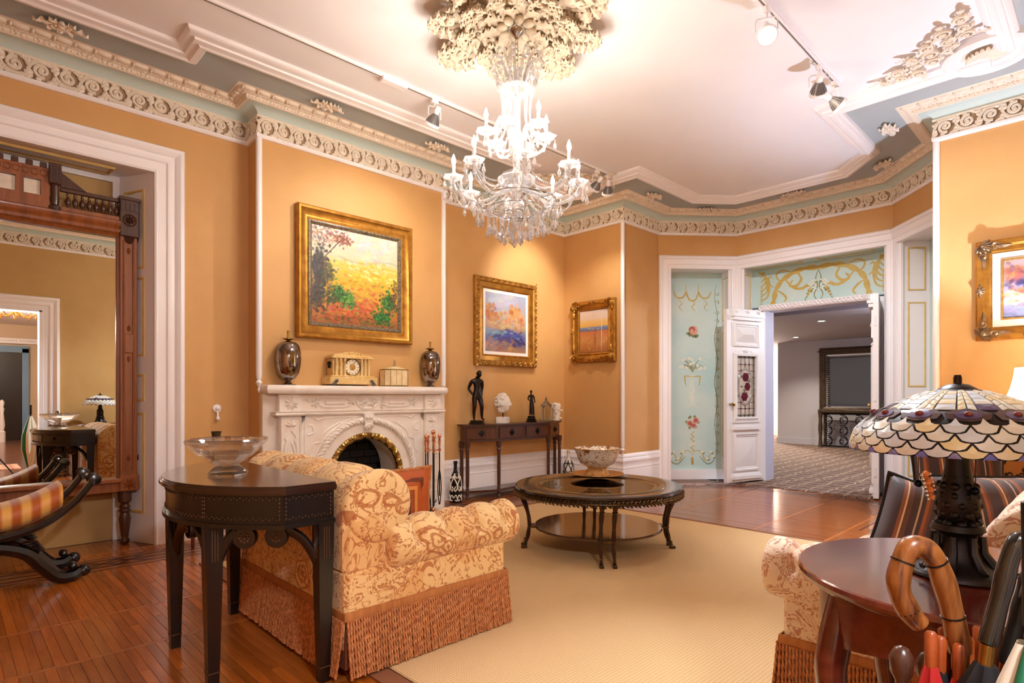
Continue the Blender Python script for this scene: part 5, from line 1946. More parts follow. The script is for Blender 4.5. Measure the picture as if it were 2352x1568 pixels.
# glass bowl on it
gb = thing('crystal_bowl', 'clear eight-sided footed glass bowl on the black side table', 'bowl', (.868, 2.633, .77))
def octo(prof, n=8):
    return MB().lathe(prof, n, cap=False)
CG, nt, b_ = newmat('clear_lead_crystal')
gl, tr, mx = node(nt, 'BsdfGlass'), node(nt, 'BsdfTransparent'), node(nt, 'MixShader')
gl.inputs['IOR'].default_value = 1.45
gl.inputs['Roughness'].default_value = 0
mx.inputs[0].default_value = .45
nt.links.new(gl.outputs[0], mx.inputs[1])
nt.links.new(tr.outputs[0], mx.inputs[2])
nt.links.new(mx.outputs[0], nt.nodes['Material Output'].inputs[0])
m = MB()
outp = [(.001, 0), (.078, 0), (.084, .006), (.07, .02), (.05, .035), (.044, .042), (.075, .06), (.12, .09), (.138, .11), (.162, .135), (.166, .145), (.160, .152), (.152, .15), (.135, .13), (.128, .112), (.105, .09), (.06, .066), (.001, .058)]
m.lathe(outp, 8, cap=False, mod=lambda a, z: 1 + .03 * cos(4 * a) * (z > .08))
m.build('bowl', CG, gb, 12)
# plant stand with bronze vase by the wall
t = thing('plant_stand', 'small reddish wooden stand glimpsed under the black table, near the wall', 'stand', (1.42, 4.55, 0))
MB().bbox(-.15, .15, -.15, .15, .56, .585, .004).build('top', MAHOG, t)
MB().bbox(-.13, .13, -.13, .13, .50, .56, .003).build('apron', MAHOG, t)
for x in (-.12, .12):
    for y in (-.12, .12):
        MB().lathe([(.012, 0), (.018, .3), (.02, .5)], 8, (x, y, 0)).build('leg', MAHOG, t)
t = thing('bronze_vase', 'slim mottled bronze cylinder vase rising behind the glass bowl', 'vase', (1.42, 4.55, .585))
MB().lathe([(.045, 0), (.05, .01), (.03, .05), (.026, .15), (.03, .24), (.036, .262), (.03, .262), (.026, .2), (.001, .19)], 18, cap=False).build('body', pm('mottled_bronze', (110, 96, 64), .4, .6, c2=(64, 56, 40), vs=40), t)
# door bell
t = thing('bell_pull_plate', 'small white china bell pull on the wall left of the fireplace', 'bell pull', (1.555, 4.968, 1.005))
d = MB().lathe([(.034, 0), (.03, .014), (.02, .018), (.001, .02)], 18)
d.v = [(p[0], -p[2], p[1]) for p in d.v]
d.build('plate', WHITE, t)
MB().ell((0, -.022, 0), .016, 10, 6).build('button', WHITE, t)
MB().tube([(0, -.02, -.03), (0, -.025, -.07)], .008, 8).ell((0, -.026, -.08), .016, 10, 6).build('pull', WHITE, t)

# ================================================================== CONSOLE TABLE
cn = thing('console_table', 'long dark walnut console table with four drawers against the far left wall', 'table', (4.76, 4.935, 0))
TOP = [(-.8, 0), (-.8, -.11), (-.43, -.27), (.41, -.27), (.78, -.11), (.78, 0)]


def inset(poly, d):
    n = len(poly)
    out = []
    for i in range(n):
        p, a, b = V(poly[i]), V(poly[i - 1]), V(poly[(i + 1) % n])
        d1, d2 = (p - a).normalized(), (b - p).normalized()
        n1, n2 = V((-d1.y, d1.x)), V((-d2.y, d2.x))
        out.append(tuple(p + (n1 + n2) / (1 + n1.dot(n2)) * d))
    return out


m = MB().prism(TOP, .785, .80).prism(inset(TOP, .012), .775, .785)
m.build('tabletop', WALDARK, cn, 20)
A = inset(TOP, .03)
MB().prism(A, .62, .775).prism(inset(TOP, .022), .61, .628).build('apron', WALDARK, cn, 20)
def drawer(p, q, k0, k1):
    p, q = V(p), V(q)
    d = (q - p)
    L = d.length
    d.normalize()
    nrm_ = V((d.y, -d.x))
    M = plane((p.x, p.y, 0), (d.x, d.y, 0), (0, 0, 1), (nrm_.x, nrm_.y, 0))
    dr = MB().prism(rect(L * k0 + .025, L * k1 - .025, .645, .755), 0, .008, M)
    dr.sweep([(0, 0), (0, .012), (.008, .012), (.012, .004)], rect(L * k0 + .02, L * k1 - .02, .64, .76), True, M)
    dro = dr.build('drawer', wood('burl_drawer_front', (96, 50, 26), (60, 30, 20), .3, 2, 5, .4) if 'burl_drawer_front' not in bpy.data.materials else bpy.data.materials['burl_drawer_front'], cn, 20)
    c = L * (k0 + k1) / 2
    pl = MB().prism([(c - .04, .70), (c, .66), (c + .04, .70), (c, .74)], .008, .014, M).prism([(c - .022, .70), (c, .678), (c + .022, .70), (c, .722)], .014, .024, M)
    pl.ell(M(c, .70, .03), .01, 8, 5)
    pl.build('drawer_pull', BLACKM, dro, 20)
drawer(A[1], A[2], 0, 1)
drawer(A[2], A[3], 0, .5)
drawer(A[2], A[3], .5, 1)
drawer(A[3], A[4], 0, 1)
LP = [(.02, .0), (.022, .02), (.014, .035), (.022, .055), (.022, .1), (.014, .12), (.019, .14), (.021, .3), (.019, .5), (.026, .525), (.02, .54), (.03, .56), (.03, .62)]
for x, y in ((-.76, -.03), (-.75, -.115), (-.41, -.24), (.39, -.24), (.73, -.115), (.74, -.03)):
    MB().lathe(LP, 12, (x, y, 0)).build('leg', WALDARK, cn)
m = MB().prism([(-.77, -.01), (-.77, -.11), (-.43, -.25)] + [(-.43 + .84 * i / 8, -.25 + .05 * sin(pi * i / 8)) for i in range(1, 8)] + [(.41, -.25), (.75, -.11), (.75, -.01)], .065, .09)
m.build('lower_shelf', WALDARK, cn, 20)


def skin_mesh(name, J, E, mat, parent, sub=2, root='pelvis', extra=None):
    names = list(J)
    me = bpy.data.meshes.new(name)
    me.from_pydata([J[n][0] for n in names], [(names.index(a), names.index(b)) for a, b in E], [])
    o = bpy.data.objects.new(name, me)
    COL.objects.link(o)
    o.modifiers.new('skin', 'SKIN')
    if not me.skin_vertices:
        me.skin_vertices.new() if hasattr(me.skin_vertices, 'new') else None
    for i, n in enumerate(names):
        sv = me.skin_vertices[0].data[i]
        r = J[n][1]
        sv.radius = (r, r) if not hasattr(r, '__len__') else r
        sv.use_root = (n == root)
    s = o.modifiers.new('sub', 'SUBSURF')
    s.levels = s.render_levels = sub
    dg = bpy.context.evaluated_depsgraph_get()
    ev = bpy.data.meshes.new_from_object(o.evaluated_get(dg))
    ev.name = name
    bpy.data.objects.remove(o)
    if extra:
        b = MB()
        b.v = [tuple(v_.co) for v_ in ev.vertices]
        b.f = [tuple(p.vertices) for p in ev.polygons]
        b.m = [0] * len(b.f)
        extra(b)
        ev = b.mesh(name, mat, 60)
    else:
        ev.materials.append(mat)
        ev.polygons.foreach_set('use_smooth', [True] * len(ev.polygons))
    return put(name, ev, parent)


def head_fn(mb, c, r, rot=0, curls=0, tilt=0, seed=2, sc=1.0):
    """a sculpted head facing -y: brow, eyes, nose, mouth, chin, ears, hair"""
    T = Matrix.Translation(c) @ Matrix.Rotation(rot, 4, 'Z') @ Matrix.Rotation(tilt, 4, 'X')
    old = mb.T
    mb.T = T
    def g(x, z, cx, cz, sx, sz):
        return math.exp(-((x - cx) / sx) ** 2 - ((z - cz) / sz) ** 2)
    def f(a, b):
        th, ph = 2 * pi * a, -pi / 2 + pi * b
        x, y, z = cos(ph) * cos(th), cos(ph) * sin(th), sin(ph)
        sx = .74 - .16 * max(0, -z) ** 1.5
        X, Y, Z = x * sx, y * .92, z * 1.12
        if y < 0:
            k = min(1, -y * 2)
            Y -= k * (.22 * g(X, Z, 0, -.10, .11, .22) + .10 * g(X, Z, 0, -.2, .15, .08) + .06 * g(X, Z, 0, .2, .5, .1) - .12 * g(X, Z, .27, .08, .14, .09) - .12 * g(X, Z, -.27, .08, .14, .09)
                      + .08 * g(X, Z, 0, -.44, .2, .05) + .07 * g(X, Z, 0, -.56, .16, .05) - .05 * g(X, Z, 0, -.5, .2, .03) + .14 * g(X, Z, 0, -.82, .2, .14))
        if z < -.3:
            Y += .2 * (z + .3) * (1 if y > 0 else 0)
        return (X * r, Y * r, Z * r)
    mb.grid(f, 36, 28, cu=True)
    for s in (-1, 1):
        mb.ell((s * .74 * r, .05 * r, -.05 * r), (.07 * r, .15 * r, .22 * r), 8, 6)
        mb.ell((s * .27 * r, -.70 * r, .07 * r), (.1 * r, .1 * r, .07 * r), 8, 6)
    rs_ = random.Random(seed)
    for k in range(curls):
        th = rs_.uniform(-.6, pi + .6)
        ph = rs_.uniform(-.35, 1.5)
        if sin(th) < -.25 and ph < .55:
            ph = rs_.uniform(.6, 1.4)
        p = (cos(ph) * cos(th) * .76 * r, (cos(ph) * sin(th) * .94 + .03) * r, sin(ph) * 1.14 * r)
        q = rs_.uniform(.14, .22) * r
        mb.ell(p, (q, q, q * .8), 8, 5)
    mb.T = old
    return mb


ZT = .80
# standing nude youth
t = thing('bronze_youth', 'tall dark bronze statue of a standing youth, leftmost on the console table', 'statue', (4.126, 4.80, ZT), -.35, 'bronze statues')
MB().lathe([(.085, 0), (.09, .012), (.075, .022), (.08, .034), (.07, .042)], 20).build('base', BRONZE, t)
H = .53
def jj(d):
    return {k: ((v_[0][0] * H, v_[0][1] * H, v_[0][2] * H + .04), v_[1] * H) for k, v_ in d.items()}
J = jj({'pelvis': ((0, 0, .53), .075), 'waist': ((.005, 0, .62), .066), 'chest': ((.0, .005, .73), .085), 'upper': ((0, .01, .80), .07), 'neck': ((.01, -.005, .855), .034), 'head0': ((.025, -.03, .885), .04),
        'shl': ((-.115, .01, .795), .044), 'ell': ((-.165, .045, .65), .032), 'wrl': ((-.12, -.03, .545), .024), 'hal': ((-.09, -.06, .52), .026),
        'shr': ((.115, .01, .80), .044), 'elr': ((.135, .06, .65), .032), 'wrr': ((.11, .03, .53), .024), 'har': ((.10, .01, .48), .026),
        'hil': ((-.055, 0, .48), .066), 'knl': ((-.06, -.02, .28), .045), 'cal': ((-.06, .01, .2), .04), 'anl': ((-.06, .01, .045), .024), 'tol': ((-.075, -.06, .015), .022),
        'hir': ((.06, 0, .48), .064), 'knr': ((.085, -.055, .29), .045), 'car': ((.10, -.01, .2), .04), 'anr': ((.115, .02, .045), .024), 'tor': ((.135, -.05, .015), .022)})
E = [('pelvis', 'waist'), ('waist', 'chest'), ('chest', 'upper'), ('upper', 'neck'), ('neck', 'head0'), ('upper', 'shl'), ('shl', 'ell'), ('ell', 'wrl'), ('wrl', 'hal'), ('upper', 'shr'), ('shr', 'elr'), ('elr', 'wrr'), ('wrr', 'har'),
     ('pelvis', 'hil'), ('hil', 'knl'), ('knl', 'cal'), ('cal', 'anl'), ('anl', 'tol'), ('pelvis', 'hir'), ('hir', 'knr'), ('knr', 'car'), ('car', 'anr'), ('anr', 'tor')]
skin_mesh('figure', J, E, BRONZE, t, extra=lambda b: head_fn(b, (.03 * H, -.045 * H, .94 * H + .04), .062 * H, .5, 30, .35))
# draped woman
t = thing('bronze_woman', 'small dark bronze statue of a draped woman on round pedestal, near console centre', 'statue', (4.968, 4.80, ZT), -.5, 'bronze statues')
MB().lathe([(.062, 0), (.066, .012), (.05, .025), (.058, .035), (.042, .05), (.045, .062), (.05, .07)], 20).build('base', BRONZE, t)
H = .30
J = {k: ((v_[0][0] * H, v_[0][1] * H, v_[0][2] * H + .068), v_[1] * H) for k, v_ in {
    'pelvis': ((0, 0, .53), .085), 'waist': ((.01, 0, .63), .06), 'chest': ((.0, .0, .74), .075), 'upper': ((0, .01, .80), .055), 'neck': ((-.01, 0, .86), .03), 'head0': ((-.015, -.01, .89), .035),
    'shl': ((-.10, .01, .79), .038), 'ell': ((-.13, .03, .66), .03), 'wrl': ((-.06, -.08, .60), .022), 'hal': ((-.03, -.09, .60), .022),
    'shr': ((.10, .01, .79), .038), 'elr': ((.13, .02, .66), .03), 'wrr': ((.14, -.03, .55), .022), 'har': ((.14, -.04, .52), .022),
    'thigh': ((.01, -.02, .4), .105), 'knee': ((.02, -.03, .25), .095), 'hem': ((.0, 0, .06), .11)}.items()}
E = [('pelvis', 'waist'), ('waist', 'chest'), ('chest', 'upper'), ('upper', 'neck'), ('neck', 'head0'), ('upper', 'shl'), ('shl', 'ell'), ('ell', 'wrl'), ('wrl', 'hal'), ('upper', 'shr'), ('shr', 'elr'), ('elr', 'wrr'), ('wrr', 'har'),
     ('pelvis', 'thigh'), ('thigh', 'knee'), ('knee', 'hem')]
def drape(b):
    head_fn(b, (-.015 * H, -.015 * H, .945 * H + .068), .06 * H, -.2, 24)
    for k in range(9):
        a = -2.6 + k * .55
        b.tube(catmull([(.08 * H * cos(a), .08 * H * sin(a), .55 * H + .068), (.1 * H * cos(a + .15), .1 * H * sin(a + .15), .3 * H + .068), (.115 * H * cos(a + .1), .115 * H * sin(a + .1), .03 * H + .068)], 5), .018 * H, 6)
skin_mesh('figure', J, E, BRONZE, t, extra=drape)
# plaster head
PL = pm('white_plaster', (240, 234, 226), .6, c2=(226, 218, 208), vs=16)
t = thing('plaster_head', 'white plaster classical head on a square white block on the console', 'sculpture', (4.509, 4.80, ZT), .55)
MB().bbox(-.075, .075, -.06, .06, 0, .07, .004).build('base', PL, t)
MB().lathe([(.008, .07), (.008, .15)], 8).build('pin', BRONZE, t)
hd = head_fn(MB(), (0, 0, .225), .092, 0, 90, .05, 4)
hd.lathe([(.03, .118), (.046, .13), (.05, .16), (.05, .2)], 14, (0, .02, 0))
hd.build('head', PL, t, 60)
# glass lantern
t = thing('glass_lantern', 'clear six-sided glass lantern with domed top on the console table', 'lantern', (5.247, 4.82, ZT))
SIL = pm('pewter_came', (150, 140, 126), .35, .9)
hexp = lambda r, z: [(r * cos(pi / 3 * k), r * sin(pi / 3 * k), z) for k in range(6)]
m = MB().prism([p[:2] for p in hexp(.07, 0)], 0, .012)
for k in range(6):
    a, b_ = hexp(.05, .01)[k], hexp(.064, .19)[k]
    m.tube([a, b_], .004, 5)
m.tube(hexp(.064, .19), .005, 5, closed=True)
m.lathe([(.072, .188), (.07, .196), (.05, .21), (.02, .245), (.012, .26), (.016, .27), (.004, .29), (.001, .31)], 6)
m.build('frame', SIL, t, 20)
CR = crystal('thin_clear_glass', (246, 246, 240), .75, .03)
for k in range(6):
    a0_, a1_, b0_, b1_ = hexp(.049, .012)[k], hexp(.049, .012)[(k + 1) % 6], hexp(.062, .188)[k], hexp(.062, .188)[(k + 1) % 6]
    MB().quad(a0_, a1_, b1_, b0_).build('glass_pane', CR, t, 0)
# marble torso
t = thing('marble_torso', 'small white rough torso fragment at the right end of the console', 'sculpture', (5.43, 4.82, ZT))
J = {'pelvis': ((0, 0, .05), .05), 'waist': ((.005, 0, .10), .045), 'chest': ((0, 0, .155), .058), 'upper': ((0, 0, .195), .045), 'shl': ((-.05, 0, .195), .03), 'shr': ((.05, 0, .19), .03), 'bot': ((0, 0, .0), .052)}
skin_mesh('torso', J, [('bot', 'pelvis'), ('pelvis', 'waist'), ('waist', 'chest'), ('chest', 'upper'), ('upper', 'shl'), ('upper', 'shr')], PL, t,
          extra=lambda b: [b.ell((.05 * cos(k * 2.4), -.03 + .02 * sin(k), .03 + .019 * k), (.022, .02, .014), 7, 5) for k in range(10)])
# painted bottles on the floor
for lab, x, y, dark in (('black bottle with white scrolled overlay on the floor beside the fireplace', 3.83, 4.80, True), ('white bottle with black scrolled overlay on the floor right of the console', 5.64, 4.80, False)):
    t = thing('overlay_bottle', lab, 'bottle', (x, y, 0), group='overlay bottles')
    m1 = pm('black_glass_bottle', (14, 12, 14), .12) if dark else pm('cream_glass_bottle', (236, 228, 214), .2)
    m2 = pm('cream_overlay', (232, 226, 212), .5) if dark else pm('black_overlay', (20, 18, 18), .5)
    pr = [(.06, 0), (.063, .01), (.063, .18), (.058, .24), (.04, .285), (.022, .32), (.018, .34), (.018, .40), (.022, .405), (.022, .425), (.01, .427)]
    MB().lathe(pr, 20).build('body', m1, t)
    def rad_(z):
        for (r0, z0), (r1, z1) in zip(pr, pr[1:]):
            if z0 <= z <= z1 and z1 > z0:
                return r0 + (r1 - r0) * (z - z0) / (z1 - z0)
        return .02
    ov = MB()
    for k in range(5):
        a0_ = k * 2 * pi / 5
        wrap = lambda P, s: [((rad_(z) + .001) * cos(a0_ + s * u_ / .06), (rad_(z) + .001) * sin(a0_ + s * u_ / .06), z) for u_, z in P]
        for s in (-1, 1):
            for P in (c2([(.0, .30), (.008, .25), (.03, .2), (.034, .15), (.014, .12), (.008, .15), (.02, .17)]), c2([(.0, .05), (.02, .08), (.034, .05), (.03, .02), (.012, .03)]), c2([(.004, .26), (.02, .27), (.03, .25)])):
                ov.tube(wrap(P, s), .006, 5)
    ov.build('overlay', m2, t, 50)
# ================================================================== RUG
m_, nt, b_ = newmat('woven_beige_rug')
v = coord(nt)
w1 = node(nt, 'TexWave', wave_type='BANDS', bands_direction='X')
w1.inputs['Scale'].default_value = 26
w1.inputs['Distortion'].default_value = .6
w2 = node(nt, 'TexWave', wave_type='BANDS', bands_direction='Y')
w2.inputs['Scale'].default_value = 20
w2.inputs['Distortion'].default_value = .6
nt.links.new(v, w1.inputs['Vector'])
nt.links.new(v, w2.inputs['Vector'])
wv = math_n(nt, 'MULTIPLY', w1.outputs[0], w2.outputs[0])
f = math_n(nt, 'ADD', math_n(nt, 'MULTIPLY', wv, .55), math_n(nt, 'MULTIPLY', noise(nt, v, 160, 2), .5))
nt.links.new(ramp(nt, f, [(.1, (196, 160, 112)), (.75, (226, 196, 150))]), b_.inputs['Base Color'])
b_.inputs['Roughness'].default_value = .95
b_.inputs['Specular IOR Level'].default_value = .1
add_bump(nt, b_, f, .5, .004)
RUGM = m_
rug = thing('area_rug', 'large pale beige woven rug with brown bound edge covering the floor', 'rug', (3.0, 2.2, 0))
MB().bbox(-1.71, 1.70, -1.95, 1.91, .001, .012, .004).build('field', RUGM, rug, 0)
MB().sweep([(.082, .001), (.082, .009), (-.0, .008), (0, .001)], rect(-1.80, 1.77, -2.02, 1.99), True, pclosed=True).build('binding', pm('brown_rug_binding', (132, 82, 50), .8, bump=.3, bs=200), rug, 0)

# ================================================================== UPHOLSTERY
FAB = paisley('gold_paisley_damask', (240, 206, 144), (180, 100, 42), (224, 164, 90), 5.4)
FAB2 = paisley('cool_lit_paisley_damask', (240, 222, 196), (186, 116, 84), (232, 200, 170), 7.5)  # paler copy of the gold damask, cool light put into its colour
m_, nt, b_ = newmat('bullion_cord')
v = coord(nt)
nt.links.new(ramp(nt, noise(nt, v, 60, 2), [(.3, (168, 98, 54)), (.7, (220, 154, 98))]), b_.inputs['Base Color'])
b_.inputs['Roughness'].default_value = .7
CORD = m_
HEAD = pm('fringe_heading', (196, 132, 74), .7, c2=(170, 106, 56), vs=60, stretch=(1, 1, .1))


def roll(mb, p0, p1, R, up, side, btn=None, creases=(), nb=40, nl=64, bulge=.0, flat=1.0):
    """stuffed roll from p0 to p1; angle 0 points along side, 90 degrees along up"""
    p0, p1, up, side = V(p0), V(p1), V(up), V(side)
    d = p1 - p0
    L = d.length
    st = [(0, .0), (-.002, .35), (-.001, .7), (.004, .9), (.016, .985), (.035, 1.0)]
    ts = [(a / L, r) for a, r in st] + [(.035 / L + (1 - .07 / L) * i / nl, 1) for i in range(1, nl)] + [(1 - a / L, r) for a, r in st[::-1]]
    vs = []
    for t, rs_ in ts:
        for j in range(nb):
            th = 2 * pi * j / nb
            dd = 0
            s = t * L
            if rs_ > .9:
                for (bs_, bt) in (btn or ()):
                    e = (s - bs_) ** 2 / .022 ** 2 + ((th - bt + pi) % (2 * pi) - pi) ** 2 / .28 ** 2
                    dd += .042 * math.exp(-e)
                for (cs, t0, t1, dep) in creases:
                    if t0 <= th <= t1:
                        k = sin(pi * (th - t0) / (t1 - t0)) ** .3 if t1 > t0 else 1
                        dd += dep * k * (.75 * math.exp(-((s - cs) / .010) ** 2) + .7 * math.exp(-((s - cs) / .045) ** 2))
            r = R * rs_ - dd
            vs.append(tuple(p0 + d * t + side * (cos(th) * r) + up * (sin(th) * r * flat)))
    n = len(ts)
    fs = [(i * nb + j, i * nb + (j + 1) % nb, (i + 1) * nb + (j + 1) % nb, (i + 1) * nb + j) for i in range(n - 1) for j in range(nb)]
    mb.add(vs, fs)
    return mb


def fringe(parent, path, z1=.232, z0=.014, pitch=.0115, flare=.026, seed=1):
    rs_ = random.Random(seed)
    m = MB()
    for (a, b) in zip(path, path[1:]):
        a, b = V(a), V(b)
        d = b - a
        L = d.length
        d.normalize()
        nn = V((d.y, -d.x))
        n = int(L / pitch)
        for k in range(n):
            c = a + d * ((k + .5) * L / n)
            fl = flare * rs_.uniform(.85, 1.1)
            sw = .003 * sin(k * .37) + rs_.uniform(-.002, .002)
            zz = z0 + rs_.uniform(0, .006)
            ph = k * .4
            for st in (0, pi):
                P = []
                for i in range(15):
                    t = i / 14
                    aa = ph + st + t * 23
                    q = c + nn * (.010 + fl * t ** 1.3 + .0026 * cos(aa)) + d * (sw * t + .0026 * sin(aa))
                    P.append((q.x, q.y, z1 + (zz - z1) * t))
                m.tube(P, .0036, 4)
    MB().sweep([(-.002, z0 + .03), (.004, z1)], [tuple(p) for p in path]).build('fringe_gap_shade', pm('fringe_gap_shade', (112, 62, 36), .9) if 'fringe_gap_shade' not in bpy.data.materials else bpy.data.materials['fringe_gap_shade'], parent, 0)  # dark strip added as shade in the gaps between the cords
    m.build('bullion_fringe', CORD, parent, 80, kind='stuff')


def armchair(name, label, cat, loc, rz, W, fab, D=.88):
    t = thing(name, label, cat, loc, rz)
    h = W / 2
    m = MB()
    m.bbox(0, D - .03, -h, h, .10, .42, .015)
    m.build('base', fab, t, 30)
    m = MB().bbox(0, .20, -h + .005, h - .005, .40, .70, .02)
    m.build('back', fab, t, 30)
    cr = [(s, .5, 2.9, .014) for s in [.03 + .02 * k for k in range(0)]]
    nbt = max(2, int(W / .26))
    bts = [(W * (k + .5) / nbt, .75) for k in range(nbt)] + [(W * k / nbt, -.15) for k in range(1, nbt)]
    crs = [(W * (k + .5) / nbt, .2, 2.6, .02) for k in range(nbt)] + [(.055 + .03 * k, .6, 2.2, .007) for k in range(3)] + [(W - .055 - .03 * k, .6, 2.2, .007) for k in range(3)]
    roll(MB(), (.152, -h - .012, .66), (.152, h + .012, .66), .152, (0, 0, 1), (1, 0, 0), bts, crs).build('back_roll', fab, t, 60)
    for s in (-1, 1):
        sp = .165
        bt = [(.13 + sp * k, .25) for k in range(5)] + [(.05 + sp * k, 2.7) for k in range(5)]
        cr = [(.13 + sp * k, .15, 2.7, .022) for k in range(5)]
        roll(MB(), (.19, s * (h - .055), .487), (D + .03, s * (h - .055), .487), .108, (0, 0, 1), (0, s, 0), bt, cr, 36, 90).build('arm_roll', fab, t, 60)
        MB().bbox(.15, D - .04, s * (h - .06) - .050, s * (h - .06) + .050, .38, .48, .01).build('arm_panel', fab, t, 30)
    n = 1 if W < 1.4 else 2
    for k in range(n):
        w = (W - .30) / n
        y0 = -h + .15 + k * w
        m = MB()
        def cush(a, b):
            x, y = a * 2 - 1, b * 2 - 1
            return (.24 + .66 * a, y0 + w * b, .40 + .065 * ((1 - x ** 6) * (1 - y ** 6)) ** .5)
        m.grid(cush, 16, 16)
        m.box(.24, .90, y0, y0 + w, .32, .40)
        m.build('seat_cushion', fab, t, 60)
    path = [(D - .02, h + .004), (-.004, h + .004), (-.004, -h - .004), (D - .02, -h - .004), (D - .02, h + .004)][::-1]
    MB().sweep([(0, .228), (-.006, .23), (-.008, .245), (-.006, .262), (0, .264)], [(D - .025, h), (0, h), (0, -h), (D - .025, -h)], True).build('fringe_heading', HEAD, t, 30)
    fringe(t, [(D - .02, -h), (0, -h), (0, h), (D - .02, h), (D - .02, -h)][::-1])
    return t


def pillow(mb, w, h, th, puff=3.0, n=18):
    for s in (-1, 1):
        def f(a, b):
            x, y = a * 2 - 1, b * 2 - 1
            k = max(0, (1 - abs(x) ** puff) * (1 - abs(y) ** puff)) ** .5
            pin = 1 - .10 * (x * x * y * y) ** 0 * (abs(x) * abs(y)) ** 0 * 0
            c = 1 - .07 * (1 - abs(y) ** 2) * abs(x) ** 4
            c2_ = 1 - .07 * (1 - abs(x) ** 2) * abs(y) ** 4
            return (x * w / 2 * c, s * th / 2 * k, y * h / 2 * c2_)
        mb.grid(f, n, n)
    return mb


def pillow_edge(w, h, n=18):
    P = []
    for i in range(4 * n):
        k, j = divmod(i, n)
        u_ = -1 + 2 * j / n
        x, y = ((u_, -1), (1, u_), (-u_, 1), (-1, -u_))[k]
        P.append((x * w / 2 * (1 - .07 * (1 - y * y) * abs(x) ** 4), 0, y * h / 2 * (1 - .07 * (1 - x * x) * abs(y) ** 4)))
    return P


armchair('tufted_armchair', 'wide gold paisley tufted armchair with long bullion fringe, facing the bay', 'armchair', (1.112, 2.625, 0), 0, 1.11, FAB)
armchair('tufted_sofa', 'paisley tufted sofa with bullion fringe, cool light painted into its pink, behind the mahogany table', 'sofa', (3.27, -.03, 0), pi / 2, 2.3, FAB2)

# cushion on the armchair
t = thing('orange_cushion', 'rust orange square cushion with twisted cord edge on the gold armchair', 'cushion', (1.475, 2.30, .60), -.25)
RUST = pm('rust_velvet', (196, 96, 32), .6, c2=(170, 76, 24), vs=6)
MB2 = pillow(MB(), .36, .34, .13)
MB2.build('cover', RUST, t, 60)
for k, (w_, c_) in enumerate(((.24, (110, 50, 20)), (.17, (216, 140, 60)), (.10, (90, 44, 22)))):
    m = MB()
    for s in (-1, 1):
        m.sweep([(-.008, 0), (.008, 0)], rect(-w_ / 2, w_ / 2, -w_ / 2, w_ / 2), True, lambda a, b, q, s=s: (a, s * (.007 + .065 * max(0, (1 - abs(a / .18) ** 3) * (1 - abs(b / .17) ** 3)) ** .5), b))
    m.build('woven_square', pm('woven_square_%d' % k, c_, .7), t, 0)
e = pillow_edge(.36, .34)
m = MB()
for s in (0, pi):
    m.tube([(p[0] * (1 + .02 * cos(i * 1.3 + s)), .006 * sin(i * 1.3 + s), p[2] * (1 + .02 * cos(i * 1.3 + s))) for i, p in enumerate(e)], .007, 6, closed=True)
m.build('cord', HEAD, t)

# cushions on the sofa
m_, nt, b_ = newmat('striped_velvet')
v = coord(nt)
w1 = math_n(nt, 'FRACT', math_n(nt, 'MULTIPLY', node(nt, 'SeparateXYZ').outputs[0], 7.5))
sep = [n_ for n_ in nt.nodes if n_.type == 'SEPXYZ'][0]
nt.links.new(v, sep.inputs[0])
r_ = node(nt, 'ValToRGB')
r_.color_ramp.interpolation = 'CONSTANT'
el = r_.color_ramp.elements
st_ = [(0, (56, 34, 42)), (.26, (132, 70, 42)), (.34, (216, 180, 136)), (.38, (96, 54, 40)), (.50, (62, 34, 38)), (.66, (186, 160, 130)), (.70, (56, 34, 42)), (.80, (150, 80, 44)), (.88, (104, 52, 36)), (.95, (56, 34, 42))]
while len(el) < len(st_):
    el.new(.5)
for e_, (p_, c_) in zip(el, st_):
    e_.position = p_
    e_.color = (*lin(c_), 1)
nt.links.new(w1, r_.inputs[0])
nt.links.new(r_.outputs[0], b_.inputs['Base Color'])
b_.inputs['Roughness'].default_value = .55
b_.inputs['Sheen Weight'].default_value = .4
STRIPE = m_
m_, nt, b_ = newmat('leopard_plush')
v = coord(nt)
vo = node(nt, 'TexVoronoi', feature='F1')
vo.inputs['Scale'].default_value = 26
nt.links.new(v, vo.inputs['Vector'])
d_ = vo.outputs['Distance']
ring = math_n(nt, 'MULTIPLY', math_n(nt, 'GREATER_THAN', d_, .2), math_n(nt, 'LESS_THAN', d_, .42))
nt.links.new(mix_n(nt, ring, mix_n(nt, noise(nt, v, 9), (206, 150, 84), (184, 116, 56)), (40, 24, 18)), b_.inputs['Base Color'])
b_.inputs['Roughness'].default_value = .8
LEO = m_
AMB = pm('amber_beads', (220, 132, 54), .35, c2=(190, 100, 40), vs=30)
BEADS = pm('silver_beads', (206, 200, 206), .2, .8)
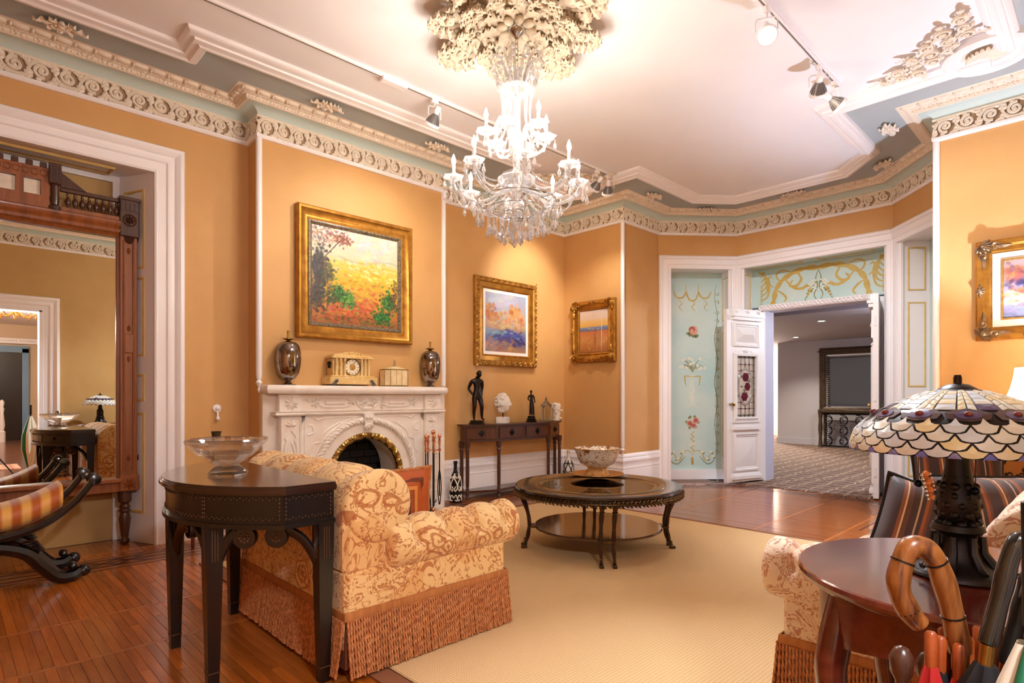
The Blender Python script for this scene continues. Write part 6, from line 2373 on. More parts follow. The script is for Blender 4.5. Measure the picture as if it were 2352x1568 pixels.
for nm, lab, loc, rz, tl, w, h, th, mt in (
        ('striped_cushion', 'large dark striped velvet cushion with beaded edge, right behind the leaded lamp', (2.80, .27, .635), rad(-42), -.22, .62, .36, .2, STRIPE),
        ('striped_cushion', 'narrow striped cushion at the sofa arm, left of the beaded edge', (2.585, .50, .615), rad(-66), -.25, .30, .33, .15, STRIPE),
        ('leopard_cushion', 'leopard print cushion further along the sofa', (3.86, .42, .70), rad(-40), -.15, .46, .36, .16, LEO),
        ('dark_striped_cushion', 'orange and brown striped cushion leaning against the leopard print cushion', (3.62, .55, .66), rad(-60), -.15, .40, .38, .15, STRIPE)):
    t = thing(nm, lab, 'cushion', loc, rz, 'sofa cushions')
    t.rotation_euler = (tl, .30 if 'narrow' in lab else 0, rz)
    pillow(MB(), w, h, th).build('cover', mt, t, 60)
    e = pillow_edge(w, h)
    MB().tube(e, .007, 6, closed=True).build('piping', BLACKM if mt is STRIPE else LEO, t)
    if 'beaded' in lab and 'large' in lab:
        bd, b2 = MB(), MB()
        for i in range(26):
            z = -h / 2 + h * i / 25
            x = -w / 2 + .01 + .012 * (1 - (2 * i / 25 - 1) ** 2)
            bd.ell((x - .012, -.02 - .01 * (i % 2), z), (.013, .012, .012), 6, 4)
            b2.ell((x - .028, -.03, z - .004), .006, 6, 4)
            b2.ell((x + .004, -.03, z), .005, 6, 4)
        bd.build('bead_trim', AMB, t, kind='stuff')
        b2.build('silver_bead_trim', BEADS, t, kind='stuff')

# ================================================================== COFFEE TABLE
ct = thing('coffee_table', 'round bronze coffee table with inset glass top, lower shelf and paired hoofed legs', 'table', (3.40, 2.62, .012))
ESP = pm('espresso_lacquer', (40, 26, 18), .22, c2=(56, 36, 24), vs=14, coat=.5)
OLDG = pm('aged_bronze_gilt', (112, 84, 44), .36, .75, c2=(70, 50, 28), vs=26)
RT = .595
MB().lathe([(.40, .432), (.40, .444), (.412, .449), (.43, .449), (.435, .453), (.47, .455), (.475, .452), (.52, .456), (.56, .459), (.585, .459), (RT, .452), (RT, .436), (.585, .43), (.40, .43)], 72, cap=False).build('top_ring', ESP, ct, 25)
MB().lathe([(.44, .4535), (.446, .4565), (.452, .4535)], 72, cap=False).lathe([(.398, .4455), (.404, .4495), (.41, .4455)], 72, cap=False).build('brass_inlay', BRASS, ct)
m_, nt, b_ = newmat('bronzed_glass')
tr, gl = node(nt, 'BsdfTransparent'), node(nt, 'BsdfGlossy')
tr.inputs[0].default_value = (*lin((246, 234, 204)), 1)
gl.inputs['Roughness'].default_value = .02
fr = node(nt, 'Fresnel')
fr.inputs['IOR'].default_value = 1.6
mx = node(nt, 'MixShader')
nt.links.new(math_n(nt, 'ADD', math_n(nt, 'MULTIPLY', fr.outputs[0], 1.0), .05), mx.inputs[0])
nt.links.new(tr.outputs[0], mx.inputs[1])
nt.links.new(gl.outputs[0], mx.inputs[2])
nt.links.new(mx.outputs[0], nt.nodes['Material Output'].inputs[0])
MB().lathe([(.402, .436), (.402, .446)], 72).build('glass_top', m_, ct, 20)
MB().lathe([(.585, .398), (.592, .402), (.592, .430), (.57, .43), (.57, .398)], 72, cap=False).build('apron_band', BLACKM, ct, 25)
g = MB()
n = 132
for k in range(n):
    a = 2 * pi * k / n
    for s, z in ((1, .412), (-1, .408)):
        T = Matrix.Translation((.594 * cos(a), .594 * sin(a), z)) @ Matrix.Rotation(a + pi / 2, 4, 'Z')
        g.T = T
        leafblob(g, 0, .0, .034, .008, s * .75 if k % 2 else s * .6, -.002, -.010)
g.T = None
g.tube([(.595 * cos(2 * pi * k / 72), .595 * sin(2 * pi * k / 72), .41) for k in range(72)], .004, 5, closed=True)
g.build('leaf_garland', OLDG, ct, 50, kind='stuff')
MB().lathe([(.44, .142), (.455, .147), (.458, .156), (.45, .162), (.001, .162), (.001, .142)], 64, cap=False).build('lower_shelf', pm('brown_mirror_shelf', (92, 62, 38), .10, c2=(104, 72, 46), vs=10, coat=.7), ct, 25)
for q in range(4):
    a = -3 * pi / 4 + q * pi / 2 + .0
    for s in (-1, 1):
        off = .042 * s
        T = Matrix.Rotation(a, 4, 'Z') @ Matrix.Translation((0, off, 0))
        m = MB()
        m.T = T
        P = catmull([(.565, 0, .42), (.545, 0, .36), (.515, 0, .29), (.495, 0, .2), (.495, 0, .13), (.51, 0, .06), (.525, 0, .025)], 5)
        k = len(P) - 1
        m.tube(P, [.018 - .008 * (i / k) ** .7 + .002 * sin(i * .9) for i in range(k + 1)], 8)
        lg = m.build('leg', pm('rubbed_bronze', (84, 56, 34), .4, .6, c2=(54, 36, 24), vs=20) if 'rubbed_bronze' not in bpy.data.materials else bpy.data.materials['rubbed_bronze'], ct)
        m = MB()
        m.T = T
        m.bbox(.508, .552, -.014, .014, 0, .02, .004)
        for z, r in ((.03, .014), (.05, .013), (.152, .015), (.33, .019), (.355, .021)):
            x = .545 + (z - .36) * .43 if z > .29 else (.495 if z > .1 else .52)
            m.ell((x, 0, z), (r, r, .008), 8, 4)
        m.ell((.555, 0, .385), (.022, .020, .022), 8, 5)
        m.build('hoof_and_capital', OLDG, lg)
    m = MB()
    m.T = Matrix.Rotation(a, 4, 'Z')
    m.bbox(.44, .50, -.05, .05, .144, .16, .004)
    m.build('shelf_bracket', OLDG, ct)

t = thing('porcelain_punch_bowl', 'white porcelain bowl with brown and gold flowers on a gilt stand, on the coffee table', 'bowl', (3.67, 2.83, .012 + .4605))
m_, nt, b_ = newmat('gilt_flowered_porcelain')
v = coord(nt)
vo = node(nt, 'TexVoronoi', feature='F1')
vo.inputs['Scale'].default_value = 9
nt.links.new(v, vo.inputs['Vector'])
n1 = noise(nt, v, 30, 3, .6, 1.5)
fl = math_n(nt, 'MULTIPLY', math_n(nt, 'LESS_THAN', vo.outputs['Distance'], .34), math_n(nt, 'GREATER_THAN', n1, .42))
vn = math_n(nt, 'LESS_THAN', math_n(nt, 'ABSOLUTE', math_n(nt, 'SUBTRACT', noise(nt, v, 16, 2, .5, 2), .5)), .022)
nt.links.new(mix_n(nt, math_n(nt, 'MAXIMUM', fl, vn), (240, 232, 220), (160, 104, 40)), b_.inputs['Base Color'])
b_.inputs['Roughness'].default_value = .12
b_.inputs['Coat Weight'].default_value = .5
PORC = m_
RG = pm('rich_gold_glaze', (190, 130, 60), .2, .6, c2=(230, 196, 140), vs=60)
MB().lathe([(.10, 0), (.12, .004), (.19, .018), (.208, .026), (.206, .03), (.12, .014), (.06, .012), (.001, .012)], 40, cap=False).build('stand_plate', RG, t)
MB().lathe([(.10, .016), (.098, .022), (.082, .05), (.072, .068), (.08, .078)], 32).build('stand_foot', RG, t)
MB().lathe([(.06, .074), (.085, .08), (.13, .105), (.152, .145), (.163, .18), (.178, .212), (.186, .222), (.184, .226), (.172, .212), (.155, .18), (.143, .145), (.12, .11), (.08, .092), (.001, .088)], 40, cap=False).build('bowl', PORC, t)
MB().lathe([(.183, .221), (.188, .224), (.185, .228), (.180, .226)], 40, cap=False).build('gilt_rim', RG, t)

# ================================================================== MEDALLION AND CHANDELIER
CX, CY = 2.53, 2.57
md = thing('ceiling_medallion', 'large cream plaster medallion of acanthus leaves and scrolls around the chandelier', 'ceiling medallion', (CX, CY, ZC - .002))
PLM = pm('aged_cream_plaster', (210, 196, 176), .62, c2=(188, 170, 146), vs=9)
MB().lathe([(.50, 0), (.47, -.02), (.36, -.03), (.30, -.05), (.16, -.055), (.08, -.07), (.02, -.07)], 48).build('plate', PLM, md, 60)
bigl = acanthus(MB(), .34, .085, .10, 5, .05).mesh('acanthus_leaf', PLM, 60)
midl = acanthus(MB(), .2, .06, .07, 4, .04).mesh('acanthus_leaf', PLM, 60)
bud = MB().ell((0, 0, 0), (.05, .032, .03), 10, 6).mesh('petal', PLM, 60)
scb = MB()
sp = spiral(0, 0, .085, .016, 0, 1.5, 26)
scb.tube([(x, z, -.03 - .03 * i / 26) for i, (x, z) in enumerate(sp)], [.026 - .012 * i / 26 for i in range(27)], 7)
scb.ell((0, 0, -.055), .022, 8, 5)
scb = scb.mesh('scroll', PLM, 60)
gr = MB()
rs_ = random.Random(9)
for k in range(24):
    gr.ell((rs_.uniform(-.05, .05), rs_.uniform(-.04, .04), -.02 - rs_.uniform(0, .04)), .017, 7, 5)
gr = gr.mesh('grape_cluster', PLM, 60)
rs_ = random.Random(4)
vol = MB()
cv = catmull([(0, 0, 0), (.09, .03, -.03), (.17, .0, -.05), (.2, -.07, -.055), (.15, -.115, -.06), (.1, -.09, -.065), (.11, -.05, -.07), (.145, -.055, -.075)], 6)
vol.tube(cv, [.010 + .012 * sin(pi * min(1, .15 + i / 34)) for i in range(len(cv))], 7)
vol.ell((.14, -.06, -.08), .014, 7, 5)
for q in range(9):
    p_ = cv[3 + q * 3]
    vol.T = Matrix.Translation((p_.x, p_.y, p_.z - .018)) @ Matrix.Rotation(1.5 - .45 * q, 4, 'Z')
    acanthus(vol, .085, .026, .03, 3, .02)
vol.T = None
vol = vol.mesh('volute', PLM, 60)
for k in range(8):
    a = k * pi / 4 + .2
    big = k % 2 == 0
    e_ = 1.0 if big else .82
    for s in (-1, 1):
        put('volute', vol, md, (.33 * cos(a + s * .10), .33 * sin(a + s * .10), -.015), (0, 0, a + s * .25), (1.35 * e_, 1.35 * e_ * s, 1.1))
        put('volute', vol, md, (.20 * cos(a + s * .22), .20 * sin(a + s * .22), -.03), (0, 0, a + s * .9), (.9, .9 * s, 1.1))
        put('leaf', midl, md, (.36 * cos(a + s * .30), .36 * sin(a + s * .30), -.03), (0, 0, a + s * 1.0), .95 * e_)
        put('leaf', midl, md, (.22 * cos(a + s * .10), .22 * sin(a + s * .10), -.05), (0, 0, a + s * .45), .8)
        put('scroll', scb, md, (.50 * e_ * cos(a + s * .17), .50 * e_ * sin(a + s * .17), -.01), (0, 0, a + s * 1.0), .55)
    put('leaf', bigl, md, (.33 * cos(a), .33 * sin(a), -.03), (0, 0, a), .95 * e_)
    put('grapes', gr, md, (.52 * e_ * cos(a + .39), .52 * e_ * sin(a + .39), -.005), (0, 0, a), .9)
    put('leaf', midl, md, (.13 * cos(a + .38), .13 * sin(a + .38), -.06), (0, 0, a + .38), .85)
    put('petal', bud, md, (.10 * cos(a), .10 * sin(a), -.085), (0, .3, a))

md.scale = (.86, .86, .80)
ch = thing('crystal_chandelier', 'large two-tier cut crystal chandelier with lit candle bulbs', 'chandelier', (CX, CY, 0))
XT = crystal('cut_crystal', (252, 252, 254), .52, .03, .17)
XA = crystal('crystal_arm', (252, 252, 254), .48, .06, .17)
CHR = pm('chrome', (190, 190, 194), .1, 1)
BUL = emis('candle_bulb', (255, 243, 228), BULB)
WAX = pm('white_candle_sleeve', (244, 238, 228), .4)
MB().lathe([(.02, 3.375), (.056, 3.37), (.055, 3.345), (.04, 3.325), (.02, 3.31), (.012, 3.30)], 20).build('canopy', CHR, ch)
for k in range(5):
    l = MB()
    a = k * pi / 2
    l.tube([(.011 * cos(2 * pi * i / 14) * cos(a), .011 * cos(2 * pi * i / 14) * sin(a), 3.285 - k * .034 + .022 * sin(2 * pi * i / 14)) for i in range(14)], .003, 5, closed=True)
    l.build('chain_link', CHR, ch)
MB().lathe([(.008, 3.13), (.02, 3.12), (.012, 3.08), (.012, 2.96), (.03, 2.93), (.02, 2.90), (.016, 2.75), (.04, 2.70), (.05, 2.66), (.03, 2.6), (.02, 2.5), (.06, 2.42), (.075, 2.38), (.06, 2.34), (.03, 2.31), (.05, 2.27), (.04, 2.22), (.015, 2.19)], 12).build('stem', XA, ch, 20)
MB().lathe([(.05, 2.985), (.09, 2.975), (.105, 2.985), (.06, 2.995)], 16, cap=False).build('crystal_dish', XA, ch, 20)
MB().lathe([(.03, 2.42), (.10, 2.40), (.12, 2.43), (.115, 2.44), (.06, 2.42)], 12, cap=False).build('crystal_dish', XA, ch, 20)
sc_ = MB().tube(catmull([(.04, 0, 3.02), (.07, 0, 3.10), (.10, 0, 3.17), (.14, 0, 3.185), (.16, 0, 3.15), (.14, 0, 3.12), (.12, 0, 3.14)], 6), .009, 6).mesh('crown_scroll', XA, 40)
for k in range(10):
    put('crown_scroll', sc_, ch, (0, 0, 0), (0, 0, k * pi / 5))
drop = MB().lathe([(.001, -.062), (.009, -.052), (.013, -.04), (.010, -.026), (.004, -.012), (.0015, -.006)], 6)
drop.ell((0, 0, 0), .006, 6, 4)
dropm = drop.mesh('crystal_drop', XT, 0)


def strand(P, r=.006, n=None, prism=True):
    m = MB()
    P = [V(p) for p in P]
    tot_ = sum((b - a).length for a, b in zip(P, P[1:]))
    cnt = n or int(tot_ / (r * 2.05))
    acc, i = 0, 0
    for k in range(cnt):
        s = tot_ * (k + .5) / cnt
        acc = 0
        for a, b in zip(P, P[1:]):
            l = (b - a).length
            if acc + l >= s:
                q = a + (b - a) * ((s - acc) / l)
                m.ell(tuple(q), (r, r, r * 1.1), 5, 3)
                break
            acc += l
    return m


RB = random.Random(1)
NL, RL, ZL = 8, .385, 2.42
arm_l = MB().tube(catmull([(.05, 0, 2.36), (.12, 0, 2.33), (.22, 0, 2.29), (.32, 0, 2.315), (.38, 0, 2.37), (RL, 0, 2.415)], 6), .0105, 6).mesh('arm', XA, 40)
NU, RU, ZU = 6, .19, 2.70
arm_u = MB().tube(catmull([(.02, 0, 2.62), (.08, 0, 2.60), (.14, 0, 2.61), (.18, 0, 2.65), (RU, 0, 2.695)], 6), .009, 6).mesh('arm', XA, 40)
cup = MB().lathe([(.012, -.02), (.02, -.008), (.045, .0), (.06, .012), (.062, .016), (.045, .008), (.014, .004)], 12, cap=False, mod=lambda a, z: 1 + .08 * cos(6 * a) * (z > .005)).mesh('drip_pan', XT, 30)
candm = MB().lathe([(.0105, .004), (.0105, .085), (.006, .09)], 10).mesh('candle', WAX, 40)
bulm = MB().lathe([(.006, .088), (.012, .10), (.0135, .113), (.009, .13), (.003, .145), (.0005, .152)], 10).mesh('bulb', BUL, 60)
swag = strand(catmull([(0, 0, 0), (.06, 0, -.075), (.15, 0, -.11), (.25, 0, -.085), (.30, 0, -.02)], 5), .0058).mesh('bead_strand', XT, 0)
for n_, R_, z_, arm, a0 in ((NL, RL, ZL, arm_l, .12), (NU, RU, ZU, arm_u, .5)):
    for k in range(n_):
        a = a0 + 2 * pi * k / n_
        x, y = R_ * cos(a), R_ * sin(a)
        put('arm', arm, ch, None, (0, 0, a))
        put('drip_pan', cup, ch, (x, y, z_))
        c_ = put('candle', candm, ch, (x, y, z_))
        put('bulb', bulm, ch, (x, y, z_))
        nd = 5 if n_ == NL else 4
        for j in range(nd):
            b = a + 2 * pi * j / nd
            put('crystal_drop', dropm, ch, (x + .056 * cos(b), y + .056 * sin(b), z_ - .004), (0, 0, b), .9)
            if n_ == NL and j % 2 == 0:
                put('crystal_drop', dropm, ch, (x + .056 * cos(b), y + .056 * sin(b), z_ - .065), (0, 0, b), 1.05)
        # swags of beads: from the dish out to the pan and from pan to pan
        put('bead_strand', swag, ch, (.09 * cos(a), .09 * sin(a), z_ + .02), (0, 0, a), (.95 if n_ == NL else .35, 1, 1))
        a2 = a + 2 * pi / n_
        x2, y2 = R_ * cos(a2), R_ * sin(a2)
        dd = hypot(x2 - x, y2 - y)
        put('bead_strand', swag, ch, (x, y, z_ - .01), (0, 0, atan2(y2 - y, x2 - x)), (dd / .30, 1, 1 if n_ == NL else .6))
for k in range(11):
    a = 2 * pi * k / 11
    m = strand(catmull([(.10 * cos(a), .10 * sin(a), 2.98), (.085 * cos(a), .085 * sin(a), 2.85), (.10 * cos(a), .10 * sin(a), 2.74), (.155 * cos(a), .155 * sin(a), 2.66)], 5), .0058)
    m.build('bead_strand', XT, ch, 0)
    put('crystal_drop', dropm, ch, (.13 * cos(a + .2), .13 * sin(a + .2), 3.10), (0, 0, a), 1.1)
    put('crystal_drop', dropm, ch, (.105 * cos(a + .2), .105 * sin(a + .2), 3.03), (0, 0, a), 1.2)
# the hanging skirt below
for ring_r, zr, nn, L_, sc in ((.24, 2.30, 20, .10, 1.15), (.17, 2.25, 16, .10, 1.2), (.10, 2.22, 11, .09, 1.25), (.04, 2.19, 6, .08, 1.3)):
    m = MB()
    m.tube([(ring_r * cos(2 * pi * k / 40), ring_r * sin(2 * pi * k / 40), zr) for k in range(40)], .004, 5, closed=True)
    m.build('skirt_ring', CHR, ch)
    for k in range(nn):
        a = 2 * pi * k / nn + zr
        x, y = ring_r * cos(a), ring_r * sin(a)
        LL = L_ * RB.uniform(.6, 1.1)
        m = strand([(x, y, zr), (x, y, zr - LL)], .0055)
        m.build('bead_strand', XT, ch, 0)
        put('crystal_drop', dropm, ch, (x, y, zr - LL - .006), (0, 0, a), sc)

# ================================================================== TRACK LIGHTS
def track(label, x0, x1, y):
    t = thing('lighting_track', label, 'track light', (x0, y, ZTR))
    MB().bbox(0, x1 - x0, -.018, .018, -.012, .01, .003).build('rail', WHITE, t)
    MB().box(0, x1 - x0, -.005, .005, -.0135, -.011).build('slot', pm('track_slot', (120, 112, 106), .5) if 'track_slot' not in bpy.data.materials else bpy.data.materials['track_slot'], t, 0)
    return t
tl = track('long white lighting track on the ceiling along the fireplace wall', .1, 5.05, 3.70)
MB().bbox(2.17, 2.38, -.03, .03, -.035, -.004, .004).build('feed_box', WHITE, tl)
track('white lighting track on the ceiling along the right side of the room', 1.2, 4.80, 1.45)
LENS = emis('spot_lens', (255, 236, 210), 18)
LENSC = emis('cool_spot_lens', (240, 246, 255), 60)
labs = ['white gimbal spotlight on the track above the fireplace, beside the chandelier', 'white gimbal spotlight at the far end of the fireplace track, first of two', 'white gimbal spotlight last on the fireplace track, by the corner ornament',
        'dazzling white gimbal spotlight on the right track, nearest of three', 'unlit-looking beige gimbal spotlight tilted away, middle of the right track', 'white gimbal spotlight hanging from the end of the right track']
for i, ((sx, sy), aim, w, c_, cone) in enumerate(TRACK):
    t = thing('gimbal_spotlight', labs[i], 'spotlight', (sx, sy, ZTR - .012), group='track spotlights')
    ctr = V((0, 0, -.138))
    dr_ = (V(aim) - V((sx, sy, ZTR - .15))).normalized()
    MB().bbox(-.03, .03, -.014, .014, -.03, 0, .003).lathe([(.008, -.06), (.008, -.03)], 8).build('adapter', WHITE, t)
    R = V((0, 0, 1)).rotation_difference(dr_).to_matrix().to_4x4()
    T = Matrix.Translation(ctr) @ R
    m = MB()
    sd = V((-dr_.y, dr_.x, 0)).normalized()
    pts = [(0, 0, -.06)] + [tuple(ctr * 1 + sd * s_ + V((0, 0, z_))) for s_, z_ in ((.0, .078), (.052, .076), (.062, .06), (.062, 0))]
    m.tube(pts[1:], .004, 6)
    m.tube([tuple(V((-p[0], -p[1], p[2]))) if False else tuple(V((p[0], p[1], p[2])) - 2 * sd * (V(p) - ctr).dot(sd)) for p in pts[1:]], .004, 6)
    m.build('yoke', WHITE, t)
    m = MB()
    m.T = T
    m.lathe([(.018, -.085), (.022, -.08), (.022, -.03), (.018, -.025)], 14)
    m.build('socket', WHITE, t)
    m = MB()
    m.T = T
    m.lathe([(.02, -.028), (.028, -.015), (.042, .02), (.052, .05)], 20, cap=False)
    for k in range(16):
        a = 2 * pi * k / 16
        m.tube([(.024 * cos(a), .024 * sin(a), -.02), (.045 * cos(a), .045 * sin(a), .02), (.056 * cos(a), .056 * sin(a), .05)], .002, 4)
    m.build('reflector', pm('reflector_grey', (120, 116, 116), .4, .4) if 'reflector_grey' not in bpy.data.materials else bpy.data.materials['reflector_grey'], t)
    m = MB()
    m.T = T
    m.lathe([(.052, .045), (.058, .045), (.06, .055), (.058, .066), (.052, .066)], 20, cap=False)
    m.build('rim', WHITE, t)
    m = MB()
    m.T = T
    m.lathe([(.052, .052), (.03, .0575), (.001, .059)], 16, cap=False)
    m.build('lens', LENSC if i == 3 else LENS, t)
# ================================================================== MAHOGANY TABLE, LAMP
tb = thing('oval_side_table', 'glossy reddish mahogany oval table with cabriole legs in the right foreground', 'table', (1.61, .235, .010))
RX, RY = .345, .325
pr = [(.001, .700), (.985, .700), (.995, .697), (1.0, .688), (.99, .680), (.975, .677), (.96, .672), (.001, .672)]
m = MB().lathe([(r * RX, z) for r, z in pr], 80, cap=False, sy=RY / RX)
m.build('tabletop', MAHOG, tb, 30)
m = MB()
def apf(a, b):
    t_ = 2 * pi * a
    zb = .55 + .035 * abs(cos(2 * t_)) ** 1.5
    return ((RX - .045) * cos(t_), (RY - .045) * sin(t_), .672 + (zb - .672) * b)
m.grid(apf, 64, 4, cu=True)
m.build('apron', MAHOG, tb)
for sx in (-1, 1):
    for sy in (-1, 1):
        d = V((sx * .72, sy * .69, 0))
        b0 = d * .262
        P = catmull([b0 + V((0, 0, .66)), b0 + d * .025 + V((0, 0, .54)), b0 + d * .03 + V((0, 0, .46)), b0 + d * .0 + V((0, 0, .28)), b0 - d * .01 + V((0, 0, .12)), b0 + d * .03 + V((0, 0, .03)), b0 + d * .05 + V((0, 0, .015))], 6)
        k = len(P) - 1
        rr_ = [.030, .030, .031, .032, .033, .034, .034, .034, .034, .033, .033, .032, .032, .031, .031, .031, .029, .027, .025, .024, .023, .022, .021, .02, .019, .018, .018, .018, .019, .02, .022, .024, .026, .026, .024, .02, .014]
        MB().tube(P, rr_[:k + 1], 10).build('leg', MAHOG, tb)

lp = thing('leaded_glass_lamp', 'table lamp with leaded cream scale glass shade on a dark bronze base', 'lamp', (1.593, .243, .710))
PAT = pm('dark_patina', (52, 44, 44), .36, .5, c2=(34, 32, 38), vs=18)
ZB = .285           # rim height above the table
base = MB().lathe([(.092, 0), (.096, .004), (.094, .010), (.08, .018), (.072, .022), (.05, .036), (.042, .055), (.034, .075), (.036, .09), (.05, .10), (.046, .112), (.030, .118), (.036, .13), (.041, .145), (.0415, .16), (.038, .18), (.031, .20), (.027, .215), (.023, .24), (.022, .262), (.024, .268)], 28)
rows = [(.115, .040, 9), (.135, .040, 9), (.155, .041, 9), (.175, .038, 9), (.195, .036, 8), (.213, .029, 7), (.232, .025, 6), (.25, .023, 6)]
for i, (z, r, n) in enumerate(rows):
    for k in range(n):
        a = 2 * pi * (k + .5 * (i % 2)) / n
        base.ell(((r - .006) * cos(a), (r - .006) * sin(a), z), (.0105, .0105, .0095) if i < 5 else (.006, .006, .006), 7, 5)
for k in range(8):
    a = 2 * pi * k / 8
    base.tube([(.044 * cos(a), .044 * sin(a), .09), (.046 * cos(a), .046 * sin(a), .055), (.066 * cos(a), .066 * sin(a), .026), (.08 * cos(a), .08 * sin(a), .02)], [.006, .008, .009, .006], 6)
for r in (.075, .081, .087):
    base.tube([(r * cos(2 * pi * k / 40), r * sin(2 * pi * k / 40), .013 + (.087 - r) * .35) for k in range(40)], .002, 4, closed=True)
base.build('base', PAT, lp, 50)
MB().lathe([(.02, .262), (.026, .268), (.028, .275), (.022, .29), (.012, .30), (.008, .42)], 14).build('socket', pm('blue_black_metal', (24, 36, 60), .25, .7), lp)
SH = [(.038, .405), (.075, .392), (.115, .375), (.150, .355), (.178, .333), (.196, .310), (.203, .288), (.2035, .268)]


def shade_pt(u, v, off=0.0):
    """u: turns round, v: 0 at the cap, 1 at the rim"""
    s = v * (len(SH) - 1)
    i = min(len(SH) - 2, max(0, int(s)))
    t_ = s - i
    r = SH[i][0] + (SH[i + 1][0] - SH[i][0]) * t_
    z = SH[i][1] + (SH[i + 1][1] - SH[i][1]) * t_
    dr, dz = SH[i + 1][0] - SH[i][0], SH[i + 1][1] - SH[i][1]
    l = hypot(dr, dz)
    r += off * -dz / l
    z += off * dr / l
    a = 2 * pi * u
    return (r * cos(a), r * sin(a), z)


LEADM = pm('dark_solder', (30, 24, 24), .45, .5)
sh = MB().grid(lambda a, b: shade_pt(a, b * .985), 96, 14, cu=True)
sh.grid(lambda a, b: shade_pt(a, b * .985, -.004), 96, 14, cu=True)
sho = sh.build('lamp_shade', LEADM, lp, 60, label='dark leading of the glass shade')
def opal(name, c, c2_):
    return pm(name, c, .18, c2=c2_, vs=18, coat=.4, dist=1)
OP = [opal('milky_white_glass', (238, 240, 234), (222, 230, 224)), opal('pale_cream_glass', (242, 234, 206), (236, 224, 184)), opal('bluish_white_glass', (222, 232, 240), (206, 220, 232)), opal('straw_glass', (236, 224, 170), (240, 232, 196))]
VIO, BLU, BRN, RED = opal('violet_glass', (110, 100, 150), (74, 64, 100)), opal('blue_rim_glass', (84, 84, 190), (130, 130, 206)), opal('brown_violet_glass', (92, 74, 78), (66, 50, 60)), pm('ruby_jewel', (120, 14, 16), .08, coat=1)
rg = random.Random(12)


def piece(poly, mat, off=.0022, name='glass_pane', nsub=1):
    """poly of (u,v); built as a thin raised tile following the shade"""
    cu_, cv_ = sum(p[0] for p in poly) / len(poly), sum(p[1] for p in poly) / len(poly)
    n = len(poly)
    top = [shade_pt(p[0], p[1], off) for p in poly]
    bot = [shade_pt(p[0], p[1], -.001) for p in poly]
    mid = shade_pt(cu_, cv_, off + .0008)
    MB().add(top + bot + [mid], [(i, (i + 1) % n, 2 * n) for i in range(n)] + [(n + i, n + (i + 1) % n, (i + 1) % n, i) for i in range(n)]).build(name, mat, sho, 0)


NS = 24
bh = .105
v_rows = [.985 - .055, .985 - .055 - bh, .985 - .055 - 2 * bh, .985 - .055 - 3 * bh]
for ri, vb in enumerate(v_rows):
    for k in range(NS):
        uc = (k + .5 * (ri % 2)) / NS
        hwid = .5 / NS
        poly = []
        arc = lambda q: sqrt(max(0, 1 - q * q))
        K = 6
        sh_ = .90
        for i in range(K + 1):
            q = -1 + 2 * i / K
            poly.append((uc + q * hwid * sh_, vb - bh * .0 + (bh * arc(q) * .95) * sh_ - bh * .42))
        for i in range(K, -1, -1):
            q = -1 + 2 * i / K
            qq = 1 - abs(q)
            top_ = vb - bh * .42 - bh * (1 - arc(qq)) * .95 * (sh_ - .04)
            if 0 < i < K:
                poly.append((uc + q * hwid * sh_, top_ + bh * .035))
        m_ = OP[min(3, rg.choice((0, 0, 0, 1, 2, 2, 3)))]
        piece(poly, m_)
        if ri == 0:
            # small blue triangles between the lowest scales
            ue = uc + hwid
            piece([(ue - hwid * .42, .984), (ue + hwid * .42, .984), (ue + hwid * .1, .905), (ue - hwid * .1, .905)], BLU if k % 2 else opal('violet_glass_pale', (140, 140, 196), (110, 104, 176)) if 'violet_glass_pale' not in bpy.data.materials else bpy.data.materials['violet_glass_pale'])
# jewelled violet band: 12 eyes
NB = 12
for k in range(NB):
    uc = (k + .5) / NB
    hw_ = .5 / NB
    piece([(uc - hw_ * .95, .43), (uc - hw_ * .5, .37), (uc + hw_ * .5, .37), (uc + hw_ * .95, .43), (uc + hw_ * .8, .50), (uc, .53), (uc - hw_ * .8, .50)], BRN)
    ring = [(uc + hw_ * .55 * cos(t_), .455 + .05 * sin(t_)) for t_ in [2 * pi * i / 10 for i in range(10)]]
    piece(ring, VIO, .0036)
    c = shade_pt(uc, .448, .004)
    MB().ell(c, (.0085, .0085, .006), 10, 6).build('red_jewel', RED, sho)
    # ladder panes up to the cap
    for s in (-1, 1):
        for j in range(5):
            v0, v1 = .03 + j * .068, .03 + (j + 1) * .068 - .008
            sl = .012 * 1
            ua, ub = uc, uc + s * hw_ * .46
            if s < 0:
                ua, ub = ub, ua
            piece([(ua + .0018, v0 - (.0 if s > 0 else .0)), (ub - .0018, v0 + .022 * s), (ub - .0018, v1 + .022 * s), (ua + .0018, v1)] if s > 0 else [(ua + .0018, v0 + .022), (ub - .0018, v0), (ub - .0018, v1), (ua + .0018, v1 + .022)], OP[rg.choice((0, 1, 1))])
    for j in range(4):
        v0, v1 = .06 + j * .082, .06 + (j + 1) * .082 - .010
        ua, ub = uc + hw_ * .52, uc + hw_ * 1.48
        piece([(ua, v0), (ub, v0), (ub, v1), (ua, v1)], OP[rg.choice((0, 2, 2, 1))] if j < 3 else (VIO if k % 3 == 0 else OP[rg.choice((0, 2))]))
MB().lathe([(.006, .437), (.008, .43), (.008, .418), (.02, .416), (.03, .41), (.042, .402), (.044, .396), (.036, .40)], 24, cap=False).build('shade_cap', pm('pierced_bronze_cap', (50, 34, 28), .35, .7), lp)
for k, (dx, dy) in enumerate(((.015, .075), (-.03, -.035))):
    m = strand([(dx, dy, .31), (dx, dy, .195)], .0018)
    m.build('pull_chain', PAT, lp, 0, kind='stuff')
    MB().ell((dx, dy, .19), (.009, .009, .009), 10, 6).build('pull_knob', bpy.data.materials['blue_black_metal'], lp)
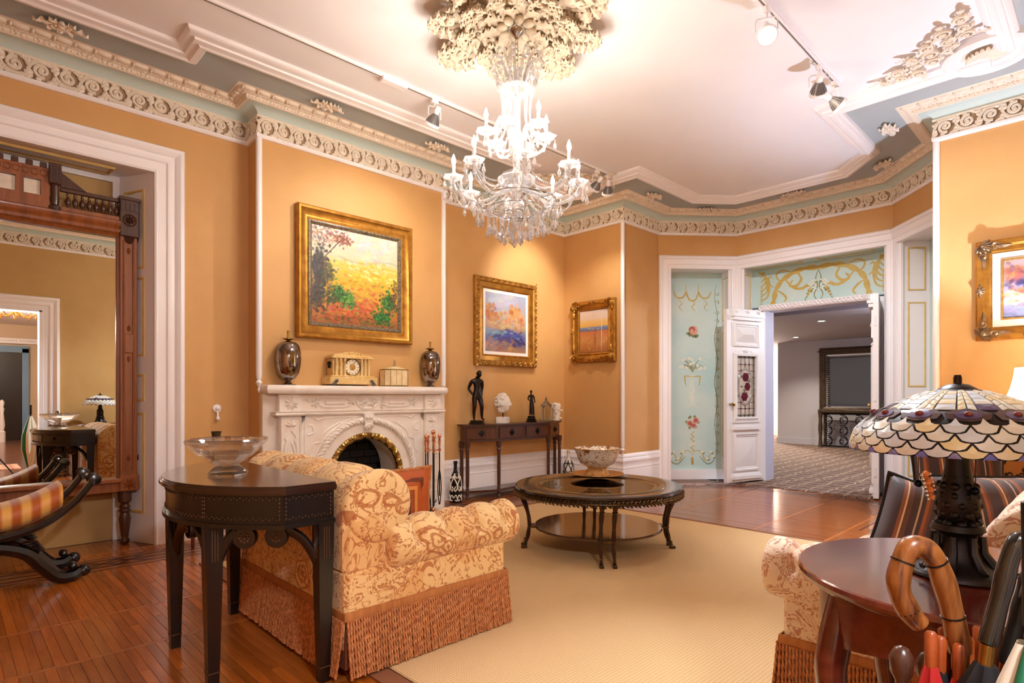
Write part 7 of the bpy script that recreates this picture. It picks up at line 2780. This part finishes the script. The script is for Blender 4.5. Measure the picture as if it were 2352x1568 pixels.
tag(MB().tube(catmull([(1.66, .17, .7135), (1.70, .12, .7135), (1.75, .11, .7135), (1.82, .13, .7135)], 5), .0028, 6).build('lamp_cord', BLACKM), 'thin dark lamp cord lying on the mahogany table', 'cord')

# ================================================================== UMBRELLAS
ANG = rad(-44.1)
us = thing('umbrella_stand', 'dark turned wood umbrella stand in front of the mahogany table', 'umbrella stand', (1.14, .13, 0))
for x in (-.085, .085):
    for y in (-.10, .10):
        hh = 0 if (x < 0) else -.06
        MB().lathe([(.018, 0), (.02, .03), (.013, .06), (.016, .25), (.013, .4), (.016, .55), (.02, .565), (.013, .60 + hh), (.016, .62 + hh), (.02, .636 + hh), (.02, .648 + hh), (.009, .656 + hh), (.009, .664 + hh), (.016, .678 + hh), (.017, .70 + hh), (.010, .714 + hh), (.001, .718 + hh)], 14, (x, y, 0)).build('post', WALDARK, us)
for z in (.08, .54):
    m = MB()
    for x in (-.085, .085):
        m.bbox(x - .008, x + .008, -.10, .10, z, z + .03, .003)
    for y in (-.10, .10):
        m.bbox(-.085, .085, y - .008, y + .008, z, z + .03, .003)
    m.build('rail', WALDARK, us)
MB().bbox(-.08, .08, -.095, .095, .03, .05, .003).build('drip_tray', BRASS, us)

m_, nt, b_ = newmat('speckled_bamboo')
v = coord(nt, (1, 1, .14))
f = noise(nt, v, 60, 4, .6, .5)
nt.links.new(ramp(nt, f, [(.3, (78, 36, 14)), (.5, (136, 78, 32)), (.75, (166, 104, 48))]), b_.inputs['Base Color'])
b_.inputs['Roughness'].default_value = .3
b_.inputs['Coat Weight'].default_value = .4
BAMB = m_


def crook(name, label, origin, pts, r, mat, shaft_to, bands=(), cloth=None):
    """umbrella standing in the stand; pts are (sideways, up) in the plane facing the room"""
    t = thing(name, label, 'umbrella', origin, ANG)
    P = catmull([(a, 0, b) for a, b in pts], 7)
    k = len(P) - 1
    m = MB().tube(P, [r * (1 + .05 * sin(i * .8)) * (.85 + .15 * min(1, (k - i) / 4)) for i in range(k + 1)], 14)
    h = m.build('handle', mat, t, 60)
    if bands:
        for i in bands:
            i = int(i * k)
            d = (P[min(i + 1, k)] - P[i - 1]).normalized()
            MB().tube([P[i] - d * .0012, P[i] + d * .0012], r * 1.035, 14).build('joint_band', BLACKM, h)
    s = V((shaft_to[0], shaft_to[1], shaft_to[2]))
    p0 = P[0]
    MB().tube([p0 + (p0 - P[1]) * .0, p0 + (s - p0) * .05], r * .8, 10).build('collar', BRASS, t)
    p1 = p0 + (s - p0) * .045
    m = MB()
    L = (s - p1).length
    ax = (s - p1).normalized()
    R = V((0, 0, -1)).rotation_difference(ax).to_matrix().to_4x4()
    m.T = Matrix.Translation(p1) @ R
    m.lathe([(.012, 0), (.026, -.04), (.032, -.12), (.028, -.35), (.014, -L + .05), (.004, -L)], 16, mod=lambda a, z: 1 + .14 * cos(8 * a))
    m.build('canopy', cloth or BLACKM, t, 50)
    return t


BLKC = pm('black_umbrella_cloth', (18, 18, 22), .7)
REDC = pm('red_umbrella_cloth', (176, 26, 24), .65)
crook('bamboo_umbrella', 'umbrella with thick bamboo crook handle in front of the leaded lamp', (.6403, .6606, 0),
      [(.7028 - .0, .700), (.6857, .779), (.6652, .8405), (.6379, .8664), (.6174, .8527), (.6058, .8063), (.6208, .7653), (.6393, .7435)], .0165, BAMB, (.735, .06, .06), (.12, .30, .62, .86), BLKC)
EBON = pm('polished_ebony', (16, 14, 14), .1, coat=.8)
crook('black_crook_umbrella', 'umbrella with glossy black crook handle at the right edge', (.5916, .6103, 0),
      [(.690, .742), (.708, .81), (.722, .868), (.738, .893), (.754, .875), (.756, .835), (.748, .805)], .0125, EBON, (.66, .06, .06), (), BLKC)
crook('plain_black_umbrella', 'umbrella with straight matt black handle behind the black crook', (.6125, .6318, 0),
      [(.742, .70), (.758, .765), (.770, .81), (.776, .835)], .011, BLACKM, (.70, .05, .06), (), BLKC)
# small folding umbrellas with orange wooden grips
GRIP = pm('orange_varnished_grip', (176, 84, 34), .28, c2=(150, 64, 24), vs=12, coat=.4)
for i, (X_, Y_, zz, cl, lb) in enumerate((
        (1.088, 0.199, 0.739, 'r', 'leftmost of the folding umbrellas, red with orange grip'),
        (1.123, 0.193, 0.723, 'b', 'black folding umbrella with orange grip, second in from the bamboo side'),
        (1.151, 0.193, 0.729, 'r', 'red folding umbrella with orange grip, standing behind its neighbours'),
        (1.119, 0.169, 0.720, 'r', 'red folding umbrella with the orange grip lowest of the bundle'),
        (1.153, 0.163, 0.723, 'b', 'black folding umbrella with orange grip, middle of the bundle'),
        (1.191, 0.154, 0.732, 'r', 'red folding umbrella with orange grip, rightmost and tallest'))):
    t = thing('folding_umbrella', lb, 'umbrella', (X_, Y_, 0), ANG + i)
    lean = .012 * (i - 2.5)
    tp = V((0, 0, zz))
    m = MB().tube([tp, tp - V((0, 0, .004)), tp - V((.0, 0, .055))], [.006, .009, .0085], 10)
    m.build('grip', GRIP, t)
    m = MB().lathe([(.004, .30), (.016, .34), (.022, .45), (.018, zz - .09), (.0085, zz - .052)], 14, mod=lambda a, z: 1 + .2 * cos(6 * a))
    m.build('canopy', REDC if cl == 'r' else BLKC, t, 50)
    MB().lathe([(.004, .052), (.004, .31)], 6).build('shaft', BLACKM, t)
# pale green golf umbrella at the very corner
t = thing('golf_umbrella', 'furled white and green golf umbrella in the lower right corner', 'umbrella', (.845, .05, 0))
WG = pm('white_umbrella_cloth', (236, 232, 214), .6)
GG = pm('green_umbrella_cloth', (30, 120, 84), .6)
m = MB()
ax0, ax1 = V((.0, .0, .03)), V((.0, .012, .985))
for k in range(8):
    a0_, a1_ = 2 * pi * k / 8, 2 * pi * (k + 1) / 8
    d = (ax1 - ax0)
    sx_ = d.orthogonal().normalized()
    sy_ = d.normalized().cross(sx_)
    def pan_(a, b, a0_=a0_, a1_=a1_):
        th = a0_ + (a1_ - a0_) * a
        r = (.014 + .066 * min(1, (1 - b) * 2.6) ** .9 * min(1, .3 + b * 2)) * (1 + .28 * sin(pi * a))
        return tuple(ax0 + d * (.12 + .72 * b) + sx_ * (r * cos(th)) + sy_ * (r * sin(th)))
    MB().grid(pan_, 6, 14).build('canopy_panel', (WG, WG, GG, WG)[k % 4], t, 60)
MB().tube([ax0, ax1], .006, 8).build('shaft', BLACKM, t)
MB().tube([ax0 + (ax1 - ax0) * .86, ax1], .012, 10).build('handle', BLACKM, t)

# ================================================================== LAMP IN THE FAR RIGHT CORNER
t = thing('corner_lamp_table', 'small round wooden lamp table in the right corner, hidden behind the leaded lamp', 'table', (5.15, .335, 0))
MB().lathe([(.26, .66), (.27, .67), (.265, .685), (.001, .685)], 32).build('tabletop', WALDARK, t)
MB().lathe([(.14, .02), (.05, .05), (.03, .1), (.04, .3), (.025, .5), (.06, .66)], 16).build('pedestal', WALDARK, t)
for k in range(3):
    a = 2 * pi * k / 3
    MB().tube(catmull([(.04 * cos(a), .04 * sin(a), .14), (.13 * cos(a), .13 * sin(a), .08), (.2 * cos(a), .2 * sin(a), .022)], 5), .02, 8).build('foot', WALDARK, t)
t = thing('cream_shade_lamp', 'table lamp with flared cream fabric shade at the right edge, behind the leaded lamp', 'lamp', (5.15, .335, .685))
MB().lathe([(.08, 0), (.08, .015), (.03, .03), (.05, .1), (.06, .17), (.03, .26), (.012, .3), (.01, .42)], 20).build('base', BRASS, t)
m = MB().lathe([(.225, .35), (.19, .40), (.165, .47), (.15, .54), (.142, .605), (.138, .605), (.146, .54), (.161, .47), (.186, .40), (.221, .35)], 24, cap=False, mod=lambda a, z: 1 + .012 * cos(12 * a))
SHF, nt, b_ = newmat('cream_shade_fabric')
df, tl, mx = node(nt, 'BsdfDiffuse'), node(nt, 'BsdfTranslucent'), node(nt, 'MixShader')
df.inputs[0].default_value = tl.inputs[0].default_value = (*lin((244, 234, 212)), 1)
mx.inputs[0].default_value = .25
nt.links.new(df.outputs[0], mx.inputs[1])
nt.links.new(tl.outputs[0], mx.inputs[2])
nt.links.new(mx.outputs[0], nt.nodes['Material Output'].inputs[0])
m.build('lamp_shade', SHF, t, 60)
lamp('table_lamp_bulb', 'POINT', (5.15, .335, .685 + .47), 60, (.66, .78, 1.0), .03)
# tripod whose leg shows in the pier mirror
t = thing('camera_tripod', 'thin black tripod whose leg shows at the edge of the pier mirror', 'tripod', (.10, -.06, 0))
for x, y in ((.61, .12), (-.38, .0), (.02, -.5)):
    MB().tube([(x, y, .0), (x * .5, y * .5, .47), (0, 0, .92)], [.008, .011, .013], 8).build('leg', BLACKM, t)
MB().lathe([(.03, .88), (.04, .92), (.03, .97)], 12).build('head', BLACKM, t)
